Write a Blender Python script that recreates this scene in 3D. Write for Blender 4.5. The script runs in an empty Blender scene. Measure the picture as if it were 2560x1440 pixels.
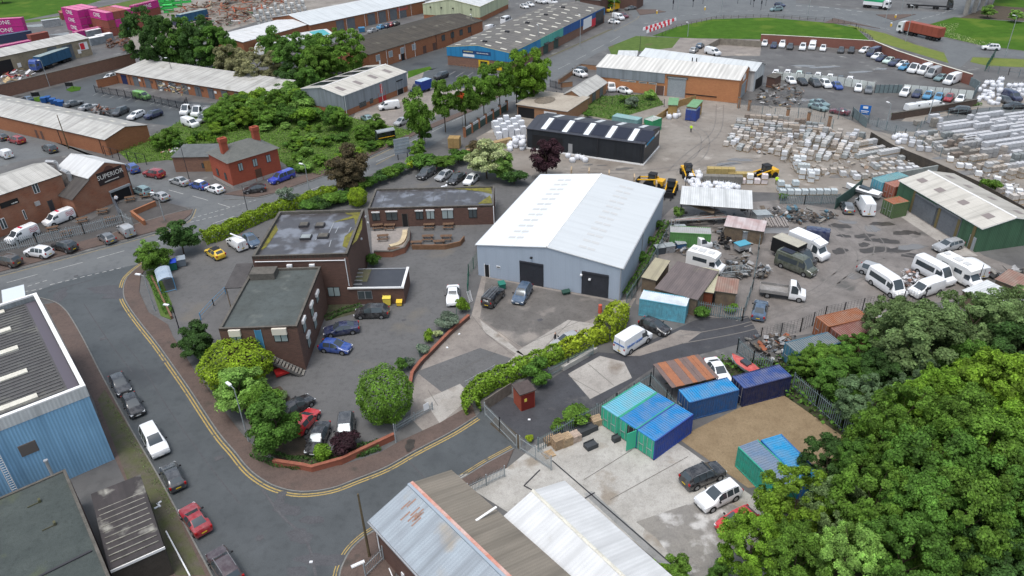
import bpy, bmesh, math, random
import numpy as np
from mathutils import Vector, Matrix
from math import radians as R, sin, cos, pi, hypot, atan2
S=bpy.context.scene; COL=S.collection
# ---------------- camera
F,PITCH,ROLL,CH=1860.,R(30.9),R(-1.8),54.
_fw=Vector((0,cos(PITCH),-sin(PITCH))); _r=Vector((1,0,0)); _u=_r.cross(_fw)
CR=_r*cos(ROLL)+_u*sin(ROLL); CU=-_r*sin(ROLL)+_u*cos(ROLL); CF=_fw; CO=Vector((0,0,CH))
cd=bpy.data.cameras.new('camera'); cam=bpy.data.objects.new('camera',cd); COL.objects.link(cam)
cd.sensor_width=36; cd.lens=F/2560*36; cd.clip_start=.5; cd.clip_end=5000
_m=Matrix((CR,CU,-CF)).transposed().to_4x4(); _m.translation=CO; cam.matrix_world=_m; S.camera=cam
# ---------------- light
w=bpy.data.worlds.new('World'); S.world=w; w.use_nodes=True
nt=w.node_tree; sky=nt.nodes.new('ShaderNodeTexSky'); sky.sky_type='NISHITA'; sky.sun_disc=False
sky.sun_elevation=R(73); sky.sun_rotation=R(215); sky.dust_density=4; sky.air_density=1
hs=nt.nodes.new('ShaderNodeHueSaturation'); hs.inputs['Saturation'].default_value=.7; hs.inputs['Hue'].default_value=.485
nt.links.new(sky.outputs[0],hs.inputs['Color']); bg=nt.nodes['Background']; nt.links.new(hs.outputs[0],bg.inputs[0]); bg.inputs[1].default_value=.15
sd=bpy.data.lights.new('sun','SUN'); sun=bpy.data.objects.new('sun',sd); COL.objects.link(sun)
sd.energy=1.1; sd.angle=R(24); sd.color=(.98,1,.985)
sun.rotation_euler=(R(17),0,R(-35))
S.view_settings.view_transform='Standard'; S.view_settings.look='None'; S.view_settings.gamma=1; S.view_settings.exposure=EXPOSURE if 'EXPOSURE' in globals() else .5
rnd=random.Random(7)
# ---------------- projection helpers: a picture point put on the plane z
def ray(x,y): return ((x-1280)/F)*CR-((y-720)/F)*CU+CF
def G(x,y,z=0.):
    d=ray(x,y); t=(z-CH)/d.z; return CO+d*t
def g2(x,y,z=0.): p=G(x,y,z); return (p.x,p.y)
# ---------------- materials
MC={}
def mat(name,c1,c2=None,kind='noise',sc=1.,streak=1.,rough=.8,metal=0.,bump=0.,per=.2,amt=.12,spec=.3,c3=None,sc3=.15,t3=.55,coord='pos',seam=0.):
    if name in MC: return MC[name]
    m=bpy.data.materials.new(name); m.use_nodes=True; MC[name]=m; N=m.node_tree.nodes; K=m.node_tree.links
    b=N['Principled BSDF']; b.inputs['Roughness'].default_value=rough; b.inputs['Metallic'].default_value=metal
    b.inputs['Specular IOR Level'].default_value=spec
    def nd(t,**k):
        n=N.new('ShaderNode'+t)
        for a,v in k.items(): setattr(n,a,v)
        return n
    if kind=='plain': b.inputs['Base Color'].default_value=(*c1,1); return m
    if kind=='obj': cs=nd('ObjectInfo').outputs['Color']
    else: cs=None
    if kind in('corr','brick') or coord=='uv': co=nd('UVMap').outputs[0]
    elif coord=='obj': co=nd('TexCoord').outputs['Object']
    else: co=nd('NewGeometry').outputs['Position']
    def noise(s,d=4,v=None):
        n=nd('TexNoise'); n.inputs['Scale'].default_value=s; n.inputs['Detail'].default_value=d; K.new(v or co,n.inputs['Vector']); return n.outputs['Fac']
    def ramp(f,a,bb):
        r=nd('MapRange'); r.inputs[1].default_value=a; r.inputs[2].default_value=bb; K.new(f,r.inputs[0]); return r.outputs[0]
    def mix(f,a,bb,t='MIX'):
        x=nd('Mix',data_type='RGBA',blend_type=t)
        if hasattr(f,'links'): K.new(f,x.inputs[0])
        else: x.inputs[0].default_value=f
        for i,v in((6,a),(7,bb)):
            if hasattr(v,'links'): K.new(v,x.inputs[i])
            else: x.inputs[i].default_value=(*v,1)
        return x.outputs[2]
    c2=c2 or tuple(v*.75 for v in c1)
    if cs is not None:
        f=ramp(noise(sc),.35,.65); col=mix(f,cs,mix(amt,cs,c2)); 
    elif kind=='brick':
        bt=nd('TexBrick'); K.new(co,bt.inputs['Vector']); bt.inputs['Scale'].default_value=1
        bt.inputs['Brick Width'].default_value=.45; bt.inputs['Row Height'].default_value=.15; bt.inputs['Mortar Size'].default_value=.012
        bt.inputs['Color1'].default_value=(*c1,1); bt.inputs['Color2'].default_value=(*c2,1); bt.inputs['Mortar'].default_value=(*[v*.8+.03 for v in c1],1)
        f=ramp(noise(.5),.3,.7); col=mix(mix(f,(.25,)*3,(.0,)*3),bt.outputs[0],c3 or tuple(v*.6 for v in c1))
    else:
        f=ramp(noise(sc,6),.32,.68); col=mix(f,c1,c2)
    if kind=='noise' and cs is None: col=mix(ramp(noise(sc*5,5),.5,.75),col,mix(.22,col,(0,0,0)))
    if kind!='brick' and c3:
        f=ramp(noise(sc3,5),t3,t3+.1); col=mix(f,col,c3)
    f=noise(18 if coord!='uv' else 9,2); col=mix(.22,col,mix(ramp(f,.3,.7),(.0,)*3,(1,)*3),'OVERLAY')
    h=None
    if kind=='corr':
        wv=nd('TexWave',bands_direction='X'); wv.inputs['Scale'].default_value=pi/(10*per)*1.0; K.new(co,wv.inputs['Vector'])
        col=mix(mix(wv.outputs['Fac'],(amt,)*3,(0,)*3),col,tuple(v*.35 for v in c1)); h=wv.outputs['Fac']
        mp=nd('Mapping'); mp.inputs['Scale'].default_value=(1.2,.07,1); K.new(co,mp.inputs[0])
        col=mix(ramp(noise(1.,4,mp.outputs[0]),.45,.8),col,tuple(v*(1-.4*streak) for v in c2))
        if seam:
            sx=nd('SeparateXYZ'); K.new(co,sx.inputs[0]); md=nd('Math',operation='MODULO'); K.new(sx.outputs[1],md.inputs[0]); md.inputs[1].default_value=seam
            lt=nd('Math',operation='LESS_THAN'); K.new(md.outputs[0],lt.inputs[0]); lt.inputs[1].default_value=.07
            ml=nd('Math',operation='MULTIPLY'); K.new(lt.outputs[0],ml.inputs[0]); ml.inputs[1].default_value=.4
            col=mix(ml.outputs[0],col,tuple(v*.4 for v in c1))
    K.new(col,b.inputs['Base Color'])
    if bump:
        bp=nd('Bump'); bp.inputs['Strength'].default_value=bump; bp.inputs['Distance'].default_value=.03
        K.new(h if h is not None else noise(12,4),bp.inputs['Height']); K.new(bp.outputs[0],b.inputs['Normal'])
    return m
def P(n,c,rough=.6,metal=0,spec=.3): return mat(n,c,kind='plain',rough=rough,metal=metal,spec=spec)
# ---------------- mesh builder
def tag(o,label=None,cat=None,group=None,kind=None):
    for k,v in(('label',label),('category',cat),('group',group),('kind',kind)):
        if v: o[k]=v
    return o
class MB:
    def __init__(s): s.v=[]; s.f=[]; s.m=[]
    def face(s,pts,m=0):
        i=len(s.v); s.v+= [tuple(p) for p in pts]; s.f.append(tuple(range(i,i+len(pts)))); s.m.append(m); return s
    def box(s,x0,y0,z0,x1,y1,z1,m=0,bottom=False):
        a=[(x0,y0,z0),(x1,y0,z0),(x1,y1,z0),(x0,y1,z0),(x0,y0,z1),(x1,y0,z1),(x1,y1,z1),(x0,y1,z1)]
        for f in((0,1,5,4),(1,2,6,5),(2,3,7,6),(3,0,4,7),(4,5,6,7))+(((3,2,1,0),) if bottom else ()): s.face([a[i] for i in f],m)
        return s
    def obox(s,c,d,m=0,rz=0,tilt=(0,0)):
        # box centred at c with size d turned by rz, tilted
        M=Matrix.Rotation(rz,4,'Z')@Matrix.Rotation(tilt[0],4,'X')@Matrix.Rotation(tilt[1],4,'Y')
        a=[Vector(c)+M@Vector((sx*d[0]/2,sy*d[1]/2,sz*d[2]/2)) for sz in(-1,1) for sx,sy in((-1,-1),(1,-1),(1,1),(-1,1))]
        for f in((0,1,5,4),(1,2,6,5),(2,3,7,6),(3,0,4,7),(4,5,6,7),(3,2,1,0)): s.face([a[i] for i in f],m)
        return s
    def bar(s,p,q,r,m=0,n=6,r2=None):
        p=Vector(p);q=Vector(q);d=(q-p)
        if d.length<1e-6: return s
        r2=r if r2 is None else r2
        d.normalize(); a=d.orthogonal().normalized(); b=d.cross(a)
        A=[p+(a*cos(t)+b*sin(t))*r for t in[2*pi*i/n for i in range(n)]]; B=[q+(a*cos(t)+b*sin(t))*r2 for t in[2*pi*i/n for i in range(n)]]
        for i in range(n): s.face([A[i],A[(i+1)%n],B[(i+1)%n],B[i]],m)
        s.face(B,m); s.face(A[::-1],m); return s
    def build(s,name,mats,parent=None,smooth=None,loc=None):
        me=bpy.data.meshes.new(name); me.from_pydata(s.v,[],s.f)
        if not isinstance(mats,(list,tuple)): mats=[mats]
        for m in mats: me.materials.append(m)
        if len(mats)>1: me.polygons.foreach_set('material_index',s.m)
        uv=me.uv_layers.new(name='UVMap'); out=[]
        for f in s.f:
            p=[s.v[i] for i in f]; a=Vector(p[1])-Vector(p[0]); b=Vector(p[2])-Vector(p[0]); n=a.cross(b)
            if n.length<1e-9: out+= [0,0]*len(f); continue
            n.normalize()
            if abs(n.z)>.995: u=a.normalized() if abs(n.z)<1 and a.length>0 else a.normalized()
            else: u=Vector((-n.y,n.x,0)).normalized()
            if u.length<.5: u=Vector((1,0,0))
            vv=n.cross(u)
            for q in p: q=Vector(q); out+=[q.dot(u),q.dot(vv)]
        uv.data.foreach_set('uv',out)
        if smooth:
            bm=bmesh.new(); bm.from_mesh(me); bmesh.ops.remove_doubles(bm,verts=bm.verts,dist=.0005); bm.to_mesh(me); bm.free()
            me.polygons.foreach_set('use_smooth',[True]*len(me.polygons)); me.set_sharp_from_angle(angle=R(smooth))
        o=bpy.data.objects.new(name,me); COL.objects.link(o); o.parent=parent
        if loc is not None: o.location=loc
        return o
def empty(name,loc,rz=0,label=None,cat=None,group=None,kind=None):
    o=bpy.data.objects.new(name,None); COL.objects.link(o); o.location=loc; o.rotation_euler=(0,0,rz); o.empty_display_size=.2
    return tag(o,label,cat,group,kind)
def copy(o,parent=None):
    c=o.copy(); COL.objects.link(c); c.parent=parent
    for ch in KIDS.get(o.name,[]): copy_reg(ch,c)
    return c
KIDS={}
def reg(o): # remember the children of a prototype
    KIDS[o.name]=[c for c in bpy.data.objects if c.parent==o]
    for c in KIDS[o.name]: reg(c)
def copy_reg(ch,c):
    d=ch.copy(); COL.objects.link(d); d.parent=c; d.matrix_parent_inverse=ch.matrix_parent_inverse
    for g in KIDS.get(ch.name,[]): copy_reg(g,d)
def first_or_copy(store,key,make):
    if key not in store: store[key]=make(); reg(store[key]); return store[key]
    return copy(store[key])
def text(body,size,m,parent,loc,rot,name='lettering',ext=.01,sx=1.,align='CENTER'):
    c=bpy.data.curves.new(name,'FONT'); c.body=body; c.size=size; c.align_x=align; c.align_y='CENTER'; c.extrude=ext; c.resolution_u=2
    t=bpy.data.objects.new('tmp',c); me=bpy.data.meshes.new_from_object(t); bpy.data.objects.remove(t)
    me.materials.clear(); me.materials.append(m); o=bpy.data.objects.new(name,me); COL.objects.link(o); o.parent=parent; o.location=loc; o.rotation_euler=rot; o.scale=(sx,1,1)
    return o
# ---------------- colours
ASPH=mat('asphalt',(.078,.086,.09),(.06,.067,.07),sc=.25,rough=.55,c3=(.042,.046,.05),sc3=.09,t3=.56,spec=.4)
ASPHD=mat('asphalt_dark',(0.062,0.064,0.070),(0.048,0.048,0.053),sc=.5,rough=.6,c3=(0.112,0.110,0.106),sc3=.3,t3=.6)
ASPHL=mat('asphalt_light',(.136,.143,.144),(.114,.120,.123),sc=.2,rough=.6,c3=(.081,.085,.091),sc3=.07,t3=.58)
CARPK=mat('car_park_asphalt',(.122,.121,.121),(.102,.102,.102),sc=.3,rough=.75,c3=(.137,.126,.110),sc3=.12,t3=.6)
WORN=mat('worn_ground',(.132,.130,.126),(.087,.084,.083),sc=.18,rough=.6,c3=(.229,.228,.215),sc3=.25,t3=.62)
YARD=mat('yard_dirt',(.265,.242,.213),(.186,.163,.140),sc=.15,rough=.7,c3=(.353,.326,.291),sc3=.2,t3=.62)
MUD=mat('scrap_ground',(.220,.200,.185),(.144,.130,.119),sc=.3,rough=.5,c3=(.101,.096,.088),sc3=.22,t3=.58)
CONC=mat('concrete',(.37,.35,.32),(.29,.27,.245),sc=.3,rough=.8,c3=(.2,.17,.14),sc3=.2,t3=.62)
CONCL=mat('concrete_light',(.423,.409,.378),(.322,.308,.279),sc=.35,rough=.7,c3=(.248,.216,.176),sc3=.28,t3=.58)
CONCB=mat('concrete_brown',(.263,.236,.210),(.189,.168,.152),sc=.35,rough=.75,c3=(.336,.294,.252),sc3=.2,t3=.6)
PAVE=mat('pavement_brick',(.121,.086,.072),(.096,.071,.061),sc=.5,rough=.8,c3=(.063,.054,.046),sc3=.35,t3=.62)
MOSSP=mat('mossy_pavement',(.104,.090,.072),(.081,.090,.036),sc=.8,rough=.9)
KERB=mat('kerb_stone',(.2,.2,.19),(.15,.15,.14),sc=2,rough=.8)
GRASS=mat('grass',(.058,.128,.014),(.041,.098,.010),sc=.35,rough=.95,c3=(.087,.143,.020),sc3=.1,t3=.55,spec=.1)
GRASSD=mat('rough_grass',(.1,.15,.04),(.07,.115,.03),sc=.6,rough=.95,c3=(.11,.1,.05),sc3=.2,t3=.6,spec=.1)
VERGE=mat('verge',(.16,.19,.05),(.12,.16,.04),sc=.4,rough=.95,spec=.1)
SOIL=mat('soil',(.09,.07,.05),(.06,.05,.035),sc=1,rough=.95)
GRAV=mat('tan_gravel',(.251,.189,.115),(.205,.150,.089),sc=.6,rough=.95,c3=(.152,.115,.069),sc3=.3,t3=.66)
YEL=mat('yellow_line',(.42,.3,.09),(.3,.225,.1),sc=3,rough=.8,c3=(.15,.13,.09),sc3=1.2,t3=.58)
WHT=mat('white_line',(.52,.52,.5),(.34,.34,.33),sc=3,rough=.8)
# ---------------- ground sheets
def sheet(name,pts,m,lv,px=True,slab=0.,kind='structure',label=None,cat=None):
    P2=[g2(*p) for p in pts] if px else pts
    z=.004*lv+slab
    bm=bmesh.new(); vs=[bm.verts.new((x,y,z)) for x,y in P2]; f=bm.faces.new(vs); 
    bmesh.ops.recalc_face_normals(bm,faces=bm.faces[:])
    if f.normal.z<0: f.normal_flip()
    if slab:
        n=len(P2)
        lo=[bm.verts.new((x,y,-.05)) for x,y in P2]
        for i in range(n): bm.faces.new((vs[i],vs[(i+1)%n],lo[(i+1)%n],lo[i]))
    bmesh.ops.triangulate(bm,faces=[g for g in bm.faces if len(g.verts)>4])
    me=bpy.data.meshes.new(name); bm.to_mesh(me); bm.free(); me.materials.append(m); me.uv_layers.new(name='UVMap')
    o=bpy.data.objects.new(name,me); COL.objects.link(o); return tag(o,label,cat,kind=kind)
def catmull(P2,n=4):
    if len(P2)<3: return P2
    Q=[P2[0]]+list(P2)+[P2[-1]]; o=[]
    for i in range(1,len(Q)-2):
        a,b,c,d=[Vector(q) for q in Q[i-1:i+3]]
        for k in range(n):
            t=k/n; o.append(tuple(.5*((2*b)+(c-a)*t+(2*a-5*b+4*c-d)*t*t+(3*b-a-3*c+d)*t**3)))
    o.append(tuple(Q[-2])); return o
def offs(P2,d):
    o=[]
    for i,p in enumerate(P2):
        a=Vector(P2[max(i-1,0)]);b=Vector(P2[min(i+1,len(P2)-1)]);t=(b-a).normalized(); o.append((p[0]-t.y*d,p[1]+t.x*d))
    return o
def ribbon(mb,P2,w,z,d=0.,h=0.,m=0):
    A=offs(P2,d-w/2);B=offs(P2,d+w/2)
    for i in range(len(P2)-1):
        mb.face([(*A[i],z),(*A[i+1],z),(*B[i+1],z),(*B[i],z)],m)
        if h:
            mb.face([(*A[i],z-h),(*A[i+1],z-h),(*A[i+1],z),(*A[i],z)],m); mb.face([(*B[i+1],z-h),(*B[i],z-h),(*B[i],z),(*B[i+1],z)],m)
def dash(mb,pts,w,z,on,off):
    for i in range(len(pts)-1):
        a=Vector(pts[i]);b=Vector(pts[i+1]);L=(b-a).length;d=(b-a)/L;t=0
        while t<L: ribbon(mb,[tuple(a+d*t),tuple(a+d*min(t+on,L))],w,z); t+=on+off
def W2(pts): return [g2(*p) for p in pts]
# ================ GROUND
sheet('ground',[(-900,-60),(900,-60),(900,1500),(-900,1500)],WORN,0,px=False)
KR=[(362,657),(332,680),(314,702),(309,735),(321,765),(355,812),(395,862),(440,925),(475,975),(545,1080),(587,1130),(615,1165),(645,1192),(690,1217),(752,1230),(827,1222),(890,1199),(965,1169),(1040,1127),(1130,1080),(1190,1042)]
KL=[(62,740),(105,746),(140,757),(160,772),(176,792),(207,845),(240,910),(265,958),(325,1068),(390,1180),(440,1272),(478,1342),(530,1440),(570,1520)]
KB=[(845,1520),(849,1440),(862,1402),(880,1373),(910,1345),(945,1322),(1040,1260),(1147,1202),(1215,1160),(1285,1122)]
sheet('main_road',[(-300,765),(0,687),(200,634),(395,581),(457,557),(475,545),(485,522),(560,500),(640,495),(685,485),(800,445),(925,393),(1060,330),(1180,280),(1280,228),(1365,149),(1430,121),(1532,74),(1585,47),(1608,92),(1575,100),(1495,132),(1440,164),(1375,207),(1275,255),(1150,322),(1060,375),(1000,403),(960,420),(900,449),(830,480),(700,530),(590,577),(500,605),(400,640),(362,657),(300,700),(62,740),(-60,760),(-300,850)],ASPHL,1)
sheet('side_road',KR+[(1215,1010),(1310,1115)]+KB[::-1]+KL[::-1]+[(60,738),(200,690)],ASPH,2)
sheet('side_street',[(640,497),(567,487),(400,447),(325,430),(200,372),(60,325),(-90,290),(-90,440),(60,400),(200,385),(262,398),(340,470),(420,507),(487,522),(520,515)],ASPHL,3)
sheet('estate_road',[(-40,262),(120,222),(330,165),(345,178),(240,205),(238,222),(290,240),(660,268),(560,330),(470,320),(300,300),(60,240),(-40,250)],ASPH,1)
sheet('far_road',[(930,172),(1120,120),(1270,80),(1330,60),(1200,100),(1130,140),(1110,170),(1010,185)],ASPH,2)
sheet('ring_road',[(1585,47),(1560,10),(1500,-20),(1990,-25),(1990,8),(2050,15),(2160,26),(2360,30),(2400,-25),(2520,-30),(2440,20),(2385,40),(2320,60),(2290,72),(2330,90),(2440,114),(2560,130),(2700,150),(2700,170),(2560,146),(2430,142),(2400,170),(2365,160),(2362,129),(2290,108),(2215,79),(2145,64),(2080,52),(1980,41),(1920,39),(1850,39),(1780,42),(1695,53),(1640,73),(1608,92)],ASPHL,2)
sheet('grass',[(1630,90),(1695,66),(1780,48),(1920,44),(2080,58),(2140,70),(2175,102),(1930,88),(1903,98),(1740,96)],GRASS,3)
sheet('grass',[(2110,60),(2215,84),(2290,112),(2360,132),(2372,158),(2450,182),(2300,136),(2190,103),(2170,85)],VERGE,3)
sheet('grass',[(2320,62),(2385,43),(2560,55),(2700,65),(2700,142),(2560,127),(2452,113),(2360,92),(2340,80)],GRASS,3)
sheet('grass',[(2432,143),(2560,148),(2700,160),(2700,190),(2560,168),(2470,165),(2425,155)],VERGE,3)
sheet('grass',[(2560,-20),(2750,-10),(2700,30),(2560,22),(2480,15),(2500,-25)],GRASS,3)
sheet('soil',[(2400,45),(2480,14),(2700,28),(2700,60),(2560,52)],SOIL,4)
sheet('path',[(2190,37),(2290,36),(2235,52)],PAVE,4,slab=.1)
sheet('path',[(2060,58),(2130,60),(2200,72),(2140,58),(2085,46)],PAVE,4,slab=.1)
sheet('path',[(1590,24),(1640,24),(1665,30),(1600,38)],PAVE,4,slab=.1)
sheet('grass',[(-500,-60),(300,-60),(255,0),(150,32),(60,50),(0,50),(-300,100)],GRASS,2)
sheet('grass',[(150,40),(60,52),(40,60),(150,48),(400,12),(375,-10)],GRASSD,3)
sheet('yard_ground',[(520,-30),(1100,-30),(1060,0),(640,55),(560,80),(330,130),(320,90),(330,40)],YARD,1)
sheet('yard_ground',[(1190,345),(1300,285),(1480,262),(1580,235),(1760,246),(1850,262),(2060,272),(2180,325),(2330,360),(2700,620),(2560,575),(2240,490),(1950,482),(1700,475),(1500,445),(1330,440),(1240,405)],YARD,2)
sheet('yard_ground',[(2230,320),(2290,275),(2400,255),(2700,215),(2700,600),(2560,520),(2400,420)],YARD,3)
sheet('lane',[(2170,300),(2300,305),(2450,270),(2600,262),(2600,285),(2450,300),(2290,330),(2180,325)],ASPHL,4)
sheet('rough_grass',[(1440,235),(1520,240),(1640,235),(1660,262),(1530,300),(1450,285)],GRASSD,4)
sheet('rough_grass',[(1520,118),(1590,90),(1700,95),(1680,120),(1600,128),(1530,140)],GRASSD,4)
sheet('forecourt',[(1590,92),(1740,96),(1905,100),(1900,140),(1760,140),(1600,125),(1650,105)],CONCB,3)
sheet('car_park',[(1905,100),(2175,107),(2240,125),(2500,195),(2450,225),(2200,200),(1930,165)],WORN,3)
sheet('car_park',[(1905,170),(2180,215),(2440,240),(2440,262),(2260,282),(2190,310),(2060,270),(1900,255)],WORN,3)
sheet('car_park',[(930,200),(1120,165),(1290,180),(1330,160),(1370,150),(1200,245),(1050,305),(985,318),(880,300)],CONCB,2)
sheet('car_park',[(1060,180),(1130,160),(1290,180),(1290,200),(1130,225),(1050,210)],ASPH,3)
sheet('verge',[(1020,178),(1075,166),(1080,172),(1020,196)],GRASS,4)
sheet('roadside_verge',[(1290,190),(1375,140),(1520,75),(1535,72),(1365,147),(1300,200)],mat('moss_verge',(.14,.13,.08),(.1,.1,.06),sc=1),4)
SCR=[(372,345),(530,262),(720,220),(860,290),(985,318),(1040,330),(925,388),(800,440),(745,430),(695,400),(640,420),(420,400),(330,410),(290,375)]
sheet('rough_grass',SCR,GRASSD,4)
sheet('car_park',[(372,690),(350,700),(345,730),(400,800),(435,845),(480,915),(560,1020),(640,1120),(700,1150),(780,1165),(900,1150),(990,1100),(1024,1040),(1032,950),(1080,862),(1175,778),(1163,700),(1192,612),(1330,485),(1325,460),(1180,395),(1020,410),(930,455),(830,492),(700,535),(500,612)],CARPK,3)
INR=[(372,662),(352,690),(348,730),(372,782),(420,812),(432,840),(485,925),(560,1028),(600,1080),(650,1135),(700,1160),(780,1175),(860,1163),(950,1133),(1000,1104),(1100,1058),(1180,1012)]
sheet('pavement',KR+INR[::-1],PAVE,3,slab=.08)
sheet('pavement',[(142,757)]+KL[3:]+[(470,1520),(415,1440),(330,1240),(262,1090),(236,1005),(130,795),(112,762)],PAVE,3,slab=.08)
sheet('mossy_pavement',[(245,1000),(262,975),(332,1085),(400,1200),(515,1440),(440,1440),(330,1230)],MOSSP,5,slab=.08)
sheet('pavement',[(-300,760),(0,680),(200,628),(395,576),(457,552),(478,535),(482,524),(420,536),(335,562),(280,585),(200,605),(0,665),(-200,720)],PAVE,4,slab=.08)
sheet('forecourt',[(0,585),(125,545),(210,560),(300,505),(395,500),(475,522),(335,562),(280,585),(0,660)],mat('forecourt_asphalt',(.085,.08,.077),(.06,.057,.055),sc=.4),4)
sheet('pavement',[(560,486),(640,493),(690,482),(800,442),(925,390),(1060,327),(1060,318),(925,378),(800,428),(680,460),(590,478)],PAVE,4,slab=.08)
sheet('pavement',[(1180,278),(1280,225),(1280,215),(1180,268),(1060,318),(1060,329)],PAVE,4,slab=.06)
sheet('pavement',KB+[(1265,1170),(1130,1240),(1000,1400),(960,1520)],PAVE,4,slab=.08)
sheet('concrete_drive',[(1178,790),(1205,690),(1545,752),(1590,745),(1560,800),(1480,850),(1330,905),(1215,965),(1170,1000),(1160,1022),(1060,1080),(1026,1045),(1034,955),(1085,865)],CONCB,5)
sheet('drive_patch',[(1215,695),(1540,756),(1500,790),(1400,830),(1305,868),(1200,795)],mat('stained_forecourt',(.15,.14,.13),(.1,.093,.086),sc=.35,rough=.6,c3=(.25,.225,.2),sc3=.2,t3=.56),6)
sheet('drive_patch',[(1040,930),(1200,870),(1290,900),(1240,945),(1110,985)],CARPK,6)
sheet('drive_patch',[(1200,800),(1240,830),(1330,905),(1210,965),(1290,885),(1210,830)],CONC,7)
sheet('drive_patch',[(1060,1000),(1150,960),(1180,990),(1100,1060)],CONC,7)
sheet('drive_patch',[(1290,880),(1420,800),(1500,812),(1470,850),(1330,900)],CONC,7)
sheet('lane',[(1215,1010),(1262,990),(1300,1000),(1420,920),(1480,880),(1560,885),(1650,840),(1740,800),(1870,790),(1900,840),(1850,860),(1640,915),(1500,1010),(1310,1115)],ASPHD,5)
sheet('concrete_slab',[(1420,935),(1500,890),(1560,905),(1580,945),(1475,998)],CONC,6)
sheet('gravel',[(1560,890),(1650,850),(1700,825),(1755,830),(1720,855),(1600,890)],CONCB,6)
sheet('scrapyard_ground',[(1600,600),(1680,520),(1950,500),(2180,540),(2250,480),(2460,640),(2600,690),(2560,740),(2300,760),(2050,830),(1870,860),(1850,800),(1640,780),(1590,760)],MUD,4)
sheet('apron',[(2245,538),(2275,533),(2445,640),(2400,640)],CONC,5)
sheet('gravel_yard',[(1700,1100),(1735,1075),(1940,975),(2120,1100),(2060,1200),(1870,1220)],GRAV,6)
sheet('concrete_yard',[(1265,1172),(1330,1120),(1500,1040),(1620,1060),(1720,1125),(1880,1240),(2000,1340),(1900,1480),(1700,1500),(1655,1413),(1410,1207),(1300,1300),(1127,1190)],CONCL,5)
sheet('wet_concrete',[(1590,1305),(1780,1240),(1900,1290),(1960,1400),(1750,1480),(1640,1345)],mat('wet_concrete_mix',(.24,.225,.2),(.2,.19,.175),sc=.3,rough=.5,c3=(.45,.44,.42),sc3=.45,t3=.54),6)
sheet('concrete_gutter',[(1460,1235),(1480,1228),(1700,1430),(1720,1460),(1660,1420)],mat('wet_concrete',(.3,.3,.29),(.22,.22,.21),sc=.3,rough=.4),6)
sheet('patio',[(928,578),(1023,568),(1022,612),(1000,630),(930,632)],mat('patio_slabs',(.3,.27,.25),(.24,.22,.2),sc=2),5)
sheet('patio',[(1028,568),(1160,560),(1168,600),(1110,618),(1028,615)],CARPK,5)
sheet('soil',[(1240,1040),(1310,1100),(1300,1125),(1225,1060)],SOIL,6)
sheet('planting_bed',[(818,760),(876,757),(895,768),(885,785),(815,803),(806,790)],mat('weedy_soil',(.07,.08,.04),(.05,.045,.03),sc=1.5),5)
sheet('planting_bed',[(365,680),(392,672),(430,760),(428,800),(402,790)],GRASSD,5,slab=.06)
sheet('planting_bed',[(600,1000),(700,965),(730,1000),(770,1120),(860,1130),(985,1085),(950,1120),(860,1150),(780,1165),(700,1150),(650,1125)],SOIL,6)
sheet('wood_floor',[(1660,960),(1780,900),(1990,900),(2300,800),(2700,760),(2900,1500),(1800,1600),(1700,1500),(1960,1300),(2110,1100),(1940,975)],mat('wood_soil',(.05,.05,.025),(.035,.04,.02),sc=.5),3)
sheet('lane',[(2480,1490),(2540,1425),(2700,1380),(2700,1560)],ASPHD,5)
# kerbs and markings
mb=MB()
for k in(KR,KL,KB): ribbon(mb,catmull(W2(k)),.14,.105,0,.13)
for k in([(-300,765),(0,687),(200,634),(395,581),(457,557),(475,545),(485,522)],[(560,500),(640,495),(685,485),(800,445),(925,393),(1060,330)],[(475,522),(335,562),(280,585)]): ribbon(mb,catmull(W2(k)),.14,.115,0,.13)
tag(mb.build('kerb',KERB),kind='structure')
mb=MB()
c=catmull(W2(KR)); ribbon(mb,c,.15,.02,-.3);ribbon(mb,c,.15,.02,-.6)
c=catmull(W2(KB)); ribbon(mb,c,.11,.02,-.32) if 0 else None; ribbon(mb,c,.1,.02,.32);ribbon(mb,c,.1,.02,.55)
c=catmull(W2([(-300,768),(0,690),(200,637),(395,584),(460,559),(478,546),(488,523)])); ribbon(mb,c,.1,.02,-.15); 
ribbon(mb,W2([(925,397),(1000,362)]),.12,.02); ribbon(mb,W2([(940,412),(985,388),(1000,382)]),.1,.02)
ribbon(mb,catmull(W2([(1535,78),(1588,50),(1598,40)])),.12,.02)
tag(mb.build('yellow_lines',YEL),kind='structure')
mb=MB()
for a,b in(((17,707),(94,686)),((133,676),(207,656)),((243,646),(311,627)),((368,611),(400,602)),((532,559),(586,541)),((613,552),(640,540)),((763,479),(808,464)),((422,475),(458,485)),((481,490),(520,501)),((545,509),(575,518)),((870,440),(905,425)),((940,404),(990,385)),((1010,362),(1050,344)),((1080,330),(1108,316)),((1130,304),(1160,290)),((1395,173),(1425,158)),((1440,150),(1465,137)),((1480,128),(1510,112)),((1525,105),(1550,90))):
    ribbon(mb,W2([a,b]),.12,.02)
for a,b in(((50,722),(120,700)),((40,733),(105,722)),((125,712),(310,668)),((480,546),(640,500)),((475,556),(560,536))):
    dash(mb,W2([a,b]),.14,.022,.6,.4)
dash(mb,W2([(1610,60),(1700,40),(1800,30),(1920,25),(2060,27),(2160,40)]),.2,.02,2,3)
dash(mb,W2([(1920,32),(2000,33),(2100,43),(2215,72),(2300,97)]),.15,.02,2,4)
dash(mb,W2([(1990,14),(2060,18),(2160,30)]),.5,.02,2,2)
dash(mb,W2([(2285,52),(2340,38),(2390,22)]),.2,.02,3,1.5)
for i in range(6):
    x=232+i*21; ribbon(mb,W2([(x+20,229+i*3.2),(x,239+i*3.2)]),.1,.02)
for i in range(5):
    x=375+i*16; ribbon(mb,W2([(x+20,252+i*3),(x,262+i*3)]),.1,.02)
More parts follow.
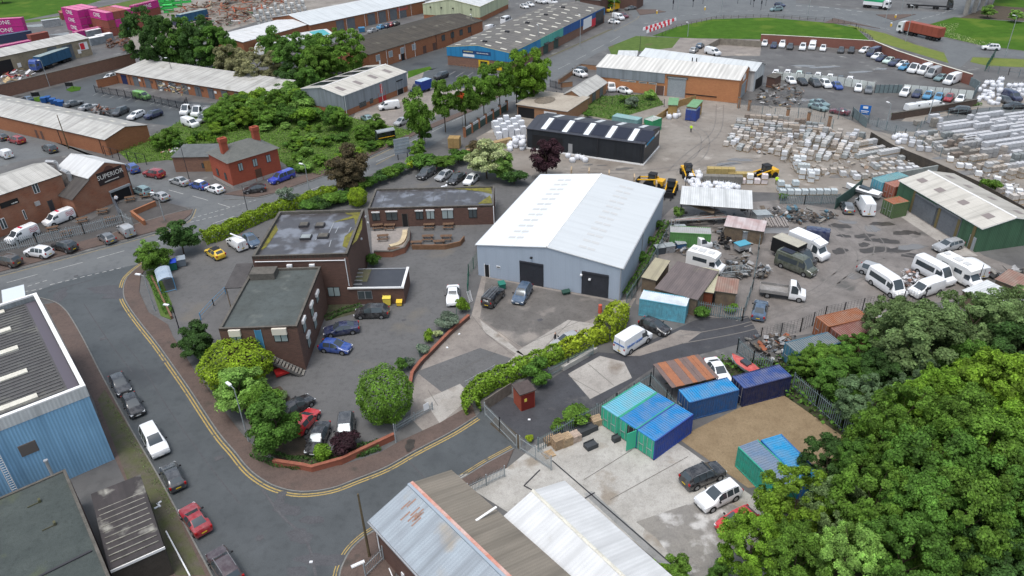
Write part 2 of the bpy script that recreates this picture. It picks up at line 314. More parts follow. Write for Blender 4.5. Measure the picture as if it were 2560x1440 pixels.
for i in range(6):
    x=1125+i*22; ribbon(mb,W2([(x+14,178+i*1.5),(x-8,191+i*2)]),.1,.02)
tag(mb.build('road_markings',WHT),kind='structure')
mb=MB()
for pts in([(1380,1152),(1730,1455)],[(1460,1248),(1487,1232)],[(1310,1215),(1343,1232)],[(1310,1215),(1350,1175)]): ribbon(mb,W2(pts),.14,.045)
tag(mb.build('drain_channel',P('dark_drain',(.03,.03,.035))),kind='structure')
mb=MB()
for pts in([(1180,790),(1215,835),(1305,905)],[(1195,793),(1300,868)],[(1460,1200),(1580,1125)],[(1525,1250),(1720,1142)],[(1100,950),(1240,880)],[(1300,868),(1480,790),(1545,757)],[(1360,870),(1470,760)],[(1420,940),(1500,985)],[(1470,910),(1535,965)],[(1070,975),(1095,1015)]): ribbon(mb,W2(pts),.06,.045)
tag(mb.build('concrete_joints',P('joint_dark',(.12,.11,.1))),kind='structure')
mb=MB()
BL=[0]
def blot(x,y,rx,ry,m=0,n=14):
    c=G(x,y); ph=rnd.random()*6; pts=[]; BL[0]+=.0003
    for i in range(n):
        t=2*pi*i/n; k=1+.25*sin(2*t+ph)+.15*sin(5*t+ph*2); pts.append((c.x+rx*k*cos(t),c.y+ry*k*sin(t),BL[0]))
    return pts
for x,y,rx,ry in((2205,560,1.6,.9),(2260,582,1.6,.9),(2290,583,.7,.6),(2160,590,1.5,.8),(2215,603,2,.9),(2180,600,1,.7),(2185,625,2.2,1),(2110,590,1,.6),(2100,628,1.2,1),(2290,640,1.8,.9),(2250,625,2.2,1),(2160,612,.8,.8),(2100,565,1.5,1)):
    mb.face([(p[0],p[1],.03+p[2]) for p in blot(x,y,rx,ry)])
for x,y,rx,ry in((870,1170,1.0,.5),):
    mb.face([(p[0],p[1],.13+p[2]) for p in blot(1025,1115,.6,.8)])
tag(mb.build('oil_stains',mat('stain',(.045,.04,.037),(.07,.062,.055),sc=1.2,rough=.35)),kind='structure')
mb=MB()
for x,y,rx,ry in((2280,618,2,1),(2180,572,1,1.5),(2120,555,1.5,.7),(2140,690,1.5,.8),(1810,450,1.5,1),(1850,400,2,1),(1600,395,2,.7),(1560,422,1.6,.6),(1470,412,1.2,.4),(1505,414,.9,.3),(1820,410,2,1),(2450,430,4,1.5),(2380,395,3,1),(2500,470,4,1),(2120,440,3,1),(80,65,5,2),(150,85,6,2),(110,62,4,2),(2010,165,3,1),(2060,168,4,1),(2150,180,3,1),(2220,172,3,1),(2000,250,3,1)):
    mb.face([(p[0],p[1],.03+p[2]) for p in blot(x,y,rx,ry)])
tag(mb.build('puddles',P('puddle',(.16,.155,.15),rough=.08,spec=.6)),kind='structure')
mb=MB()
for x,y,rx,ry in((720,1275,1.2,.8),(780,1300,1.0,.6),(750,1340,1.3,.8),(800,1400,2.0,.7),(850,1395,1.2,.5),(700,1250,.6,1.0),(745,1430,1.2,.5),(300,740,2,1),(270,725,3,1.2),(150,740,1,2),(1450,200,1,1),(650,1345,.4,.3)):
    mb.face([(p[0],p[1],.01+p[2]) for p in blot(x,y,rx,ry)])
tag(mb.build('road_patches',mat('road_patch',(.085,.086,.092),(.07,.07,.075),sc=1,rough=.6)),kind='structure')
mb=MB()
for pts,w_ in(([(655,1222),(705,1290),(765,1350),(790,1440)],.25),([(300,850),(345,900),(420,1020),(520,1160),(600,1260)],.1),([(1020,1150),(1068,1203)],.12),([(120,730),(230,700)],.2),([(210,760),(270,850),(330,930)],.12)): ribbon(mb,catmull(W2(pts)),w_,.024)
for x,y,s_ in((628,1107,.35),(548,1145,.45),(258,847,.4),(650,1345,.35),(410,905,.3),(1010,800,.3),(760,930,.3),(600,700,.3),(1350,800,.35),(190,690,.3)): q=G(x,y); mb.obox((q.x,q.y,.026),(s_*2,s_*1.4,.01),0,.5)
tag(mb.build('road_seams',mat('road_seam',(.1,.1,.105),(.075,.075,.08),sc=2)),kind='structure')

mb=MB()
for pts in([(1700,300),(1760,340),(1740,400),(1620,430),(1450,425)],[(1800,262),(1790,330),(1720,390),(1680,430)],[(1900,400),(1800,410),(1700,440)],[(2240,345),(2330,385),(2420,420),(2560,470)],[(2120,300),(2180,320),(2250,352)],[(2150,560),(2200,620),(2150,690),(2000,760),(1850,810)],[(2060,560),(2130,640),(2060,720),(1940,780)],[(2300,650),(2200,640),(2080,700)],[(1700,850),(1850,822),(1960,790)],[(1960,150),(2100,175),(2230,180)]):
    c=catmull(W2(pts),8)
    for o_ in(-.8,.8): ribbon(mb,c,.16,.0375,o_)
tag(mb.build('tyre_tracks',mat('tyre_track',(.185,.17,.155),(.15,.14,.13),sc=.8,rough=.5)),kind='structure')
# ================ BUILDINGS
BR_O=mat('brick_orange',(.341,.144,.069),(.275,.109,.057),kind='brick')
BR_R=mat('brick_red',(.36,.085,.045),(.31,.07,.04),kind='brick')
BR_B=mat('brick_brown',(.135,.075,.058),(.1,.058,.047),kind='brick')
BR_M=mat('brick_mottled',(.28,.11,.06),(.22,.085,.05),kind='brick',c3=(.4,.3,.22))
BR_P=mat('brick_pale',(.36,.2,.11),(.3,.16,.09),kind='brick')
BR_W=mat('brick_weathered',(.24,.13,.09),(.17,.1,.075),kind='brick')
RW=mat('roof_white',(.714,.753,.770),(.681,.719,.736),'corr',per=.33,amt=.07,rough=.5,bump=.3,sc=.1,streak=.35,seam=6.2)
RG=mat('roof_grey_sheet',(.5,.49,.46),(.42,.41,.38),'corr',per=.3,amt=.12,rough=.8,bump=.5,sc=.3,seam=2.4)
RC=mat('roof_cream_sheet',(.55,.53,.48),(.48,.46,.41),'corr',per=.35,amt=.15,rough=.75,bump=.4,sc=.4,seam=3)
RP=mat('roof_pale_asbestos',(.497,.495,.468),(.389,.383,.363),'corr',per=.3,amt=.15,rough=.9,bump=.5,sc=.35,seam=1.8,c3=(.302,.293,.257),sc3=.2,t3=.6)
RL=mat('roof_light_metal',(.612,.621,.621),(.540,.549,.549),'corr',c3=(.42,.4,.36),sc3=.25,t3=.6,per=.4,amt=.12,rough=.7,bump=.2,sc=.5,streak=.6)
RD=mat('roof_dark_asbestos',(.09,.08,.065),(.065,.058,.05),'corr',per=.3,amt=.3,rough=.95,bump=.5,sc=.4,seam=2.2,c3=(.16,.15,.12),sc3=.25,t3=.6)
RBK=mat('roof_charcoal',(.055,.06,.075),(.045,.048,.06),'corr',per=.4,amt=.15,rough=.5,bump=.3,sc=.3)
RBLU=mat('roof_bluegrey_metal',(.33,.38,.42),(.27,.3,.33),'corr',per=.32,amt=.15,rough=.75,bump=.3,sc=.35,c3=(.33,.29,.23),sc3=.16,t3=.53)
ROLV=mat('roof_olive_metal',(.236,.208,.169),(.195,.174,.143),'corr',per=.32,amt=.16,rough=.85,bump=.35,sc=.3)
RGN=mat('felt_green_grey',(.086,.100,.098),(.067,.076,.072),sc=.4,rough=.85,c3=(.114,.124,.116),sc3=.5,t3=.6)
FELT=mat('wet_roof_felt',(.075,.07,.072),(.055,.052,.055),sc=.8,rough=.3,c3=(.17,.18,.205),sc3=.35,t3=.5,spec=.6)
FELTG=mat('lichen_concrete_roof',(.068,.081,.076),(.052,.063,.060),sc=.5,rough=.95,c3=(.078,.092,.064),sc3=.3,t3=.58)
MOSS=mat('roof_moss',(.2,.19,.03),(.11,.1,.04),sc=1.5,rough=1)
MOSSR=mat('moss_streaked_roof',(.06,.052,.052),(.045,.04,.04),'corr',per=.45,amt=.1,sc=.8,rough=.7,c3=(.33,.32,.28),sc3=.3,t3=.54)
SLATE=mat('slate',(.115,.12,.11),(.085,.09,.085),kind='brick',c3=(.2,.2,.18),rough=.7)
COPE=mat('coping',(.13,.12,.105),(.085,.08,.07),sc=1.5,rough=.9)
CL_G=mat('clad_grey',(.368,.426,.504),(.350,.407,.483),'corr',streak=.25,per=.25,amt=.06,rough=.5,bump=.2,sc=.3)
CL_GD=mat('clad_midgrey',(.25,.28,.31),(.22,.245,.27),'corr',per=.25,amt=.1,rough=.5,bump=.2,sc=.3)
CL_B=mat('clad_blue',(.261,.488,.700),(.220,.423,.630),'corr',per=.3,amt=.35,rough=.6,bump=.6,sc=.3)
CL_SB=mat('clad_shopblue',(.03,.22,.44),(.03,.2,.4),'corr',per=.3,amt=.08,rough=.5,sc=.3)
CL_TQ=mat('clad_turquoise',(.1,.42,.36),(.09,.38,.33),'corr',per=.3,amt=.08,rough=.5,sc=.3)
CL_NB=mat('clad_navyblue',(.02,.1,.32),(.02,.09,.29),'corr',per=.3,amt=.08,rough=.5,sc=.3)
CL_K=mat('clad_black',(.02,.024,.03),(.03,.034,.04),'corr',per=.3,amt=.2,rough=.4,bump=.3,sc=.3)
CL_GN=mat('clad_green',(.065,.15,.085),(.055,.12,.07),'corr',per=.3,amt=.3,rough=.6,bump=.5,sc=.3)
CL_PG=mat('clad_palegreen',(.5,.54,.36),(.45,.49,.33),'corr',per=.3,amt=.06,rough=.6,sc=.3)
CL_W=mat('clad_white',(.634,.651,.651),(.528,.546,.546),'corr',per=.35,amt=.25,rough=.6,bump=.4,sc=.5)
REND=mat('render_tan',(.33,.28,.2),(.26,.215,.15),sc=.4,rough=.9,c3=(.2,.16,.11),sc3=.3,t3=.6)
WF=P('white_frame',(.75,.75,.74),.5); DK=P('dark_frame',(.02,.02,.022),.4); GLS=P('window_glass',(.06,.075,.08),.08,spec=.7); PANE=P('pale_blind',(.3,.36,.36),.2,spec=.5)
ROLL=mat('roller_grey',(.14,.155,.17),(.12,.13,.145),sc=.6,rough=.5); RDK=mat('roller_dark',(.03,.033,.04),(.038,.04,.05),sc=.6,rough=.45)
RLT=mat('roller_light',(.3,.33,.35),(.26,.29,.31),sc=.6,rough=.5)
RYEL=P('pale_yellow_trim',(.6,.55,.28)); SKYL=mat('rooflight_sheet',(.66,.64,.55),(.55,.53,.46),sc=1,rough=.6); SKYG=P('rooflight_grey',(.5,.51,.51),.7,spec=.1); SKYB=P('rooflight_brown',(.22,.19,.18),.5)
SILV=P('galvanised',(.42,.43,.44),.4,.5); GUT=P('gutter_dark',(.04,.04,.045)); WHITEP=P('white_plastic',(.75,.76,.77),.4); BLKP=P('black_plastic',(.015,.015,.017),.5)
class Bld:
    def __init__(s,name,label,A,B,C,h,cat='building',group=None,zA=None):
        a=G(*A,h); b=G(*B,h); s.h=h; d=b-a; s.L=hypot(d.x,d.y); s.rz=atan2(d.y,d.x)
        s.o=Vector((a.x,a.y,0)); s.ux=Vector((cos(s.rz),sin(s.rz),0)); s.uy=Vector((-sin(s.rz),cos(s.rz),0))
        s.D=C if isinstance(C,(int,float)) else (G(*C,h)-a).dot(s.uy)
        s.e=empty(name,s.o,s.rz,label,cat,group)
    def loc(s,w): d=w-s.o; return Vector((d.dot(s.ux),d.dot(s.uy),w.z))
    def top(s,x,y,z): return s.loc(G(x,y,z))
    def onp(s,side,x,y):
        d=ray(x,y); n,off={'f':(s.uy,0),'b':(s.uy,s.D),'r':(s.ux,s.L),'l':(s.ux,0)}[side[0]]
        if len(side)>1: off+=float(side[1:])
        t=(off-(CO-s.o).dot(n))/d.dot(n); w=CO+d*t; q=s.loc(w); return (q.x if side[0] in 'fb' else q.y, max(q.z,0))
    def shell(s,m,z0=0,z1=None,name='wall',gab=None,ridge=0,rf=.5,inset=0,mg=None):
        z1=s.h if z1 is None else z1; L,D,i=s.L,s.D,-inset; mb=MB()
        for p,q in(((i,i),(L-i,i)),((L-i,i),(L-i,D-i)),((L-i,D-i),(i,D-i)),((i,D-i),(i,i))): mb.face([(*p,z0),(*q,z0),(*q,z1),(*p,z1)])
        if gab=='x':
            for x in(i,L-i): mb.face([(x,i,z1),(x,D-i,z1),(x,D*rf,ridge)][::1 if x>0 else -1])
        if gab=='y':
            for y in(i,D-i): mb.face([(i,y,z1),(L-i,y,z1),(L*rf,y,ridge)][::1 if y<=0.01 else -1])
        return mb.build(name,m,s.e)
    def roof(s,m,kind='x',ridge=0,rf=.5,ov=.25,th=.12,cap=None,edge=None,name='roof',oe=None):
        L,D,h=s.L,s.D,s.h; mb=MB(); oe=ov if oe is None else oe
        def slab(p):
            t=Vector((0,0,th)); q=[Vector(v)+t for v in p]; p=[Vector(v) for v in p]; mb.face(q,0); mb.face(p[::-1],1)
            for k in range(4): mb.face([p[k],p[(k+1)%4],q[(k+1)%4],q[k]],1)
        if kind=='x':
            y=D*rf; s1=(ridge-h)/y; s2=(ridge-h)/(D-y)
            slab([(-oe,-ov,h-ov*s1),(L+oe,-ov,h-ov*s1),(L+oe,y,ridge),(-oe,y,ridge)]); slab([(L+oe,D+ov,h-ov*s2),(-oe,D+ov,h-ov*s2),(-oe,y,ridge),(L+oe,y,ridge)])
            if cap: mb2=MB().bar((-oe,y,ridge+th-.02),(L+oe,y,ridge+th-.02),.14,0,6); mb2.build('ridge_cap',cap,s.e)
        elif kind=='y':
            x=L*rf; s1=(ridge-h)/x; s2=(ridge-h)/(L-x)
            slab([(-ov,D+oe,h-ov*s1),(-ov,-oe,h-ov*s1),(x,-oe,ridge),(x,D+oe,ridge)]); slab([(L+ov,-oe,h-ov*s2),(L+ov,D+oe,h-ov*s2),(x,D+oe,ridge),(x,-oe,ridge)])
            if cap: MB().bar((x,-oe,ridge+th-.02),(x,D+oe,ridge+th-.02),.14,0,6).build('ridge_cap',cap,s.e)
        elif kind=='hip':
            r=min(D,L)/2*.9; y=D/2
            a,b=(r,y,ridge),(L-r,y,ridge)
            c=[(-ov,-ov,h),(L+ov,-ov,h),(L+ov,D+ov,h),(-ov,D+ov,h)]
            mb.face([c[0],c[1],b,a]);mb.face([c[1],c[2],b]);mb.face([c[2],c[3],a,b]);mb.face([c[3],c[0],a]); mb.face(c[::-1],1)
        elif kind=='mono':
            slab([(-oe,-ov,h),(L+oe,-ov,h),(L+oe,D+ov,ridge),(-oe,D+ov,ridge)])
        return mb.build(name,[m,edge or m],s.e)
    def flat(s,m,par=.35,th=.3,wall=None,cope=None,drop=.35):
        L,D,h=s.L,s.D,s.h
        MB().face([(th,th,h-drop),(L-th,th,h-drop),(L-th,D-th,h-drop),(th,D-th,h-drop)]).build('roof',m,s.e)
        mb=MB()
        for a in((0,0,L,th),(0,D-th,L,D),(0,th,th,D-th),(L-th,th,L,D-th)): mb.box(a[0],a[1],h-drop-.05,a[2],a[3],h)
        mb.v=[(x,y,z) for x,y,z in mb.v]; mb.build('parapet',cope or COPE,s.e)
    def rect(s,side,x0,y0,x1,y1):
        a=s.onp(side,x0,y0); b=s.onp(side,x1,y1); u0,u1=sorted((a[0],b[0])); z0,z1=sorted((a[1],b[1])); return u0,u1,z0,z1
    def put(s,side,u0,u1,z0,z1,m,name,out=.05,dep=.1,parent=None,n0=0.):
        off={'f':0,'l':0,'b':s.D,'r':s.L}[side[0]]; 
        if len(side)>1: off+=float(side[1:])
        sg=-1 if side[0] in 'fl' else 1; a=off+sg*n0; b=off+sg*out; lo,hi=min(a,b),max(a,b)
        mb=MB()
        if side[0] in 'fb': mb.box(u0,lo,z0,u1,hi,z1,bottom=True)
        else: mb.box(lo,u0,z0,hi,u1,z1,bottom=True)
        return mb.build(name,m,parent or s.e)
    def window(s,side,x0,y0,x1,y1,fr=WF,gl=GLS,name='window',r=None,mull=1):
        u0,u1,z0,z1=r or s.rect(side,x0,y0,x1,y1); f=s.put(side,u0,u1,z0,z1,fr,name,.06)
        n=mull+1; wd=(u1-u0)/n
        for i in range(n): s.put(side,u0+wd*i+.06,u0+wd*(i+1)-.06,z0+.08,z1-.08,gl,'pane',.075,parent=f,n0=.055)
        return f
    def door(s,side,x0,y0,x1,y1,m=RDK,name='roller_door',fr=None,r=None,ground=True,out=.05):
        u0,u1,z0,z1=r or s.rect(side,x0,y0,x1,y1)
        if ground: z0=0.02
        d=s.put(side,u0,u1,z0,z1,m,name,out)
        if name=='roller_door':
            s.put(side,u0-.1,u1+.1,z1,z1+.25,m,'door_housing',out+.12,parent=d)
            s.put(side,u0-.12,u0,z0,z1,fr or m,'door_frame',out+.03,parent=d);s.put(side,u1,u1+.12,z0,z1,fr or m,'door_frame',out+.03,parent=d)
        elif fr:
            s.put(side,u0-.08,u0,z0,z1+.08,fr,'door_frame',out+.03,parent=d);s.put(side,u1,u1+.08,z0,z1+.08,fr,'door_frame',out+.03,parent=d)
        return d
    def sign(s,side,x0,y0,x1,y1,m,txt=None,size=.5,tm=None,name='sign',r=None,dy=0,sx=1):
        u0,u1,z0,z1=r or s.rect(side,x0,y0,x1,y1); o=s.put(side,u0,u1,z0,z1,m,name,.1)
        if txt: s.text(side,(u0+u1)/2,(z0+z1)/2+dy,txt,size,tm or WF,o,.11,sx)
        return o
    def text(s,side,u,z,txt,size,m,parent,out=.06,sx=1):
        if side=='f': l,r=(u,-out,z),(pi/2,0,0)
        elif side=='r': l,r=(s.L+out,u,z),(pi/2,0,pi/2)
        elif side=='l': l,r=(-out,u,z),(pi/2,0,-pi/2)
        else: l,r=(u,s.D+out,z),(pi/2,0,pi)
        return text(txt,size,m,parent,l,r,ext=.01,sx=sx)
    def scrib(s,side,u0,u1,z0,z1,m,parent,out=.12,seed=1):
        g=random.Random(seed); u=u0
        while u<u1-.05:
            w=min(g.uniform(.08,.22)*(z1-z0)*2.2,u1-u); a=g.uniform(0,.25)*(z1-z0); s.put(side,u,u+w,z0+a,z1-g.uniform(0,.3)*(z1-z0),m,'lettering_mark',out,parent=parent,n0=out-.02); u+=w+g.uniform(.04,.12)*(z1-z0)*2
    def sky(s,pts,m,sz,kind='x',ridge=0,rf=.5,th=.12,name='rooflight',turn=False):
        # roof lights lying on the slope; pts are local (x,y)
        for x,y in pts:
            if kind=='x':
                y0=s.D*rf; z=lambda yy:(s.h+(ridge-s.h)*yy/y0 if yy<y0 else ridge-(ridge-s.h)*(yy-y0)/(s.D-y0))+th+.03
                a,b=sz; q=[(x-a/2,y-b/2,z(y-b/2)),(x+a/2,y-b/2,z(y-b/2)),(x+a/2,y+b/2,z(y+b/2)),(x-a/2,y+b/2,z(y+b/2))]
            elif kind=='y':
                x0=s.L*rf; z=lambda xx:(s.h+(ridge-s.h)*xx/x0 if xx<x0 else ridge-(ridge-s.h)*(xx-x0)/(s.L-x0))+th+.03
                a,b=sz; q=[(x-a/2,y-b/2,z(x-a/2)),(x+a/2,y-b/2,z(x+a/2)),(x+a/2,y+b/2,z(x+a/2)),(x-a/2,y+b/2,z(x-a/2))]
            else: a,b=sz; zz=s.h-.32; q=[(x-a/2,y-b/2,zz),(x+a/2,y-b/2,zz),(x+a/2,y+b/2,zz),(x-a/2,y+b/2,zz)]
            mb=MB(); mb.face(q); mb.build(name,m,s.e)
    def roofpt(s,x,y,ridge,rf=.5,kind='x'):
        z=s.h
        for _ in range(12):
            p=s.top(x,y,z)
            if kind=='x': y0=s.D*rf; z=s.h+(ridge-s.h)*p.y/y0 if p.y<y0 else ridge-(ridge-s.h)*(p.y-y0)/(s.D-y0)
            elif kind=='y': x0=s.L*rf; z=s.h+(ridge-s.h)*p.x/x0 if p.x<x0 else ridge-(ridge-s.h)*(p.x-x0)/(s.L-x0)
            z=max(s.h-1,min(ridge+1,z))
        return p.x,p.y
    def pipe(s,x,y,z0,z1,m=WHITEP,r=.06,name='downpipe'): return MB().bar((x,y,z0),(x,y,z1),r,0,6).build(name,m,s.e)
# --- 1 white warehouse
b=Bld('warehouse','large warehouse with gleaming white roof and pale grey walls in the middle',(1192,612),(1555,671),(1355,438),5.0)
b.shell(CL_G,gab='y',ridge=6.4); b.roof(RW,'y',6.4,ov=.15,cap=WF,edge=WF)
b.door('f',1301,655,1357,711,RDK); b.door('f',1457,681,1518,742,RDK)
b.door('f',1212,661,1224,692,BLKP,'door',WF); b.window('f',1241,664,1251,671,WF,GLS,mull=0)
for side in(0,1):
    for k in range(12):
        y=1.9+k*(b.D-3.2)/12.
        for dx in(-.62,.62): b.sky([((b.L*.24 if not side else b.L*.735)+dx,y+.6)],SKYG,(1.05,.62),'y',6.4)
b.pipe(b.L-.1,-.08,0,5,SILV); b.pipe(b.L+.08,b.D*.45,0,5,SILV)
MB().box(b.L+.15,-.1,4.86,b.L+.3,b.D+.1,5.02).build('gutter',SILV,b.e)
MB().box(-.3,-.1,4.86,-.15,b.D+.1,5.02).build('gutter',SILV,b.e)
for x,y in((1329,643),(1454,686),(1475,697)):
    u,z=b.onp('f',x,y); MB().box(u-.15,-.35,z-.1,u+.15,-.02,z+.1,bottom=True).build('flood_lamp',WHITEP if x>1400 else BLKP,b.e)
WH=b
# --- 2 brown brick complex, four joined blocks
b=Bld('office_block','tall brown brick block with wet flat roof and mossy parapet',(629,641),(868,634),(700,528),7.9)
b.shell(BR_B); b.flat(FELT,drop=.45,th=.35)
for x,y,sx,sy,m in((700+60,562,1.3,1.3,MOSS),(800,563,1.3,1.3,MOSS),(765,593,1.5,1.3,WF),(808,590,1.5,1.3,COPE)):
    p=b.top(x,y,7.6); MB().box(p.x-sx/2,p.y-sy/2,7.4,p.x+sx/2,p.y+sy/2,7.75).build('roof_hatch',GUT,b.e) 
    MB().box(p.x-sx/2+.1,p.y-sy/2+.1,7.75,p.x+sx/2-.1,p.y+sy/2-.1,7.8).build('hatch_lid',{0:COPE}.get(0) if m is not WF else mat('hatch_glass',(.3,.33,.33),rough=.3),b.e)
for pts in(((830,557),(906,530),(905,570),(893,600),(870,622),(856,615),(862,590),(890,570),(885,545)),((652,625),(690,560),(695,575),(665,618)),((860,530),(905,528),(902,540),(868,536))):
    mb=MB(); mb.face([b.top(x,y,7.49) for x,y in pts][::-1]); mb.build('roof_moss_patch',MOSS,b.e)
for x0,y0,x1,y1 in((835,556,822,583),(846,567,838,583),(805,582,788,600),(828,600,823,617),(878,568,872,580)):
    mb=MB(); q=[b.top(x0,y0,7.5),b.top(x1,y1,7.5)]; ribbon(mb,[(q[0].x,q[0].y),(q[1].x,q[1].y)],.12,7.5); mb.build('roof_seam',SILV,b.e)
u,z=b.onp('f',700,652); MB().bar((.3,-.1,z),(b.L-.4,-.1,z-.15),.06).build('waste_pipe',WHITEP,b.e); b.pipe(b.L-.4,-.1,3,7.2)
for x,y in((725,664),(781,663)): u,z=b.onp('f',x,y); MB().box(u-.35,-.4,z-.25,u+.35,-.02,z+.25,bottom=True).build('vent_unit',WHITEP,b.e)
for x,y in((902,597),(918,557),(912,542)): u,z=b.onp('r',x,y); MB().box(b.L,u-.15,z-.12,b.L+.2,u+.15,z+.12,bottom=True).build('wall_lamp',WHITEP,b.e)
b.window('f',818,718,852,740,DK,PANE)
b=Bld('office_block','lower brown brick block with green grey flat roof and outside steps',(546,822),(742,815),(628,672),6.4)
b.shell(BR_B); b.flat(RGN,th=.3,drop=.3)
for x0,y0,x1,y1 in((572,824,608,857),(680,820,722,853)):
    u0,u1,z0,z1=b.rect('f',x0,y0,x1,y1); b.window('f',0,0,0,0,DK,PANE,r=(u0,u1,z0,z1-.9)); b.put('f',u0-.05,u1+.05,z1-.85,z1,P('cream_panel',(.62,.58,.5)),'shutter_box',.3)
b.door('f',637,826,662,872,P('blue_door',(.05,.18,.32)),'door',P('blue_frame',(.1,.28,.42)),ground=False)
for x0,y0,x1,y1 in((757,800,764,832),(776,762,783,792),(784,795,792,820),(768,838,776,868),(790,735,796,757)):
    u0,u1,z0,z1=b.rect('r',x0,y0,x1,y1); c=(u0+u1)/2; b.window('r',0,0,0,0,DK,PANE,r=(c-.6,c+.6,z0+.3,z1-.2),mull=1)
    b.put('r',c-.7,c+.7,z1-.2,z1+.25,WF,'shutter_box',.25)
u0,z0=b.onp('f',660,876); 
p0=Vector((u0,-.75,3.0)); p1=Vector((b.L-.3,-.75,.2)); mb=MB()
for k in range(13):
    q=p0.lerp(p1,k/12); mb.box(q.x-.02,-1.25,q.z-.06,q.x+.3,-.2,q.z,bottom=True)
mb.build('stairs',mat('stair_concrete',(.22,.21,.19),sc=2),b.e)
mb=MB()
for yy in(-1.3,-.15): mb.obox(((p0.x+p1.x)/2,yy,(p0.z+p1.z)/2-.12),((p1-p0).length,.08,.3),0,0,(0,math.atan2(p0.z-p1.z,p1.x-p0.x))); 
mb.bar((p0.x,-1.3,p0.z+1),(p1.x,-1.3,p1.z+1),.035); [mb.bar(p0.lerp(p1,t)+Vector((0,-.55,0)),p0.lerp(p1,t)+Vector((0,-.55,1)),.025) for t in(0,.25,.5,.75,1)]
mb.box(p0.x-1.6,-1.35,2.85,p0.x+.05,-.02,3.0,bottom=True); mb.bar((p0.x-1.5,-1.3,0),(p0.x-1.5,-1.3,4),.06); mb.bar((p0.x-1.5,-1.3,4),(p0.x,-1.3,4),.03)
mb.build('stair_rail',mat('stair_metal',(.14,.135,.13),sc=2),b.e)
mb=MB(); mb.box(.4,b.D-2.6,6.1,3.6,b.D-.6,7.0); mb.build('plant_box',COPE,b.e)
b=Bld('office_annex','small brown brick annex with dark glassy flat roof edged in white',(870,719),(1008,717),(905,671),2.7)
b.shell(BR_B); b.flat(mat('dark_felt',(.04,.042,.05),(.05,.052,.06),rough=.3,spec=.5),th=.18,drop=.08,cope=SILV)
b.window('f',893,727,932,747,SILV,GLS); MB().box(b.L-.25,-.05,2.68,b.L+.1,b.D,2.85).build('white_fascia',WF,b.e); MB().box(-.05,-.2,2.55,b.L+.1,-.02,2.75).build('white_fascia',WF,b.e)
mb=MB(); [mb.box(.1,.6+k*1.05,2.72,1.8-.15*k,.72+k*1.05,2.86) for k in range(5)]; mb.build('roof_batten',SILV,b.e)
mb=MB(); mb.face([(.2,1.6,2.66),(2.3,1.6,2.66),(2.3,b.D-.2,2.66),(.2,b.D-.2,2.66)]); mb.build('roof_moss_patch',MOSSP,b.e)
b=Bld('office_wing','long single storey brown brick wing with puddled flat roof',(919,521),(1234,513),(924,472),3.45)
b.shell(BR_B); b.flat(FELT,th=.3,drop=.3)
for x0,y0,x1,y1,g in((929,532,951,551,GLS),(964,530,995,550,GLS),(1038,528,1059,548,GLS),(1065,527,1087,547,PANE),(1104,525,1134,546,PANE),(1171,523,1193,544,GLS)):
    f=b.window('f',x0,y0,x1,y1,DK,g); u0,u1,z0,z1=b.rect('f',x0,y0,x1,y1); b.put('f',u0-.05,u1+.05,z1,z1+.2,WF,'shutter_box',.15)
b.door('f',1005,535,1020,561,BLKP,'door',COPE); MB().box(b.L-.1,-.15,0,b.L+.02,-.0,3.3).build('downpipe',WHITEP,b.e)
for pts in(((1110,470),(1180,464),(1228,466),(1230,485),(1200,478),(1160,474)),((1195,509),(1225,488),(1231,508))):
    mb=MB(); mb.face([b.top(x,y,3.19) for x,y in pts][::-1]); mb.build('roof_moss_patch',MOSS,b.e)
mb=MB(); [mb.face([(x-.04,.3,3.17),(x+.04,.3,3.17),(x+.04,b.D-.3,3.17),(x-.04,b.D-.3,3.17)]) for x in[2+2.1*k for k in range(10)]]; mb.build('roof_seam',ASPHL,b.e)
p=b.top(1110,469,3.2); MB().obox((p.x,p.y,3.4),(1,.3,.2),rz=.4).obox((p.x+.4,p.y+.2,3.5),(.3,.6,.2)).build('aerial',WHITEP,b.e)
b=Bld('porch','dark lean-to porch canopy on posts beside the lower brown block',(562,722),(606,720),(572,667),4.2)
b.roof(mat('porch_felt',(.085,.08,.08)),'mono',4.5,ov=.05); mb=MB(); [mb.box(x,y,0,x+.12,y+.12,4.2) for x in(.05,b.L-.2) for y in(.05,b.D-.2)]; mb.build('post',mat('porch_post',(.25,.2,.15)),b.e)
# --- 3 bottom-left sheds
b=Bld('factory','big blue clad factory with ribbed dark flat roof and white parapet at left edge',(-240,1140),(213,966),(-345,870),9.6)
b.shell(CL_B,0,8.4); b.shell(CL_W,8.4,9.6,'upper_cladding',inset=.05)
mb=MB(); th=.35; L,D=b.L,b.D
for a in((0,-.05,L+.05,th),(0,D-th,L+.05,D),(L-th,th,L+.05,D-th)): mb.box(*a[:2],9.55,*a[2:],9.75)
mb.build('parapet',WF,b.e); MB().face([(.2,.3,8.9),(L-.3,.3,8.9),(L-.3,D-.3,8.9),(.2,D-.3,8.9)]).build('roof',mat('ribbed_dark_roof',(.1,.1,.1),(.08,.078,.08),sc=.6,rough=.9,c3=(.13,.13,.12),sc3=.4),b.e)
mb=MB(); [mb.box(.4,y,8.85,L-1.6,y+.12,9.0) for y in np.arange(.5,D-.3,.62)]; mb.build('roof_rib',mat('roof_rib',(.13,.13,.125),(.1,.1,.1),sc=1),b.e)
for x0,y0 in((92,985),(67,923),(44,865),(26,818),(10,775)):
    p=b.top(x0,y0,9.1); MB().box(max(.5,p.x-6),p.y-.55,8.9,p.x,p.y+.25,9.12).build('rooflight',SKYL,b.e)
MB().box(L-1.4,.4,8.8,L-.4,D-.4,8.95).build('roof_gutter',P('gutter_purple',(.1,.09,.11)),b.e)
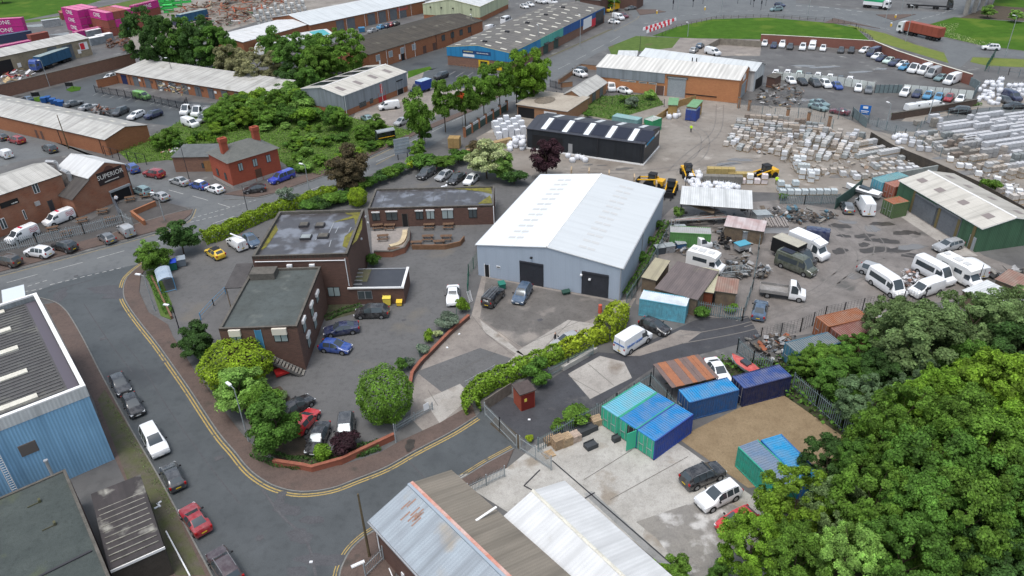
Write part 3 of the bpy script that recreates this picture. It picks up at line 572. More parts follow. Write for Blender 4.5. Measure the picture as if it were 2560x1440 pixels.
q_=b.onp('f',71,1121); b.window('f',0,0,0,0,mat('brown_frame',(.18,.15,.13)),P('dull_glass',(.13,.115,.105),.3),mull=0,r=(q_[0]-.75,q_[0]+.75,q_[1]-.65,q_[1]+.65))
mb=MB(); 
for k in range(20):
    t=k/19; a=b.onp('f',0+44*t,1150+78*t); 
a0=b.onp('f',-8,1130); a1=b.onp('f',40,1230); xm=a1[0]
for dx in(0,.42): mb.bar((xm-.2+dx,-.3,.5),(xm-.2+dx,-.3,8),.035)
for k in range(26): mb.bar((xm-.2,-.3,.7+k*.28),(xm+.22,-.3,.7+k*.28),.03)
mb.build('ladder',WF,b.e)
FAC=b
b=Bld('flat_roof_building','grey green lichen covered concrete roofed building at bottom left corner',(20,1540),(302,1500),(-150,1320),4.8)
# place from its visible corner instead
p=G(163,1172,4.8); q=G(275,1440,4.8); d=(q-p); b.rz=atan2(d.y,d.x)+pi/2; b.L=22; b.D=18
b.ux=Vector((cos(b.rz),sin(b.rz),0)); b.uy=Vector((-sin(b.rz),cos(b.rz),0)); b.o=Vector((p.x,p.y,0))-b.ux*b.L-b.uy*b.D; b.e.location=b.o; b.e.rotation_euler=(0,0,b.rz)
b.shell(BR_B); b.flat(FELTG,th=.25,drop=.12,cope=COPE)
for x,y,l in((100,1255,1.1),(138,1312,1.1)):
    q=b.top(x,y,4.7); MB().box(q.x-.1,q.y-.1,4.6,q.x+.1,q.y+.25,5.0).box(q.x-1.0,q.y-.05,4.68,q.x,q.y,4.78).build('roof_vent',MOSSP,b.e)
q=b.top(230,1377,4.7); MB().box(q.x-8,q.y-.1,4.66,q.x,q.y+.1,4.8).build('roof_gap',GUT,b.e)
b=Bld('outbuilding','small outbuilding with peeling moss streaked roof beside the kerb',(275,1425),(408,1366),(207,1250),3.6)
b.shell(mat('dark_timber',(.07,.06,.05),sc=1)); b.roof(MOSSR,'mono',3.75,ov=.05,edge=COPE); MB().box(0,-.15,3.35,b.L+.1,-.03,3.6).build('fascia',WF,b.e)
mb=MB(); [mb.box(.2,y,3.77,b.L-.2,y+.07,3.84) for y in np.arange(.6,b.D*.75,.75)]; mb.build('roof_rib',mat('pale_rib',(.35,.34,.29),(.2,.19,.16),sc=2),b.e)
# chimney flue
# --- 4 bottom middle roofs
def gable_by_ridge(name,label,E0,E1,Rg0,W,h,rh,L,mr,mr2,mw,**k):
    # E0: near-left eave start, E1 another point along that eave
    a=G(*E0,h); c=G(*E1,h); d=(c-a).normalized(); return a,d
a=G(933,1302,4.2); c=G(1127,1183,4.2); w=(c-a); rz=atan2(w.y,w.x); Lw=hypot(w.x,w.y); 
b=Bld('workshop','gabled workshop with blue grey and brown sheet roof, rusty ridge, by the road bend',(933,1302),(1127,1183),8,4.2)
b.D=-20.; b.o=b.o; 
mb=MB(); L=b.L; D=-20.
for p_,q_ in(((0,0),(0,D)),((L,D),(L,0)),((L,0),(0,0))): mb.face([(*p_,0),(*q_,0),(*q_,4.2),(*p_,4.2)])
mb.face([(L,0,4.2),(0,0,4.2),(L/2,0,5.5)]); mb.face([(0,D,0),(L,D,0),(L,D,4.2),(0,D,4.2)]); mb.build('wall',BR_B,b.e)
for i,(m,x0,x1,z0,z1) in enumerate(((RBLU,-.3,L/2,4.12,5.5),(ROLV,L/2,L+.3,5.5,4.12))):
    mb=MB(); mb.face([(x0,D,z0+.1),(x1,D,z1+.1),(x1,.3,z1+.1),(x0,.3,z0+.1)]); mb.face([(x0,D,z0),(x0,.3,z0),(x1,.3,z1),(x1,D,z1)]); mb.face([(x0,.3,z0),(x0,.3,z0+.1),(x1,.3,z1+.1),(x1,.3,z1)])
    mb.face([(x0,D,z0),(x0,D,z0+.1),(x0,.3,z0+.1),(x0,.3,z0)] if i==0 else [(x1,D,z1),(x1,.3,z1),(x1,.3,z1+.1),(x1,D,z1+.1)]); mb.build('roof',m,b.e)
mb=MB(); mb.box(L/2-.28,D,5.5,L/2-.02,.3,5.68); mb.build('ridge_flashing',P('grey_flash',(.3,.35,.4)),b.e)
mb=MB(); mb.box(L/2+.0,D,5.5,L/2+.3,.3,5.66); mb.build('rusty_ridge',mat('rusty_ridge',(.5,.2,.14),(.55,.4,.36),sc=1.2),b.e)
mb=MB(); 
for k in range(9):
    xx=L*.22+rnd.random()*L*.2; yy=-1.2-rnd.random()*2.2; zz=lambda x:4.12+(x+.3)/(L/2+.3)*1.38+.115
    mb.face([(xx-.5,yy,zz(xx-.5)),(xx+.5,yy,zz(xx+.5)),(xx+.5,yy+.16,zz(xx+.5)),(xx-.5,yy+.16,zz(xx-.5))])
mb.build('rust_stain',mat('rust',(.3,.17,.12),(.25,.2,.18),sc=2),b.e)
MB().box(L/2+.4,-6.6,4.9,L+.1,-6.4,4.98).build('roof_strap',WF,b.e)
mb=MB(); mb.box(-.45,D,4.0,-.32,.3,4.15); mb.build('gutter',SILV,b.e)
MB().box(-.12,-4.3,.5,-.02,-3.9,1.3).build('wall_box',WHITEP,b.e)
MB().bar((-.1,-.5,0),(-.1,-.5,4),.06).bar((-.5,-2.6,.9),(-.9,-4.5,.3),.05).build('downpipe',WHITEP,b.e)
a=Bld('workshop','white corrugated gabled workshop beside the concrete yard at the bottom',(1255,1302),(1411,1208),8,3.6)
b=a; L=b.L; D=-20.; mb=MB()
for p_,q_ in(((0,0),(0,D)),((L,D),(L,0)),((L,0),(0,0))): mb.face([(*p_,0),(*q_,0),(*q_,3.6),(*p_,3.6)])
mb.face([(L,0,3.6),(0,0,3.6),(L/2,0,4.7)]); mb.build('wall',CL_W,b.e)
for i,(x0,x1,z0,z1) in enumerate(((-.2,L/2,3.55,4.7),(L/2,L+.2,4.7,3.55))):
    mb=MB(); mb.face([(x0,D,z0+.1),(x1,D,z1+.1),(x1,.2,z1+.1),(x0,.2,z0+.1)]); mb.face([(x0,.2,z0),(x0,.2,z0+.1),(x1,.2,z1+.1),(x1,.2,z1)]); mb.build('roof',RL,b.e)
MB().bar((L/2,D,4.8),(L/2,.2,4.8),.16).build('ridge_cap',SKYL,b.e)
# --- 5 restaurant with gable
b=Bld('gabled_building','mottled brick gable fronted building with white roof and big dark sign',(222,445),(312,411),9.6,5.9)
b.shell(BR_M,gab='y',ridge=7.5); b.roof(RL,'y',7.5,ov=.25,oe=.1,edge=WF)
u0=b.onp('f',244,449)[0]; u1=b.onp('f',306,427)[0]; z1=b.onp('f',270,424)[1]; z0=b.onp('f',280,454)[1]; uc=(u0+u1)/2; zc=(z0+z1)/2
o=b.sign('f',0,0,0,0,P('sign_dark',(.035,.025,.025)),r=(u0,u1,z0,z1)); MB().bar((uc,-.1,z1-.3),(uc,-.02,z1-.3),1.0,0,18).build('sign_arch',P('sign_arch_brown',(.1,.045,.035)),o)
SCR_=P('sign_cream',(.72,.7,.65)); b.text('f',uc,zc+.25,'SUPERIOR',(u1-u0)*.235,SCR_,o,.13,1.0); b.scrib('f',uc-1.4,uc+1.4,z0+.3,z0+.52,SCR_,o)
u0=b.onp('f',279,493)[0]; u1=min(b.onp('f',326,478)[0],b.L-.35); z1=b.onp('f',299,472)[1]
b.door('f',0,0,0,0,BLKP,'entrance',RLT,r=(u0,u1,0,z1)); b.put('f',u0-.2,u1+.15,z1,z1+.35,RLT,'shutter_box',.4)
b.pipe(b.L,-.05,0,5.7,GUT)
SUP=b; rb=b
A_=G(190,500,3.5); wq=b.loc(A_); 
c=Bld('lean_to','brick lean-to with weathered ribbed tile roof beside the big dark sign',(190,500),(222,446),7,3.5)
# its front wall runs flush with the gable wall: local frame shared with the gabled building
c.rz=b.rz; c.ux=b.ux; c.uy=b.uy; wl=max(2.0,-wq.x); c.o=b.o-b.ux*wl+b.uy*.02; c.L=wl; c.D=7.5; c.e.location=c.o; c.e.rotation_euler=(0,0,c.rz)
mb=MB(); L,D=c.L,c.D; mb.face([(0,0,0),(L,0,0),(L,0,5.6),(0,0,3.5)]); mb.face([(L,D,0),(0,D,0),(0,D,3.5),(L,D,5.6)]); mb.face([(0,D,0),(0,0,0),(0,0,3.5),(0,D,3.5)]); mb.build('wall',BR_M,c.e)
mb=MB(); q=[(-.25,-.2,3.42),(L-.02,-.2,5.72),(L-.02,D+.2,5.72),(-.25,D+.2,3.42)]; mb.face(q); mb.face([(x,y,z-.12) for x,y,z in q][::-1]); [mb.face([q[k],(q[k][0],q[k][1],q[k][2]-.12),(q[(k+1)%4][0],q[(k+1)%4][1],q[(k+1)%4][2]-.12),q[(k+1)%4]][::-1],0) for k in range(4)]
mb.build('roof',mat('tile_ribbed',(.1,.092,.085),(.07,.063,.06),'corr',per=.35,amt=.35,sc=.6,bump=.6),c.e)
MB().bar((L*.75,D*.55,5.0),(L*.75,D*.55,6.4),.4,0,10).bar((L*.75,D*.55,6.4),(L*.75+.1,D*.55+1.5,6.5),.42,0,10).build('duct',SILV,c.e)
MB().bar((L-.3,D+1.0,5.0),(L-.3,D+1.0,7.4),.4,0,10).bar((L-.3,D+1,7.4),(L-.9,D+2.6,7.4),.42,0,10).build('duct',SILV,c.e)
d=Bld('brick_wing','long brick wing with grey sheet roof and white windows at the left edge',(-95,520),(152,437),9.5,6.7)
d.shell(BR_M,gab='x',ridge=7.9); d.roof(RG,'x',7.9,ov=.2,edge=GUT)
d.window('f',77,460,101,480,WF,GLS); d.window('f',54,526,69,547,WF,GLS,mull=0); d.window('f',-5,549,20,569,WF,GLS); d.door('f',118,503,142,536,GUT,'door',COPE)
u0,u1,z0,z1=d.rect('f',0,493,53,520); o=d.sign('f',0,0,0,0,P('sign_black',(.015,.015,.015)),r=(u0-.5,u1,(z0+z1)/2-.45,(z0+z1)/2+.45)); d.scrib('f',(u0+u1)/2,u1-.2,(z0+z1)/2-.3,(z0+z1)/2-.05,SCR_,o)
u,z=d.onp('f',92,508); d.put('f',u-.4,u+.4,z-.35,z+.35,SILV,'air_unit',.35)
# --- 6,7 long brick units upper left
b=Bld('industrial_unit','long low orange brick unit with pale sheet roof at the left edge',(-160,254),(262,350),(366,313),3.4)
b.shell(BR_O,gab='x',ridge=4.6); b.roof(RP,'x',4.6,ov=.2,edge=GUT); 
for k in range(13): b.sky([(b.L-3.5-k*3.9,b.D*.72)],SKYL,(1.5,.8),'x',4.6)
for k in(.3,.62): MB().box(b.L*k,-.25,3.6,b.L*k+.25,b.D*.5,3.66).build('roof_strap',WF,b.e)
for x,y in((93,337),(107,342)): u,z=b.onp('f',x,y); b.put('f',u-.45,u+.45,0,2,BR_B,'bricked_doorway',.04)
for x in(.35,.75,.97): b.pipe(b.L*x,-.08,0,3.3,GUT)
b=Bld('industrial_unit','long low brick unit row with dirty cream roof behind the car park',(289,181),(665,240),(345,156),2.9)
b.shell(BR_O); b.roof(RP,'mono',4.0,ov=.35,edge=GUT)
mb=MB(); mb.face([(0,b.D,2.9),(b.L,b.D,2.9),(b.L,b.D,4),(0,b.D,4)]); [mb.face([(x,0,2.9),(x,b.D,2.9),(x,b.D,4)]) for x in(0,b.L)]; mb.build('back_wall',BR_O,b.e)
for k in range(11):
    x=2+k*(b.L-3)/11; b.door('f',0,0,0,0,P('navy_door',(.02,.03,.09)) if k==0 else ROLL,'roller_door',r=(x,x+1.9,0,2.3))
    if k: b.put('f',x+2.2,x+3.0,1.5,2.1,WF if k%2 else BR_B,'name_board',.08)
for k in range(11): b.pipe(b.L*k/10.5,-.08,0,2.8,GUT,.05)
# --- 8 grey cladding shed
b=Bld('industrial_unit','grey clad unit with red entrance and solar panels on its pale roof',(857,240),(1015,180),(753,222),4.9)
b.shell(BR_O,0,1.4,'plinth'); b.shell(CL_GD,1.4,4.9,gab='x',ridge=6.0,inset=.06); b.roof(RC,'x',6.0,ov=.2,edge=WF,cap=WF)
for x,y in((851,223),(895,208),(932,193),(968,179)): p=b.roofpt(x,y,6.0); b.sky([p],SKYB,(1.3,2.6),'x',6.0)
for k in range(4):
    x=2+k*(b.L-3)/4; yc=b.D*.76; b.sky([(x+1.9,yc)],P('solar_panel',(.02,.022,.035),.2),(3.6,b.D*.38),'x',6.0,name='solar_array')
u0,z0=b.onp('f',945,210); u1,z1=b.onp('f',958,237); o=b.put('f',u0,u0+1.6,2.0,4.5,CL_GD,'sign_panel',.1)
for k in range(6): b.put('f',u0+.35,u0+1.25,4.1-k*.38,4.35-k*.38,P('red_letters',(.6,.04,.04)),'lettering_mark',.14,parent=o,n0=.11)
u,z=b.onp('f',999,212); b.door('f',0,0,0,0,BLKP,'roller_door',SILV,r=(u-1.1,u+1.1,0,3.4)); u2=b.onp('f',957,250)[0]; b.door('f',0,0,0,0,P('red_door',(.4,.03,.03)),'door',P('red_frame',(.4,.05,.05)),r=(u2-1.4,u2+1.2,0,2.3))
for x in(903,912,930): u=b.onp('f',x,265)[0]; b.window('f',0,0,0,0,DK,GLS,r=(u-.6,u+.6,.7,1.9))
b.pipe(b.L*.57,-.15,0,4.9); b.pipe(.3,-.15,0,4.9)
# --- 9 dark roof brick range, 10 white roof range, 11 pale green shed
b=Bld('industrial_unit','red brick range with mossy dark asbestos roof beside the service road',(922,137),(1206,52),(880,97),4.4)
b.shell(BR_O,gab='x',ridge=5.8); b.roof(RD,'x',5.8,ov=.2,edge=COPE)
for k,x in enumerate((942,975,1005,1035,1110,1133,1155,1176)):
    u=b.onp('f',x,120)[0]; b.window('f',0,0,0,0,WF if k<4 else DK,RLT if k<4 else GLS,r=(u-.8,u+.8,2.0,3.7),mull=0)
for x in(1006,1062,1087): u=b.onp('f',x,130)[0]; b.door('f',0,0,0,0,BLKP if x==1006 else BR_B,'door',BR_B,r=(u-.6,u+.6,0,2.2))
for x in(.13,.28,.36,.55,.7,.88): b.pipe(b.L*x,-.1,0,4.3,WHITEP if x<.5 else GUT)
for x,y in((1000,150),(950,162)): u=b.onp('f',x,y)[0]; b.put('f',u-.3,u+.3,.6,2.0,WF,'notice',.08)
ROFF=mat('roof_offwhite',(.56,.59,.6),(.5,.53,.54),'corr',per=.4,amt=.1,rough=.6,bump=.2,sc=.2,streak=.6,seam=5)
b=Bld('industrial_unit','long red brick range under a brilliant white sheet roof at the top',(775,63),(1062,2),22,4.2)
b.shell(BR_O,gab='x',ridge=6.2,rf=.5); b.roof(ROFF,'x',6.2,ov=.3,edge=SILV,cap=WF)
for k,x in enumerate((850,878,930,958,986,1010)): u=b.onp('f',x,60)[0]; b.door('f',0,0,0,0,ROLL,'roller_door',r=(u-1.5,u+1.5,0,3.5))
u=b.onp('f',1007,30)[0]; o=b.put('f',u-2.5,u+2.5,2.6,3.8,P('notice_red',(.4,.1,.08)),'sign',.1)
for x in(865,912,945,972,1000,1030): u=b.onp('f',x,50)[0]; b.pipe(u,-.1,0,4,WHITEP)
b=Bld('industrial_unit','brick unit with bluish white panelled roof behind the dark green trees',(607,106),(775,60),(566,83),4.2)
b.shell(BR_O,gab='x',ridge=5.0); b.roof(RL,'x',5.0,ov=.2,edge=SILV)
mb=MB(); [mb.box(x,-.2,4.4,x+.25,b.D*.5,5.16) for x in np.arange(3,b.L,6)]; 
for k in range(4): MB().box(3+k*6,0,4.33,3.25+k*6,.2,4.45).build('roof_strap',COPE,b.e)
b=Bld('shed','white and teal saw-tooth roofed shed among the trees at the top',(735,107),(838,88),(722,88),3.5)
b.shell(CL_W,gab='x',ridge=4.5); b.roof(CL_W,'x',4.5,ov=.2,edge=GUT); b.sky([(b.L*.75,b.D*.3)],P('teal_sheet',(.08,.33,.35)),(5,b.D*.4),'x',4.5,name='teal_panel')
b=Bld('shed','curved white tunnel shed half hidden by trees at the top',(632,118),(700,118),8,2.6)
mb=MB(); n=8
for i in range(n):
    t0,t1=pi*i/n,pi*(i+1)/n; y0,y1=b.D/2-b.D/2*cos(t0),b.D/2-b.D/2*cos(t1); z0,z1=2.6*sin(t0)+.6,2.6*sin(t1)+.6
    mb.face([(0,y0,z0),(b.L,y0,z0),(b.L,y1,z1),(0,y1,z1)]); mb.face([(b.L,y0,0),(b.L,y1,0),(b.L,y1,z1),(b.L,y0,z0)])
mb.face([(0,0,0),(b.L,0,0),(b.L,0,.6),(0,0,.6)]); mb.build('shell',CL_W,b.e)
b=Bld('industrial_unit','pale green clad warehouse on a brick base at the top',(1057,10),(1199,17),26,5.2)
b.e.rotation_euler=(0,0,b.rz); b.shell(BR_O,0,1.6,'plinth'); b.shell(CL_PG,1.6,5.2,gab='y',ridge=7.2,inset=.06); b.roof(CL_W,'y',7.2,ov=.2,edge=RYEL)
for x in(1077,1104,1133,1178): u,z=b.onp('f',x,20); MB().box(u-.2,-.5,4.1,u+.2,-.05,4.5,bottom=True).build('flood_lamp',BLKP,b.e)
# --- 12 blue trade unit
b=Bld('trade_unit','long trade unit with blue and turquoise cladding and speckled grey roof',(1117,117),(1276,133),(1390,10),5.0)
q=G(1516,22,5.0); 
b.shell(BR_W,0,2.6,'lower_wall'); b.shell(CL_SB,2.6,5.0,inset=.08,gab='y',ridge=6.2,name='upper_cladding'); b.roof(mat('grey_trade_roof',(.16,.155,.145),(.13,.125,.12),'corr',per=.35,amt=.2,bump=.4,rough=.9,c3=(.2,.19,.17)),'y',6.2,ov=.1,edge=RYEL)
for j in range(4):
    for k in range(15):
        if (k*7+j*3)%11==5: continue
        b.sky([(b.L*(.13+.24*j+(.045 if k%2 else 0)),1.8+k*(b.D-2)/15)],SKYL,(1.9,.8),'y',6.2)
for k in range(5): p_=(b.L*.5,4+k*b.D/5.2); MB().box(p_[0]-.6,p_[1]-.4,6.2,p_[0]+.6,p_[1]+.4,6.75).build('roof_vent',GUT,b.e)
D=b.D
for m,a,c in((CL_TQ,.27,.5),(CL_NB,.5,.99)): b.put('r',D*a,D*c,2.6,5.05,m,'cladding_panel',.14)
b.put('r',D*.73,D*.83,1.2,4.4,WHITEP,'shopfront',.18); b.put('r',D*.83,D*.88,.8,3.2,P('red_panel',(.6,.03,.05)),'red_panel',.2); b.put('r',D*.88,D*.985,.3,4.6,DK,'shopfront',.17)
o=b.sign('r',0,0,0,0,WHITEP,r=(D*.725,D*.835,3.5,4.6)); b.scrib('r',D*.74,D*.81,3.8,4.4,P('blue_letters',(.03,.1,.4)),o,.14)
o=b.sign('r',0,0,0,0,WHITEP,r=(D*.88,D*.99,3.7,4.7)); o=b.sign('r',0,0,0,0,WHITEP,r=(D*.34,D*.40,3.2,3.9))
for a in(.30,.405): b.door('r',0,0,0,0,P('dark_green_shutter',(.05,.08,.07)),'roller_door',r=(D*a,D*a+3,0,2.9)); b.put('r',D*a,D*a+3,2.9,3.1,GUT,'door_canopy',1.0)
o=b.sign('f',0,0,0,0,P('sign_navy',(.02,.06,.16)),r=(b.L*.25,b.L*.7,3.7,4.7)); b.scrib('f',b.L*.27,b.L*.42,4.1,4.5,RYEL,o)
b.scrib('f',b.L*.48,b.L*.66,4.05,4.3,WF,o,seed=3); b.sign('f',0,0,0,0,WHITEP,r=(b.L*.26,b.L*.44,2.9,3.6))
YD=P('yellow_door',(.62,.42,.02)); u0=b.L*.52; b.door('f',0,0,0,0,YD,'entrance',r=(b.L*.5,b.L*.67,0,2.3)); b.put('f',b.L*.53,b.L*.64,.3,2.0,DK,'glass_door',.08); b.door('f',0,0,0,0,YD,'entrance',r=(b.L*.75,b.L*.86,0,2.2))
mb=MB(); [mb.bar((x,-1.6,0),(x,-1.6,1),.03) for x in np.arange(b.L*.25,b.L*.5,1)]; mb.bar((b.L*.25,-1.6,1),(b.L*.5,-1.6,1),.03); mb.build('ramp_rail',BR_P,b.e)
# --- 13 big orange brick factory with white roofs
b=Bld('factory','big orange brick factory with ribbed white roof and grey cladding panel',(1492,167),(1850,201),(1522,140),5.4)
b.shell(mat('brick_bright',(.464,.208,.091),(.403,.169,.078),kind='brick'),gab='x',ridge=6.6,rf=.72); b.roof(mat('roof_cream_white',(.637,.629,.595),(.595,.586,.552),'corr',per=1.1,amt=.3,bump=.4,sc=.2),'x',6.6,rf=.72,ov=.2,edge=WF)
u=b.onp('f',1662,200)[0]; b.put('f',-.02,u,3.0,5.35,CL_GD,'cladding_panel',.12)
u0,u1,z0,z1=b.rect('f',1671,193,1712,238); b.door('f',0,0,0,0,RLT,'roller_door',BR_P,r=(u0,u1,0,4.4)); b.put('f',u0-.4,u1+.4,4.4,4.9,COPE,'lintel',.12)
u=b.onp('f',1650,225)[0]; b.door('f',0,0,0,0,BR_B,'door',WF,r=(u-1,u+1,0,2.3))
for x in(1560,1580,1607,1632): u=b.onp('f',x,205)[0]; b.window('f',0,0,0,0,WF,GLS,r=(u-1,u+1,2.5,2.85),mull=0)
u=b.onp('f',1760,240)[0]; b.put('f',u-4.5,u+3,.9,1.1,BLKP,'rail',.1); b.sign('r',0,0,0,0,WHITEP,r=(b.D*.35,b.D*.6,4.2,5.4))
b.door('r',0,0,0,0,RLT,'roller_door',r=(b.D*.3,b.D*.75,0,3.2)); mb=MB(); [mb.bar((x,b.D*.72,6.4),(x,b.D*.72,7.6),.15) for x in(b.L*.62,b.L*.65)]; mb.build('flue',GUT,b.e)
b=Bld('factory','second white sheet roof with grey gable behind the orange brick factory',(1600,140),(1888,178),(1612,123),5.0)
b.shell(CL_W,gab='x',ridge=6.2); b.roof(ROFF,'x',6.2,ov=.3,edge=SILV); b.put('r',b.D*.2,b.D*.9,0,2.6,BLKP,'bay_shade_panel',.05)  # bay is a black panel on the wall, painting the shade inside
b=Bld('shed','small flat white roofed lean-to left of the white factory roofs',(1545,140),(1590,141),5,3); b.shell(CL_W); b.roof(CL_W,'mono',3.2,edge=SILV)
# --- 14,15 garage and flat roofed store
b=Bld('garage','small brick garage with grey corrugated gable roof',(1457,246),(1516,206),5.5,2.6)
b.shell(BR_P,gab='x',ridge=4.1,rf=.5); b.roof(RP,'x',4.1,ov=.3,edge=SILV)
for t in(.16,.46,.78): b.door('f',0,0,0,0,ROLL,'roller_door',r=(b.L*t-.9,b.L*t+.9,0,2.2))
b.put('l',b.D*.1,b.D*.9,.1,2.6,CL_G,'gable_panel',.06)
b=Bld('store','low brick store with pale concrete flat roof and a heap of gravel on it',(1293,261),(1417,279),(1350,228),2.8)
b.shell(BR_P); b.roof(mat('pale_flat_roof',(.4,.36,.3),(.33,.29,.24),sc=.3),'mono',2.85,ov=.3,edge=SILV)
c=b.top(1362,250,3); mb=MB(); n=12
for i in range(n): t0,t1=2*pi*i/n,2*pi*(i+1)/n; mb.face([(c.x+2.3*cos(t0),c.y+3*sin(t0),3.0),(c.x+2.3*cos(t1),c.y+3*sin(t1),3.0),(c.x,c.y,3.7)])
mb.build('gravel_heap',mat('gravel_heap',(.2,.17,.13),(.13,.11,.09),sc=2),b.e)
b.put('f',.2,b.L*.35,0,2.3,BLKP,'bay_shade_panel',.05); b.put('f',b.L*.55,b.L*.8,.8,2.2,WHITEP,'shutter',.06)  # black board on the closed wall stands for shade inside the bay
# --- 16 black building
b=Bld('warehouse','black clad warehouse with dark roof and five white rooflight strips',(1317,322),(1611,361),(1356,282),4.2)
b.shell(CL_K,gab='x',ridge=5.3); b.roof(RBK,'x',5.3,ov=.12,edge=GUT)
for k in range(5):
    x=b.L*(.14+.185*k); b.sky([(x,b.D*.25)],RW,(1.1,b.D*.42),'x',5.3); b.sky([(x+.3,b.D*.75)],RW,(1.1,b.D*.42),'x',5.3)
mb=MB()
for k in range(6):
    x=b.L*(.05+.185*k); w_=1.9 if 0<k<5 else 1.2; b.sky([(b.L*(.14+.185*k)-b.L*.0925,b.D*.25)],P('solar_panel',(.02,.022,.035),.2),(b.L*.11,b.D*.38),'x',5.3,th=.14,name='solar_array') if k<6 and k>0 else 0
MB().box(-.1,-.15,0,b.L+.15,b.D+.1,.28).build('plinth',WF,b.e)
b.put('f',b.L*.05,b.L*.32,.3,3.2,BLKP,'bay_shade_panel',.04)  # flat black panel, the bay's inner shade put in as colour
tb=P('sign_lightblue',(.05,.4,.7)); b.scrib('r',b.D*.14,b.D*.62,3.3,3.95,tb,b.e,.06); b.scrib('r',b.D*.65,b.D*.93,3.3,3.95,WF,b.e,.06,4); b.scrib('r',b.D*.05,b.D*.12,3.2,3.9,WF,b.e,.06,2) 
for x in(.62,.98): b.pipe(b.L*x,-.1,.2,4.1,GUT)
u,z=b.onp('f',1487,378); b.put('f',b.L*.37,b.L*.405,.3,2.3,SILV,'door',.06)
# --- 17 green shed
b=Bld('industrial_unit','dark green clad unit with cream roof and two grey roller doors',(2250,452),(2457,572),(2377,432),3.9)
b.D=abs(b.D)
b.shell(CL_GN,gab='x',ridge=5.0); b.roof(RC,'x',5.0,ov=.2,edge=WF,cap=WF)
b.door('f',2291,487,2335,563,ROLL); b.door('f',2344,515,2392,590,ROLL)
for x in(2267,2340,2397,2442): u=b.onp('f',x,560)[0]; b.put('f',u-.25,u+.25,0,3.8,mat('olive_post',(.16,.13,.06),sc=2),'pillar',.12)
u=b.onp('f',2432,600)[0]; b.door('f',0,0,0,0,RLT,'door',SILV,r=(u-.55,u+.55,0,2.1))
for x,y in((2305,453),(2349,477),(2408,508),(2470,542)): p=b.roofpt(x,y,5.0); b.sky([p],SKYB,(1.4,1.2),'x',5.0)
for x,y in((2375,444),(2421,468),(2480,498),(2545,532)): p=b.roofpt(x,y,5.0); b.sky([(p[0],min(p[1],b.D*.8))],SKYB,(1.4,1.0),'x',5.0)
# --- 18 red brick house with hipped slate roof
b=Bld('brick_house','two storey bright red brick house with hipped slate roof and chimneys',(570,407),(693,370),(538,376),5.2)
b.shell(BR_R); b.shell(mat('rendered_base',(.42,.38,.35),sc=1),0,.7,'plinth',inset=.06); b.roof(SLATE,'hip',7.2,ov=.4)
for x,y in((600,412),(636,400),(670,392)): u=b.onp('f',x,y)[0]; b.window('f',0,0,0,0,DK,PANE,r=(u-.45,u+.45,3.0,4.5))
u=b.onp('f',648,440)[0]; b.door('f',0,0,0,0,mat('brown_door',(.12,.06,.04)),'door',BR_R,r=(u-.65,u+.65,0,2.4))
for t in(.3,.7): b.window('l',0,0,0,0,DK,GLS,r=(b.D*t-.4,b.D*t+.4,1.2,2.6))
for x,y in((.14,.45),(.86,.62)):
    cx,cy=b.L*x,b.D*y; mb=MB().box(cx-.6,cy-.5,5.2,cx+.6,cy+.5,8.0).box(cx-.72,cy-.62,8.0,cx+.72,cy+.62,8.7); ch=mb.build('chimney',BR_R,b.e); mb=MB(); [mb.bar((cx+dx,cy,8.4),(cx+dx,cy,8.9),.13,0,7) for dx in(-.28,.0,.28)]; mb.build('chimney_pot',BR_R,ch)
b=Bld('brick_house_annex','flat roofed brick annex on the left of the hipped roof house',(430,394),(535,392),(465,366),3.0)
b.shell(BR_W); b.roof(mat('annex_slate',(.13,.14,.14),sc=1),'mono',3.3,ov=.2,edge=COPE); b.window('f',503,408,512,420,DK,GLS,mull=0)
b.put('f',b.L*.72,b.L*.98,0,2.2,mat('timber_gate',(.3,.15,.06),sc=1),'gate',.1)
# --- 19 tan transport shed upper left
b=Bld('industrial_unit','tan rendered shed with patchy corrugated roof and loading doors',(-70,158),(220,96),(-90,100),5.0)
b.D=11; b.shell(REND,gab='x',ridge=6.0,rf=.6); b.roof(RP,'x',6.0,rf=.6,ov=.25,edge=COPE)
u0,u1,z0,z1=b.rect('f',0,150,38,180); b.door('f',0,0,0,0,BLKP,'bay_shade_panel',r=(u0-2,u1,0,4)); b.door('f',155,117,190,150,ROLL); b.door('f',118,123,150,150,ROLL)  # first opening is a black sheet painted for the shaded interior
o=b.sign('f',196,108,222,122,WHITEP); u0,u1,z0,z1=b.rect('f',196,108,222,122); b.put('f',u0+.2,u0+1.5,z0+.2,z1-.2,P('red_panel',(.6,.03,.05)),'sign_logo',.13)
for x,y in((50,167),(200,133)): u,z=b.onp('f',x,y); b.put('f',u-.5,u+.5,1.2,2.4,WF,'notice',.08)
# --- shacks in the scrapyard
def shack(label,A,B,C,h,mw,mr,kind='mono',rh=.3,name='shack',posts=False):
    s=Bld(name,label,A,B,C,h,'shed')
    if posts:
        mb=MB(); [mb.bar((x,y,0),(x,y,h),.07) for x in(.1,s.L/2,s.L-.1) for y in(.1,s.D-.1)]; mb.build('post',GUT,s.e)
    else: s.shell(mw)
    s.roof(mr,kind,h+rh,ov=.15,edge=COPE); return s
WD=mat('weathered_timber',(.2,.15,.1),(.13,.1,.075),sc=1.5)
BRS=mat('brown_fibre_sheet',(.17,.14,.135),(.13,.11,.11),'corr',per=.3,amt=.3,sc=.5,bump=.5,c3=(.22,.2,.15))
shack('open timber canopy with patched white sheet roof behind the scrapyard',(1702,511),(1880,524),(1715,473),3.2,None,CL_W,rh=.4,name='canopy',posts=True)
shack('brown corrugated roofed shack in the scrapyard',(1640,722),(1742,750),(1672,655),2.5,WD,BRS)
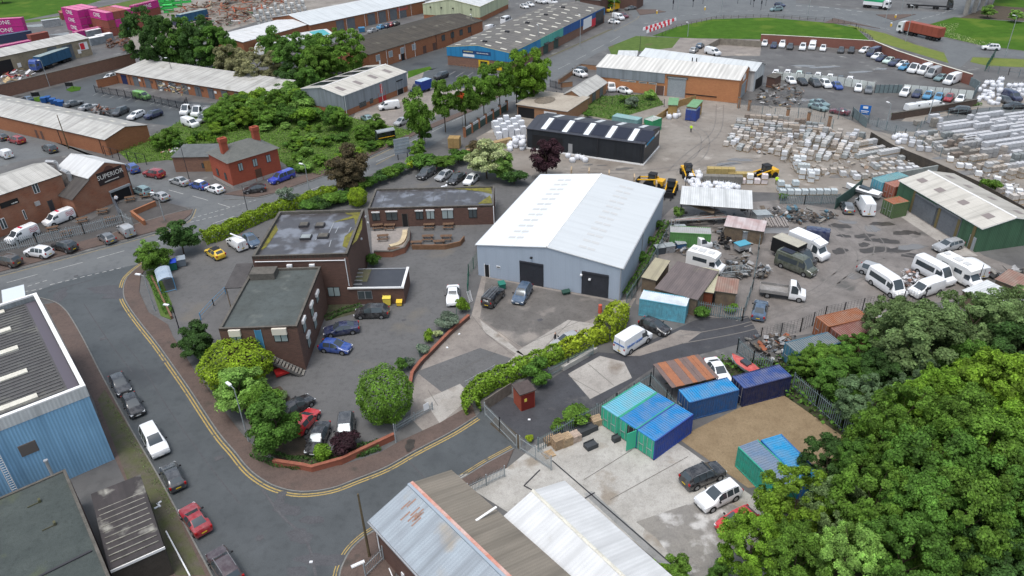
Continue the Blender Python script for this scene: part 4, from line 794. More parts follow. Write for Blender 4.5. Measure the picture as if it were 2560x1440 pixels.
shack('yellowish sheet roofed shack left of the brown scrapyard shack',(1606,694),(1640,702),(1632,650),2.3,WD,mat('yellow_sheet',(.38,.35,.24),(.3,.27,.2),'corr',per=.3,sc=.5))
shack('small pale roofed shed with dark red wall right of the brown shack',(1742,727),(1782,733),(1765,677),2.3,mat('dark_red_board',(.2,.06,.03),sc=1),mat('cream_sheet',(.42,.4,.28),(.35,.33,.23),sc=.7))
shack('rusty roofed lean-to shed at the right end of the scrapyard shacks',(1790,728),(1840,735),(1803,700),2.2,WD,mat('rust_roof_sheet',(.25,.13,.1),(.3,.24,.2),'corr',per=.3,sc=.6,amt=.4))
shack('white and red stained low roof in the scrapyard',(1812,566),(1908,580),(1818,545),2.2,WD,mat('pink_white_sheet',(.5,.46,.46),(.4,.28,.27),'corr',per=.4,sc=.5))
shack('white portable cabin at the left edge',(12,776),(64,762),(0,730),2.8,CL_W,P('cabin_roof',(.55,.6,.63)),rh=.02,name='cabin')
shack('corrugated lean-to at the right edge beside the motorhomes',(2408,728),(2500,775),(2440,695),2.3,WD,CL_W)
shack('rusty brown scrap roof at the right edge',(2490,700),(2600,742),(2515,678),2.0,WD,mat('rust_roof_sheet'  ,(.2,.1,.08)))
shack('grey concrete roofed kiosk at the yard entrance',(1800,0),(1830,5),4,3,CONC,CONC) if 0 else None
shack('green roofed timber stall open to the left in the builders yard',(1671,263),(1693,264),(1684,249),2.8,mat('yellow_ply',(.38,.25,.09),sc=1),mat('green_felt',(.17,.33,.18),sc=1),name='stall')
shack('green roofed timber stall beside a blue container in the builders yard',(1717,267),(1740,270),(1730,252),2.8,mat('yellow_ply',(.38,.25,.09),sc=1),mat('green_felt',(.17,.33,.18),sc=1),name='stall')
shack('dark brick building at the top by the yellow van',(1540,-8),(1592,-5),8,4,BR_B,GUT,name='office')
shack('brown brick house roof at the top centre',(1450,-2),(1500,2),10,5,BR_B,SLATE,name='office')
shack('brick kiosk beside the white panel fence',(1918,192),(1938,196),3,2.6,BR_B,COPE,name='kiosk')
# substation cabinet
b=Bld('substation','small red brick substation hut with maroon doors beside the lane',(1301,988),(1337,976),(1281,966),2.3,'hut')
b.shell(BR_R); b.roof(mat('hut_roof',(.09,.07,.065),sc=2),'mono',2.35,ov=.12); b.door('f',0,0,0,0,P('maroon',(.16,.02,.015)),'double_door',r=(.1,b.L-.1,.1,2.1)); b.put('f',b.L*.25,b.L*.42,1.2,1.6,P('warning_yellow',(.7,.55,.1)),'notice',.08)
# ================ VEHICLES
PAINT=mat('car_paint',(.5,.5,.5),(.4,.4,.4),kind='obj',sc=2,rough=.22,amt=.15,spec=.6,coord='obj'); PAINT.node_tree.nodes['Principled BSDF'].inputs['Coat Weight'].default_value=.5
CG=P('car_glass',(.06,.075,.085),.1,.3,spec=.8); TY=P('tyre',(.015,.015,.016),.85); RM=P('alloy_rim',(.3,.31,.32),.35,.6); HL=P('headlight_lens',(.7,.72,.74),.1,spec=.8); TL=P('tail_lens',(.35,.01,.01),.2)
PY=P('plate_yellow',(.6,.42,.02),.5); PW=P('plate_white',(.7,.7,.68),.5); TRIM=P('black_trim',(.02,.02,.022),.6)
# stations: x, z bottom, z belt, z top, half width belt, half width top, crown, flag of the segment that follows
def S_(L,W,H,k):
    w=W/2; l=L/2
    if k=='hatch': return [(l,.32,.52,.58,.74*w,.6*w,.02,'B'),(l-.1,.2,.68,.74,.93*w,.76*w,.02,'B'),(l-.7,.19,.82,.9,w,.8*w,.03,'B'),(l-1.05,.19,.9,.97,w,.8*w,.03,'W'),(l-1.45,.19,.92,H-.28,w,.76*w,.02,'X'),(l-1.95,.19,.94,H-.06,w,.7*w,.04,'C'),(l-2.35,.19,.95,H-.03,w,.69*w,.04,'B'),(l-2.43,.19,.95,H-.03,w,.69*w,.04,'C'),(-l+.75,.19,.98,H-.07,w,.68*w,.04,'B'),(-l+.62,.19,.99,H-.1,w,.68*w,.04,'W'),(-l+.2,.22,1.0,1.06,.95*w,.72*w,.03,'B'),(-l+.03,.3,.85,.9,.88*w,.7*w,.02,'B'),(-l,.35,.6,.65,.82*w,.6*w,.02,'B')]
    if k=='suv': return [(l,.38,.65,.72,.76*w,.62*w,.02,'B'),(l-.1,.26,.85,.92,.94*w,.78*w,.02,'B'),(l-.8,.25,.98,1.05,w,.82*w,.03,'B'),(l-1.2,.25,1.03,1.1,w,.82*w,.03,'W'),(l-1.6,.25,1.05,H-.26,w,.78*w,.02,'X'),(l-2.05,.25,1.07,H-.05,w,.72*w,.04,'C'),(l-2.5,.25,1.08,H-.02,w,.72*w,.04,'B'),(l-2.58,.25,1.08,H-.02,w,.72*w,.04,'C'),(l-3.3,.25,1.1,H-.03,w,.71*w,.04,'B'),(l-3.38,.25,1.1,H-.03,w,.71*w,.04,'C'),(-l+.55,.25,1.12,H-.06,w,.7*w,.04,'B'),(-l+.42,.25,1.12,H-.09,w,.7*w,.04,'W'),(-l+.12,.28,1.13,1.18,.95*w,.74*w,.03,'B'),(-l,.36,.75,.8,.86*w,.7*w,.02,'B')]
    if k=='saloon': return [(l,.32,.52,.56,.76*w,.6*w,.02,'B'),(l-.1,.2,.68,.73,.93*w,.76*w,.02,'B'),(l-.85,.19,.82,.88,w,.8*w,.03,'B'),(l-1.3,.19,.88,.94,w,.8*w,.03,'W'),(l-1.65,.19,.9,H-.25,w,.74*w,.02,'X'),(l-2.1,.19,.92,H-.04,w,.68*w,.04,'C'),(l-2.55,.19,.93,H-.02,w,.67*w,.04,'B'),(l-2.62,.19,.93,H-.02,w,.67*w,.04,'C'),(-l+1.45,.19,.95,H-.06,w,.67*w,.04,'X'),(-l+1.1,.19,.96,H-.22,w,.7*w,.04,'W'),(-l+.65,.2,.98,1.03,w,.78*w,.03,'B'),(-l+.12,.22,.95,1.0,.93*w,.76*w,.02,'B'),(-l,.34,.7,.75,.85*w,.66*w,.02,'B')]
    if k=='van': return [(l,.4,.75,.82,.8*w,.66*w,.02,'B'),(l-.1,.26,.98,1.05,.95*w,.8*w,.02,'B'),(l-.75,.26,1.12,1.2,w,.86*w,.03,'W'),(l-1.15,.26,1.2,H-.62,w,.84*w,.03,'X'),(l-1.55,.26,1.25,H-.2,w,.82*w,.05,'C2'),(l-2.15,.26,1.3,H-.06,w,.82*w,.06,'B'),(l-2.8,.26,1.3,H-.03,w,.82*w,.06,'B'),(-l+.1,.26,1.3,H-.05,w,.82*w,.06,'B'),(-l,.36,1.25,H-.15,.96*w,.78*w,.05,'B')]
    if k=='minibus': return [(l,.4,.75,.82,.8*w,.66*w,.02,'B'),(l-.1,.26,.98,1.05,.95*w,.8*w,.02,'B'),(l-.75,.26,1.12,1.2,w,.86*w,.03,'W'),(l-1.15,.26,1.2,H-.62,w,.84*w,.03,'X'),(l-1.55,.26,1.25,H-.2,w,.82*w,.05,'C2'),(l-2.15,.26,1.3,H-.06,w,.82*w,.06,'B'),(l-2.4,.26,1.3,H-.05,w,.82*w,.06,'C2'),(-l+.5,.26,1.3,H-.04,w,.82*w,.06,'B'),(-l+.1,.26,1.3,H-.05,w,.82*w,.06,'W'),(-l,.36,1.25,H-.6,.96*w,.84*w,.05,'B')]
    if k=='cab': return [(l,.45,.8,.88,.82*w,.68*w,.02,'B'),(l-.1,.3,1.02,1.1,.95*w,.8*w,.02,'B'),(l-.7,.3,1.15,1.22,w,.86*w,.03,'W'),(l-1.1,.3,1.2,H-.5,w,.84*w,.03,'X'),(l-1.45,.3,1.22,H-.1,w,.8*w,.05,'C'),(l-2.0,.3,1.24,H-.03,w,.8*w,.06,'B'),(l-2.2,.3,1.24,H-.06,w,.8*w,.06,'B')]
    if k=='pickup': return [(l,.4,.72,.8,.78*w,.64*w,.02,'B'),(l-.1,.3,.92,1.0,.95*w,.8*w,.02,'B'),(l-.9,.3,1.02,1.1,w,.82*w,.03,'B'),(l-1.3,.3,1.06,1.13,w,.82*w,.03,'W'),(l-1.7,.3,1.07,H-.25,w,.78*w,.02,'X'),(l-2.1,.3,1.08,H-.05,w,.72*w,.04,'C'),(l-2.6,.3,1.08,H-.02,w,.72*w,.04,'B'),(l-2.7,.3,1.08,H-.02,w,.72*w,.04,'C'),(l-3.3,.3,1.1,H-.03,w,.72*w,.04,'B'),(l-3.45,.3,1.1,H-.03,w,.74*w,.04,'C'),(-l+.15,.3,1.12,H-.03,w,.76*w,.04,'B'),(-l,.4,1.0,H-.2,.9*w,.7*w,.02,'B')]
KD={'hatch':(4.05,1.76,1.48),'suv':(4.55,1.88,1.68),'saloon':(4.6,1.82,1.44),'estate':(4.75,1.84,1.5),'mpv':(4.6,1.85,1.72),'van':(5.4,2.0,2.45),'lowvan':(5.0,1.98,2.0),'smallvan':(4.3,1.75,1.82),'minibus':(5.9,2.05,2.5),'pickup':(5.2,1.9,1.8),'coupe':(4.3,1.78,1.34)}
SHAPE={'bigmpv':'suv','estate':'suv','mpv':'hatch','lowvan':'van','smallvan':'van','coupe':'saloon','cabin':'cab'}
def loft(st,wz=0):
    body=MB(); gl=MB(); R_=[]
    for s in st:
        x,zb,zs,zt,wb,wt,cr,fl=s
        zm=zb+(zs-zb)*.55
        half=[(wb*.9,zb),(wb*.99,zb+.12),(wb,zm),(wb*.965,zs),(wt,zt-.0),(wt*.84,zt+cr*.7),(0,zt+cr)]
        if zt-zs<.15: half[4]=(wt+.3*(wb-wt),zt-.02)
        R_.append([Vector((x,y,z)) for y,z in half]+[Vector((x,-y,z)) for y,z in half[-2::-1]])
    n=len(R_[0])
    for i in range(len(st)-1):
        fl=st[i][7]; A,B=R_[i],R_[i+1]
        for j in range(n-1):
            side=j if j<6 else 11-j
            f=[A[j],B[j],B[j+1],A[j+1]]
            g=(fl=='C' and side==3) or (fl=='W' and side==5) or (fl=='X' and side in(3,5))
            if fl=='C2' and side==3:
                k=.62
                if j<6: a,b=A[j].lerp(A[j+1],k),B[j].lerp(B[j+1],k); gl.face([A[j],B[j],b,a]); body.face([a,b,B[j+1],A[j+1]])
                else: a,b=A[j].lerp(A[j+1],1-k),B[j].lerp(B[j+1],1-k); gl.face([a,b,B[j+1],A[j+1]]); body.face([A[j],B[j],b,a])
                continue
            (gl if g else body).face(f)
        body.face([A[n-1],B[n-1],B[0],A[0]])
    body.face(R_[0]); body.face(R_[-1][::-1])
    return body,gl
def wheels(e,L,W,r,far,xs=None,rear2=False):
    for x in xs or(.31*L,-.3*L):
        for s in(-1,1):
            y=s*(W/2-.1); mb=MB().bar((0,-.11,0),(0,.11,0),r,0,16 if not far else 10)
            wl=mb.build('wheel',TY,e,loc=(x,y,r),smooth=40)
            if not far: MB().bar((0,-.02,0),(0,.02,0),r*.62,0,12).build('rim',RM,wl,loc=(0,s*.105,0))
def make_car(kind,far):
    L,W,H=KD[kind]; k=SHAPE.get(kind,kind); st=S_(L,W,H,k)
    if kind=='mpv': st=[(a,b,c+.08*(i>1),d,e_,f,g,h) for i,(a,b,c,d,e_,f,g,h) in enumerate(st)]
    e=empty('parked_car' if 'van' not in kind and kind!='minibus' and kind!='pickup' else {'minibus':'parked_minibus','pickup':'pickup_truck'}.get(kind,'parked_van'),(0,0,-50))
    bo,gl=loft(st); o=bo.build('body',PAINT,e,smooth=38); gl.build('windows',CG,e,smooth=30)
    r=.33 if kind in('hatch','saloon','coupe','smallvan','estate','mpv') else .37
    wheels(e,L,W,r,far)
    if not far:
        for x in(.31*L,-.3*L):
            for s in(-1,1): MB().bar((0,-.05,0),(0,.05,0),r*1.17,0,16).build('wheel_arch',TRIM,e,loc=(x,s*(W/2-.046),r*1.03))
        w=W/2; zh=.62 if k!='van' and k!='minibus' else .85
        if kind in('suv','estate','pickup'): zh=.75
        for s in(-1,1):
            MB().obox((L/2-.16,s*w*.72,zh),(.3,w*.34,.16),0,-s*.25,(0,.25)).build('headlight',HL,e)
            MB().obox((-L/2+.09,s*w*.8,zh+.22),(.2,w*.22,.26)).build('tail_light',TL,e)
            xm=st[3][0]-.35 if k not in('van','minibus') else st[3][0]-.1
            MB().obox((xm,s*(w+.1),st[3][2]+.1),(.12,.2,.14)).build('wing_mirror',TRIM,e)
        MB().obox((L/2+.0,0,.42),(.03,.5,.11)).build('number_plate',PW,e); MB().obox((-L/2-.0,0,.62),(.04,.5,.12)).build('number_plate',PY,e)
        MB().box(L/2-.12,-w*.45,.26,L/2+.01,w*.45,.36,bottom=True).build('grille',TRIM,e)
        if kind in('suv','estate'): 
            for s in(-1,1): MB().bar((.6,s*w*.66,H+.02),(-L/2+.8,s*w*.66,H),.025).build('roof_rail',RM,e)
        if 'van' in kind: MB().box(-L/2-.03,-.02,.4,-L/2+.02,.02,H-.25).build('door_gap',TRIM,e)
    return e
CARS={}
CCOL=dict(black=(.012,.012,.014),dgrey=(.04,.043,.048),grey=(.12,.13,.14),silver=(.34,.35,.36),white=(.78,.79,.8),navy=(.012,.02,.07),blue=(.015,.06,.28),sky=(.06,.24,.42),royal=(.02,.05,.42),red=(.5,.015,.02),dred=(.28,.012,.018),yellow=(.75,.5,.02),gold=(.8,.4,.01),green=(.16,.38,.08),olive=(.07,.08,.055),teal=(.16,.25,.26),maroon=(.12,.01,.025),plum=(.05,.03,.035),steel=(.05,.09,.15),brown=(.06,.045,.035),mint=(.55,.68,.62))
GC=bpy.data.objects
KD['bigmpv']=(5.0,1.95,1.85)
def car(kind,cx,cy,dx,dy,col,label,group=None,far=None,z=0.,cat=None,sc=1.):
    far=(cy<330) if far is None else far
    e=first_or_copy(CARS,(kind,far),lambda:make_car(kind,far))
    p=G(cx,cy,.75); q=G(cx+dx,cy+dy,.75); e.location=(p.x,p.y,z+.015); e.rotation_euler=(0,0,atan2(q.y-p.y,q.x-p.x)); e.scale=(sc,sc,sc)
    tag(e,label,cat or {'bigmpv':'car','suv':'car','hatch':'car','saloon':'car','estate':'car','mpv':'car','coupe':'car','van':'van','lowvan':'van','smallvan':'van','minibus':'minibus','pickup':'pickup truck'}[kind],group)
    bpy.context.view_layer
    for c in (o for o in list(e_children(e))):
        if c.name.split('.')[0]=='body': c.color=(*CCOL[col],1)
    return e
_LAST=[]
def e_children(e):
    return [o for o in bpy.data.objects if o.parent==e]
# ---- near vehicles
SG='cars parked along the side road'
C0=[('hatch',300,958,18,32,'dgrey','dark hatchback nose to tail behind the glossy black one at the left kerb',SG),
('hatch',332,1010,18,32,'black','glossy black hatchback with two bright headlights at the left kerb',SG),
('bigmpv',385,1100,22,40,'white','white vehicle with ribbed roof parked at the left kerb',SG),
('hatch',431,1188,-18,-36,'dgrey','grey hatchback with bluish sunroof and yellow plate at the left kerb',SG),
('coupe',487,1295,-24,-34,'dred','dark red coupe parked at the left kerb',SG),
('suv',562,1415,-26,-40,'plum','dark purple grey car with roof rails at the bottom kerb',SG),
('mpv',929,778,-35,1,'black','black people carrier beside the two yellow bins',None),
('saloon',853,820,-42,6,'navy','dark navy saloon between the black people carrier and the bright blue hatchback',None),
('hatch',838,864,40,5,'blue','bright blue hatchback beside the brick block wall',None),
('hatch',742,1012,22,-14,'black','black car mostly hidden under the green tree by the red car',None),
('hatch',762,1050,22,-26,'red','bright red hatchback half under the green tree',None),
('saloon',794,1092,-14,34,'black','black saloon with round headlight between the red car and the purple bush',None),
('suv',863,1072,-3,30,'dgrey','dark grey suv behind the purple leaved bush',None),
('saloon',1132,736,-1,25,'white','white saloon on the car park beside the green mesh fence',None),
('smallvan',1233,742,20,-22,'black','black panel van with ladders on its roof before the white warehouse',None),
('mpv',1306,732,-15,24,'steel','blue grey people carrier before the left warehouse roller door',None),
('hatch',1417,850,-22,9,'silver','silver car half hidden behind the yellow green hedge',None),
('van',1583,852,38,-24,'white','white high roof van with blue lettering beside the hedge end',None),
('hatch',1637,813,35,14,'black','black hatchback beside the pale blue container',None),
('saloon',1795,925,20,28,'white','white saloon with black roof stripe behind the rusty roofed container',None),
('suv',1757,1186,48,-20,'black','black suv parked on the concrete beside the tan gravel',None),
('suv',1796,1238,-50,24,'white','white suv parked on the concrete next to the black suv',None),
('hatch',1842,1300,-38,20,'red','red car half under the yellow green tree on the concrete',None),
('suv',1066,432,-22,13,'dgrey','dark grey suv with roof rails left in the row of four behind the long wing',None),
('hatch',1110,437,-20,11,'silver','silver hatchback second in the row of four behind the long wing',None),
('saloon',1141,444,-19,13,'black','black saloon third in the row of four behind the long wing',None),
('hatch',1178,447,-18,14,'white','white hatchback right in the row of four behind the long wing',None),
('hatch',537,630,-20,-12,'yellow','small yellow car with black roof near the long hedge',None),
('smallvan',592,608,-22,-15,'white','small white van with a pipe on its roof near the long hedge',None),
('saloon',628,598,16,18,'steel','slate blue saloon right of the small white van by the hedge',None),
('suv',20,651,-40,-8,'brown','dark brown suv at the left edge on the brick pavement','cars on the pavement by the gabled brick building fence'),
('suv',97,630,-35,-5,'white','white sporty suv with black roof panel on the brick pavement','cars on the pavement by the gabled brick building fence'),
('suv',162,615,-34,-9,'black','black coupe suv on the brick pavement','cars on the pavement by the gabled brick building fence'),
('hatch',267,593,-16,-11,'grey','dark grey hatchback on the pavement beside the silver small van','cars on the pavement by the gabled brick building fence'),
('smallvan',315,576,-16,-13,'silver','silver grey small van on the pavement at the end of the railings','cars on the pavement by the gabled brick building fence'),
('lowvan',147,546,-38,15,'white','white van with red wave stripes at the brick gabled brick building, nearer the gable',None),
('lowvan',55,588,-37,16,'white','white van with red wave stripes and a red roof box at the brick wing',None),
('suv',330,419,-13,-10,'blue','blue suv beyond the gabled brick building gable at the top of the side street',None),
('suv',385,433,-22,-4,'dred','dark red suv across the side street from the gabled brick building',None),
('saloon',448,451,-20,-6,'silver','silver saloon before the flat roofed annex',None),
('hatch',497,461,-22,-6,'blue','blue hatchback with white roof before the red brick house',None),
('hatch',536,470,-20,-6,'white','white hatchback behind the blue one with white roof',None),
('hatch',636,471,-24,3,'black','black hatchback at the junction before the red brick house',None),
('pickup',704,443,-32,12,'royal','bright blue pickup with hard top beside the red brick house',None),
('suv',355,476,-17,-7,'teal','teal blue suv beside the gabled brick building entrance',None),
('hatch',400,489,-18,-7,'silver','silver white hatchback by the low brick wall at the gabled brick building',None),
('suv',124,370,-16,-8,'dgrey','dark suv behind the white roofed gabled brick building',None),
('smallvan',12,384,-18,-8,'white','small white van on the street behind the gabled brick building at the left edge',None),
('suv',41,349,-20,-5,'dred','red suv beside the long orange brick unit',None),
('hatch',2,341,-18,-6,'dgrey','dark car at the left edge behind the red suv',None),
('van',2162,516,-14,-22,'white','white high van at the green shed end of the scrapyard yard',None),
('hatch',2119,516,-6,-14,'grey','brownish grey hatchback beside the white high van',None),
('lowvan',2030,588,-40,-6,'navy','dark navy van at the top of the row by the black curtain truck',None),
('minibus',1990,664,46,18,'olive','olive green camper van with roof solar panels',None),
('saloon',1900,772,5,-22,'steel','blue grey saloon behind the white flatbed truck',None),
('estate',2371,612,-40,10,'silver','silver estate car before the green shed',None),
('mpv',2187,677,40,14,'silver','silver people carrier beside the long white minibus',None),
('minibus',2217,713,52,34,'white','long white minibus with dark windows in the yard',None),
('lowvan',2315,722,-42,13,'white','white van with open bonnet end beside the long white minibus',None),
('lowvan',2425,668,-26,-16,'white','white pickup van behind the white motorhome',None),
('minibus',2335,683,46,24,'white','white camper van with dark side window left of the motorhome',None)]
for a in C0: car(*a,z=.08 if a[7] and 'pavement' in a[7] else 0)
def find(lbl): return next(o for o in bpy.data.objects if o.get('label')==lbl)
# extras on particular vehicles
v=find('white high roof van with blue lettering beside the hedge end'); bl=P('van_blue_letters',(.02,.12,.4))
for s,rz in((-1,0),(1,pi)):
    text('DRAIN CLEAR',.46,bl,v,(-.9,s*1.0,1.36),(pi/2,0,rz),ext=.025); text('0800 DRAINS',.24,bl,v,(-.9,s*1.01,1.0),(pi/2,0,rz),ext=.02) if 0 else None
text('DRAIN CLEAR',.26,bl,v,(-2.74,0,1.5),(pi/2,0,-pi/2),ext=.03)
v=find('black panel van with ladders on its roof before the white warehouse'); text('TDR',.38,WF,v,(-2.19,0,1.3),(pi/2,0,-pi/2),ext=.03)
def ladder(parent,p,q,wd=.4,name='ladder',m=None,n=10,label=None):
    mb=MB(); p=Vector(p);q=Vector(q); d=(q-p).normalized(); s=d.cross(Vector((0,0,1)))
    if s.length<.1: s=Vector((1,0,0))
    s=s.normalized()*wd/2
    mb.bar(p-s,q-s,.03,0,4);mb.bar(p+s,q+s,.03,0,4)
    for i in range(n): t=(i+.5)/n; c=p.lerp(q,t); mb.bar(c-s,c+s,.02,0,4)
    o=mb.build(name,m or RM,parent)
    if label: tag(o,label,'ladder')
    return o
M_=v.matrix_world.copy()
def on(v,x,y,z): 
    c,s=cos(v.rotation_euler.z),sin(v.rotation_euler.z); return Vector((v.location.x+c*x-s*y,v.location.y+s*x+c*y,z))
ladder(None,on(v,-2.2,-.25,2.0),on(v,1.0,-.25,1.98),label='pale ladder strapped to the roof of the black van'); ladder(None,on(v,-2.3,.3,2.0),on(v,.8,.3,1.98),label='second pale ladder beside the first on the black van roof')
v=find('small white van with a pipe on its roof near the long hedge'); tag(MB().bar(on(v,-1.5,-.4,2.0),on(v,1.4,.1,2.0),.12,0,8).build('roof_pipe',WHITEP),'white pipe tube carried on the small white van roof','pipe')
redl=P('red_stripe',(.5,.02,.06))
for l in('white van with red wave stripes at the brick gabled brick building, nearer the gable','white van with red wave stripes and a red roof box at the brick wing'):
    v=find(l)
    for s in(-1,1):
        mb=MB()
        for k in range(3):
            pts=[(-2.3+.13*i,1.55-.28*k+.09*sin(i*.9)) for i in range(12)]
            for (a,b),(c,d) in zip(pts,pts[1:]): mb.face([(a,s*1.01,b),(c,s*1.01,d),(c,s*1.01,d+.09),(a,s*1.01,b+.09)])
        mb.build('wave_stripe',redl,v)
    MB().box(-.3,-.5,2.02,.0,.4,2.12).build('roof_marking',redl,v)
v=find('small yellow car with black roof near the long hedge')
MB().obox((-.35,0,1.5),(1.3,1.15,.05)).build('black_roof',TRIM,v)
v=find('blue hatchback with white roof before the red brick house'); MB().obox((-.35,0,1.505),(1.5,1.2,.05)).build('white_roof',WF,v)
v=find('olive green camper van with roof solar panels'); MB().box(-2.5,-.6,2.56,-.6,.6,2.6).build('solar_panel',P('solar_panel',(.02,.022,.035),.2),v)
v=find('white vehicle with ribbed roof parked at the left kerb'); mb=MB(); [mb.box(-1.6,y-.05,1.73,.3,y+.05,1.79) for y in(-.5,-.25,0,.25,.5)]; mb.build('roof_rib',WF,v)
# ---- trucks
def truck(kind,px,py,dx,dy,L,label,cabc,boxc,group=None,cat='truck',W=2.2,H=2.4,boxh=2.2,far=False,name='box_truck'):
    p=G(px,py,.9); q=G(px+dx,py+dy,.9); e=empty(name,(p.x,p.y,.01),atan2(q.y-p.y,q.x-p.x),label,cat,group)
    st=S_(L,W,H,'cab'); bo,gl=loft(st); o=bo.build('cab',PAINT,e,smooth=38); o.color=(*CCOL[cabc],1); gl.build('windows',CG,e,smooth=30)
    wheels(e,L,W,.4,far,(L/2-.85,-L/2+1.1)); x1=L/2-2.2
    MB().box(-L/2,-.45,.45,x1+.5,.45,.7,bottom=True).build('chassis',TRIM,e)
    if kind=='flat':
        mb=MB().box(-L/2,-W/2,.8,x1-.05,W/2,.92,bottom=True)
        for a in((-L/2,-W/2,x1-.05,-W/2+.06),(-L/2,W/2-.06,x1-.05,W/2),(-L/2,-W/2,-L/2+.06,W/2)): mb.box(a[0],a[1],.92,a[2],a[3],1.3)
        mb.box(x1-.1,-W/2,.92,x1-.02,W/2,1.9); mb.build('flatbed',boxc,e)
    else:
        MB().box(-L/2,-W/2-.03,.75,x1-.02,W/2+.03,.75+boxh,bottom=True).build('box_body',boxc[0],e); MB().box(-L/2,-W/2,.75+boxh,x1-.02,W/2,.79+boxh).build('box_roof',boxc[1],e)
        if len(boxc)>2: MB().obox((x1+.7,0,2.55),(1.4,1.9,.5),0,0,(0,.25)).build('wind_deflector',boxc[2],e)
    return e
truck('flat',1957,727,58,8,6.0,'white flatbed truck with long grey bed in the scrapyard yard','white',mat('bed_grey',(.3,.29,.28),(.2,.19,.18)),name='flatbed_truck')
truck('box',1985,638,46,20,6.6,'black curtain sided truck with cream roof in the yard row','black',(P('curtain_black',(.012,.012,.013)),mat('cream_tarp',(.42,.4,.33),(.35,.33,.28))))
truck('box',2022,622,46,20,6.2,'white box van behind the black curtain sided truck','white',(WHITEP,WHITEP,WHITEP))
truck('flat',474,273,-20,10,5.6,'white flatbed truck, left of two beside the unit row','white',SILV,'white flatbed trucks in the unit car park',far=True,name='flatbed_truck')
truck('flat',502,277,-20,10,5.6,'white flatbed truck, right of two beside the unit row','white',SILV,'white flatbed trucks in the unit car park',far=True,name='flatbed_truck')
truck('flat',2290,171,-28,10,5.6,'white flatbed truck in the slanting row under the brick wall','white',WHITEP,far=True,name='flatbed_truck')
truck('box',1530,22,-20,5,6,'golden yellow box van at the end of the blue trade unit','yellow',(P('gold_body',(.75,.4,.02)),P('gold_body2',(.8,.45,.03))),far=True)
truck('box',1052,222,-18,6,6,'blue lorry with pale top beside the grey clad unit','navy',(P('lorry_blue',(.02,.05,.25)),mat('pale_tarp',(.4,.5,.6),(.3,.4,.5))),far=True)
# motorhome and campers
def motorhome(px,py,dx,dy,L,label,name='motorhome',cat='motorhome'):
    p=G(px,py,1.2); q=G(px+dx,py+dy,1.2); e=empty(name,(p.x,p.y,.01),atan2(q.y-p.y,q.x-p.x),label,cat)
    st=S_(L,2.1,2.2,'cab'); bo,gl=loft(st); o=bo.build('cab',PAINT,e,smooth=38); o.color=(*CCOL['white'],1); gl.build('windows',CG,e,smooth=30); wheels(e,L,2.2,.36,False,(L/2-.85,-L/2+1.3))
    mb=MB(); x1=L/2-1.9; W=1.12
    prof=[(-L/2,.45),(x1,.45),(x1,1.9),(x1+.9,2.15),(x1+.85,2.65),(x1+.2,2.85),(-L/2+.15,2.85),(-L/2,2.7)]
    for i in range(len(prof)): a,b=prof[i],prof[(i+1)%len(prof)]; mb.face([(a[0],-W,a[1]),(b[0],-W,b[1]),(b[0],W,b[1]),(a[0],W,a[1])][::-1])
    mb.face([(a[0],-W,a[1]) for a in prof]); mb.face([(a[0],W,a[1]) for a in prof][::-1]); mb.build('living_body',P('motorhome_white',(.74,.74,.72),.4),e)
    for s in(-1,1):
        for x,l in((-L/2+1,1.1),(x1-1.6,1.2)): MB().box(x,s*W-.015,1.6,x+l,s*W+.015,2.2,bottom=True).build('side_window',CG,e)
    for x,a in((-.8,.5),(.6,.4),(-L/2+.7,.35)): MB().box(x-a,-a,2.85,x+a,a,2.95).build('roof_vent',SKYG,e)
    return e
motorhome(2400,681,46,24,6.6,'white motorhome beside the corrugated lean-to at the right')
motorhome(1766,655,44,12,5.4,'white camper standing among scrap behind the shacks')
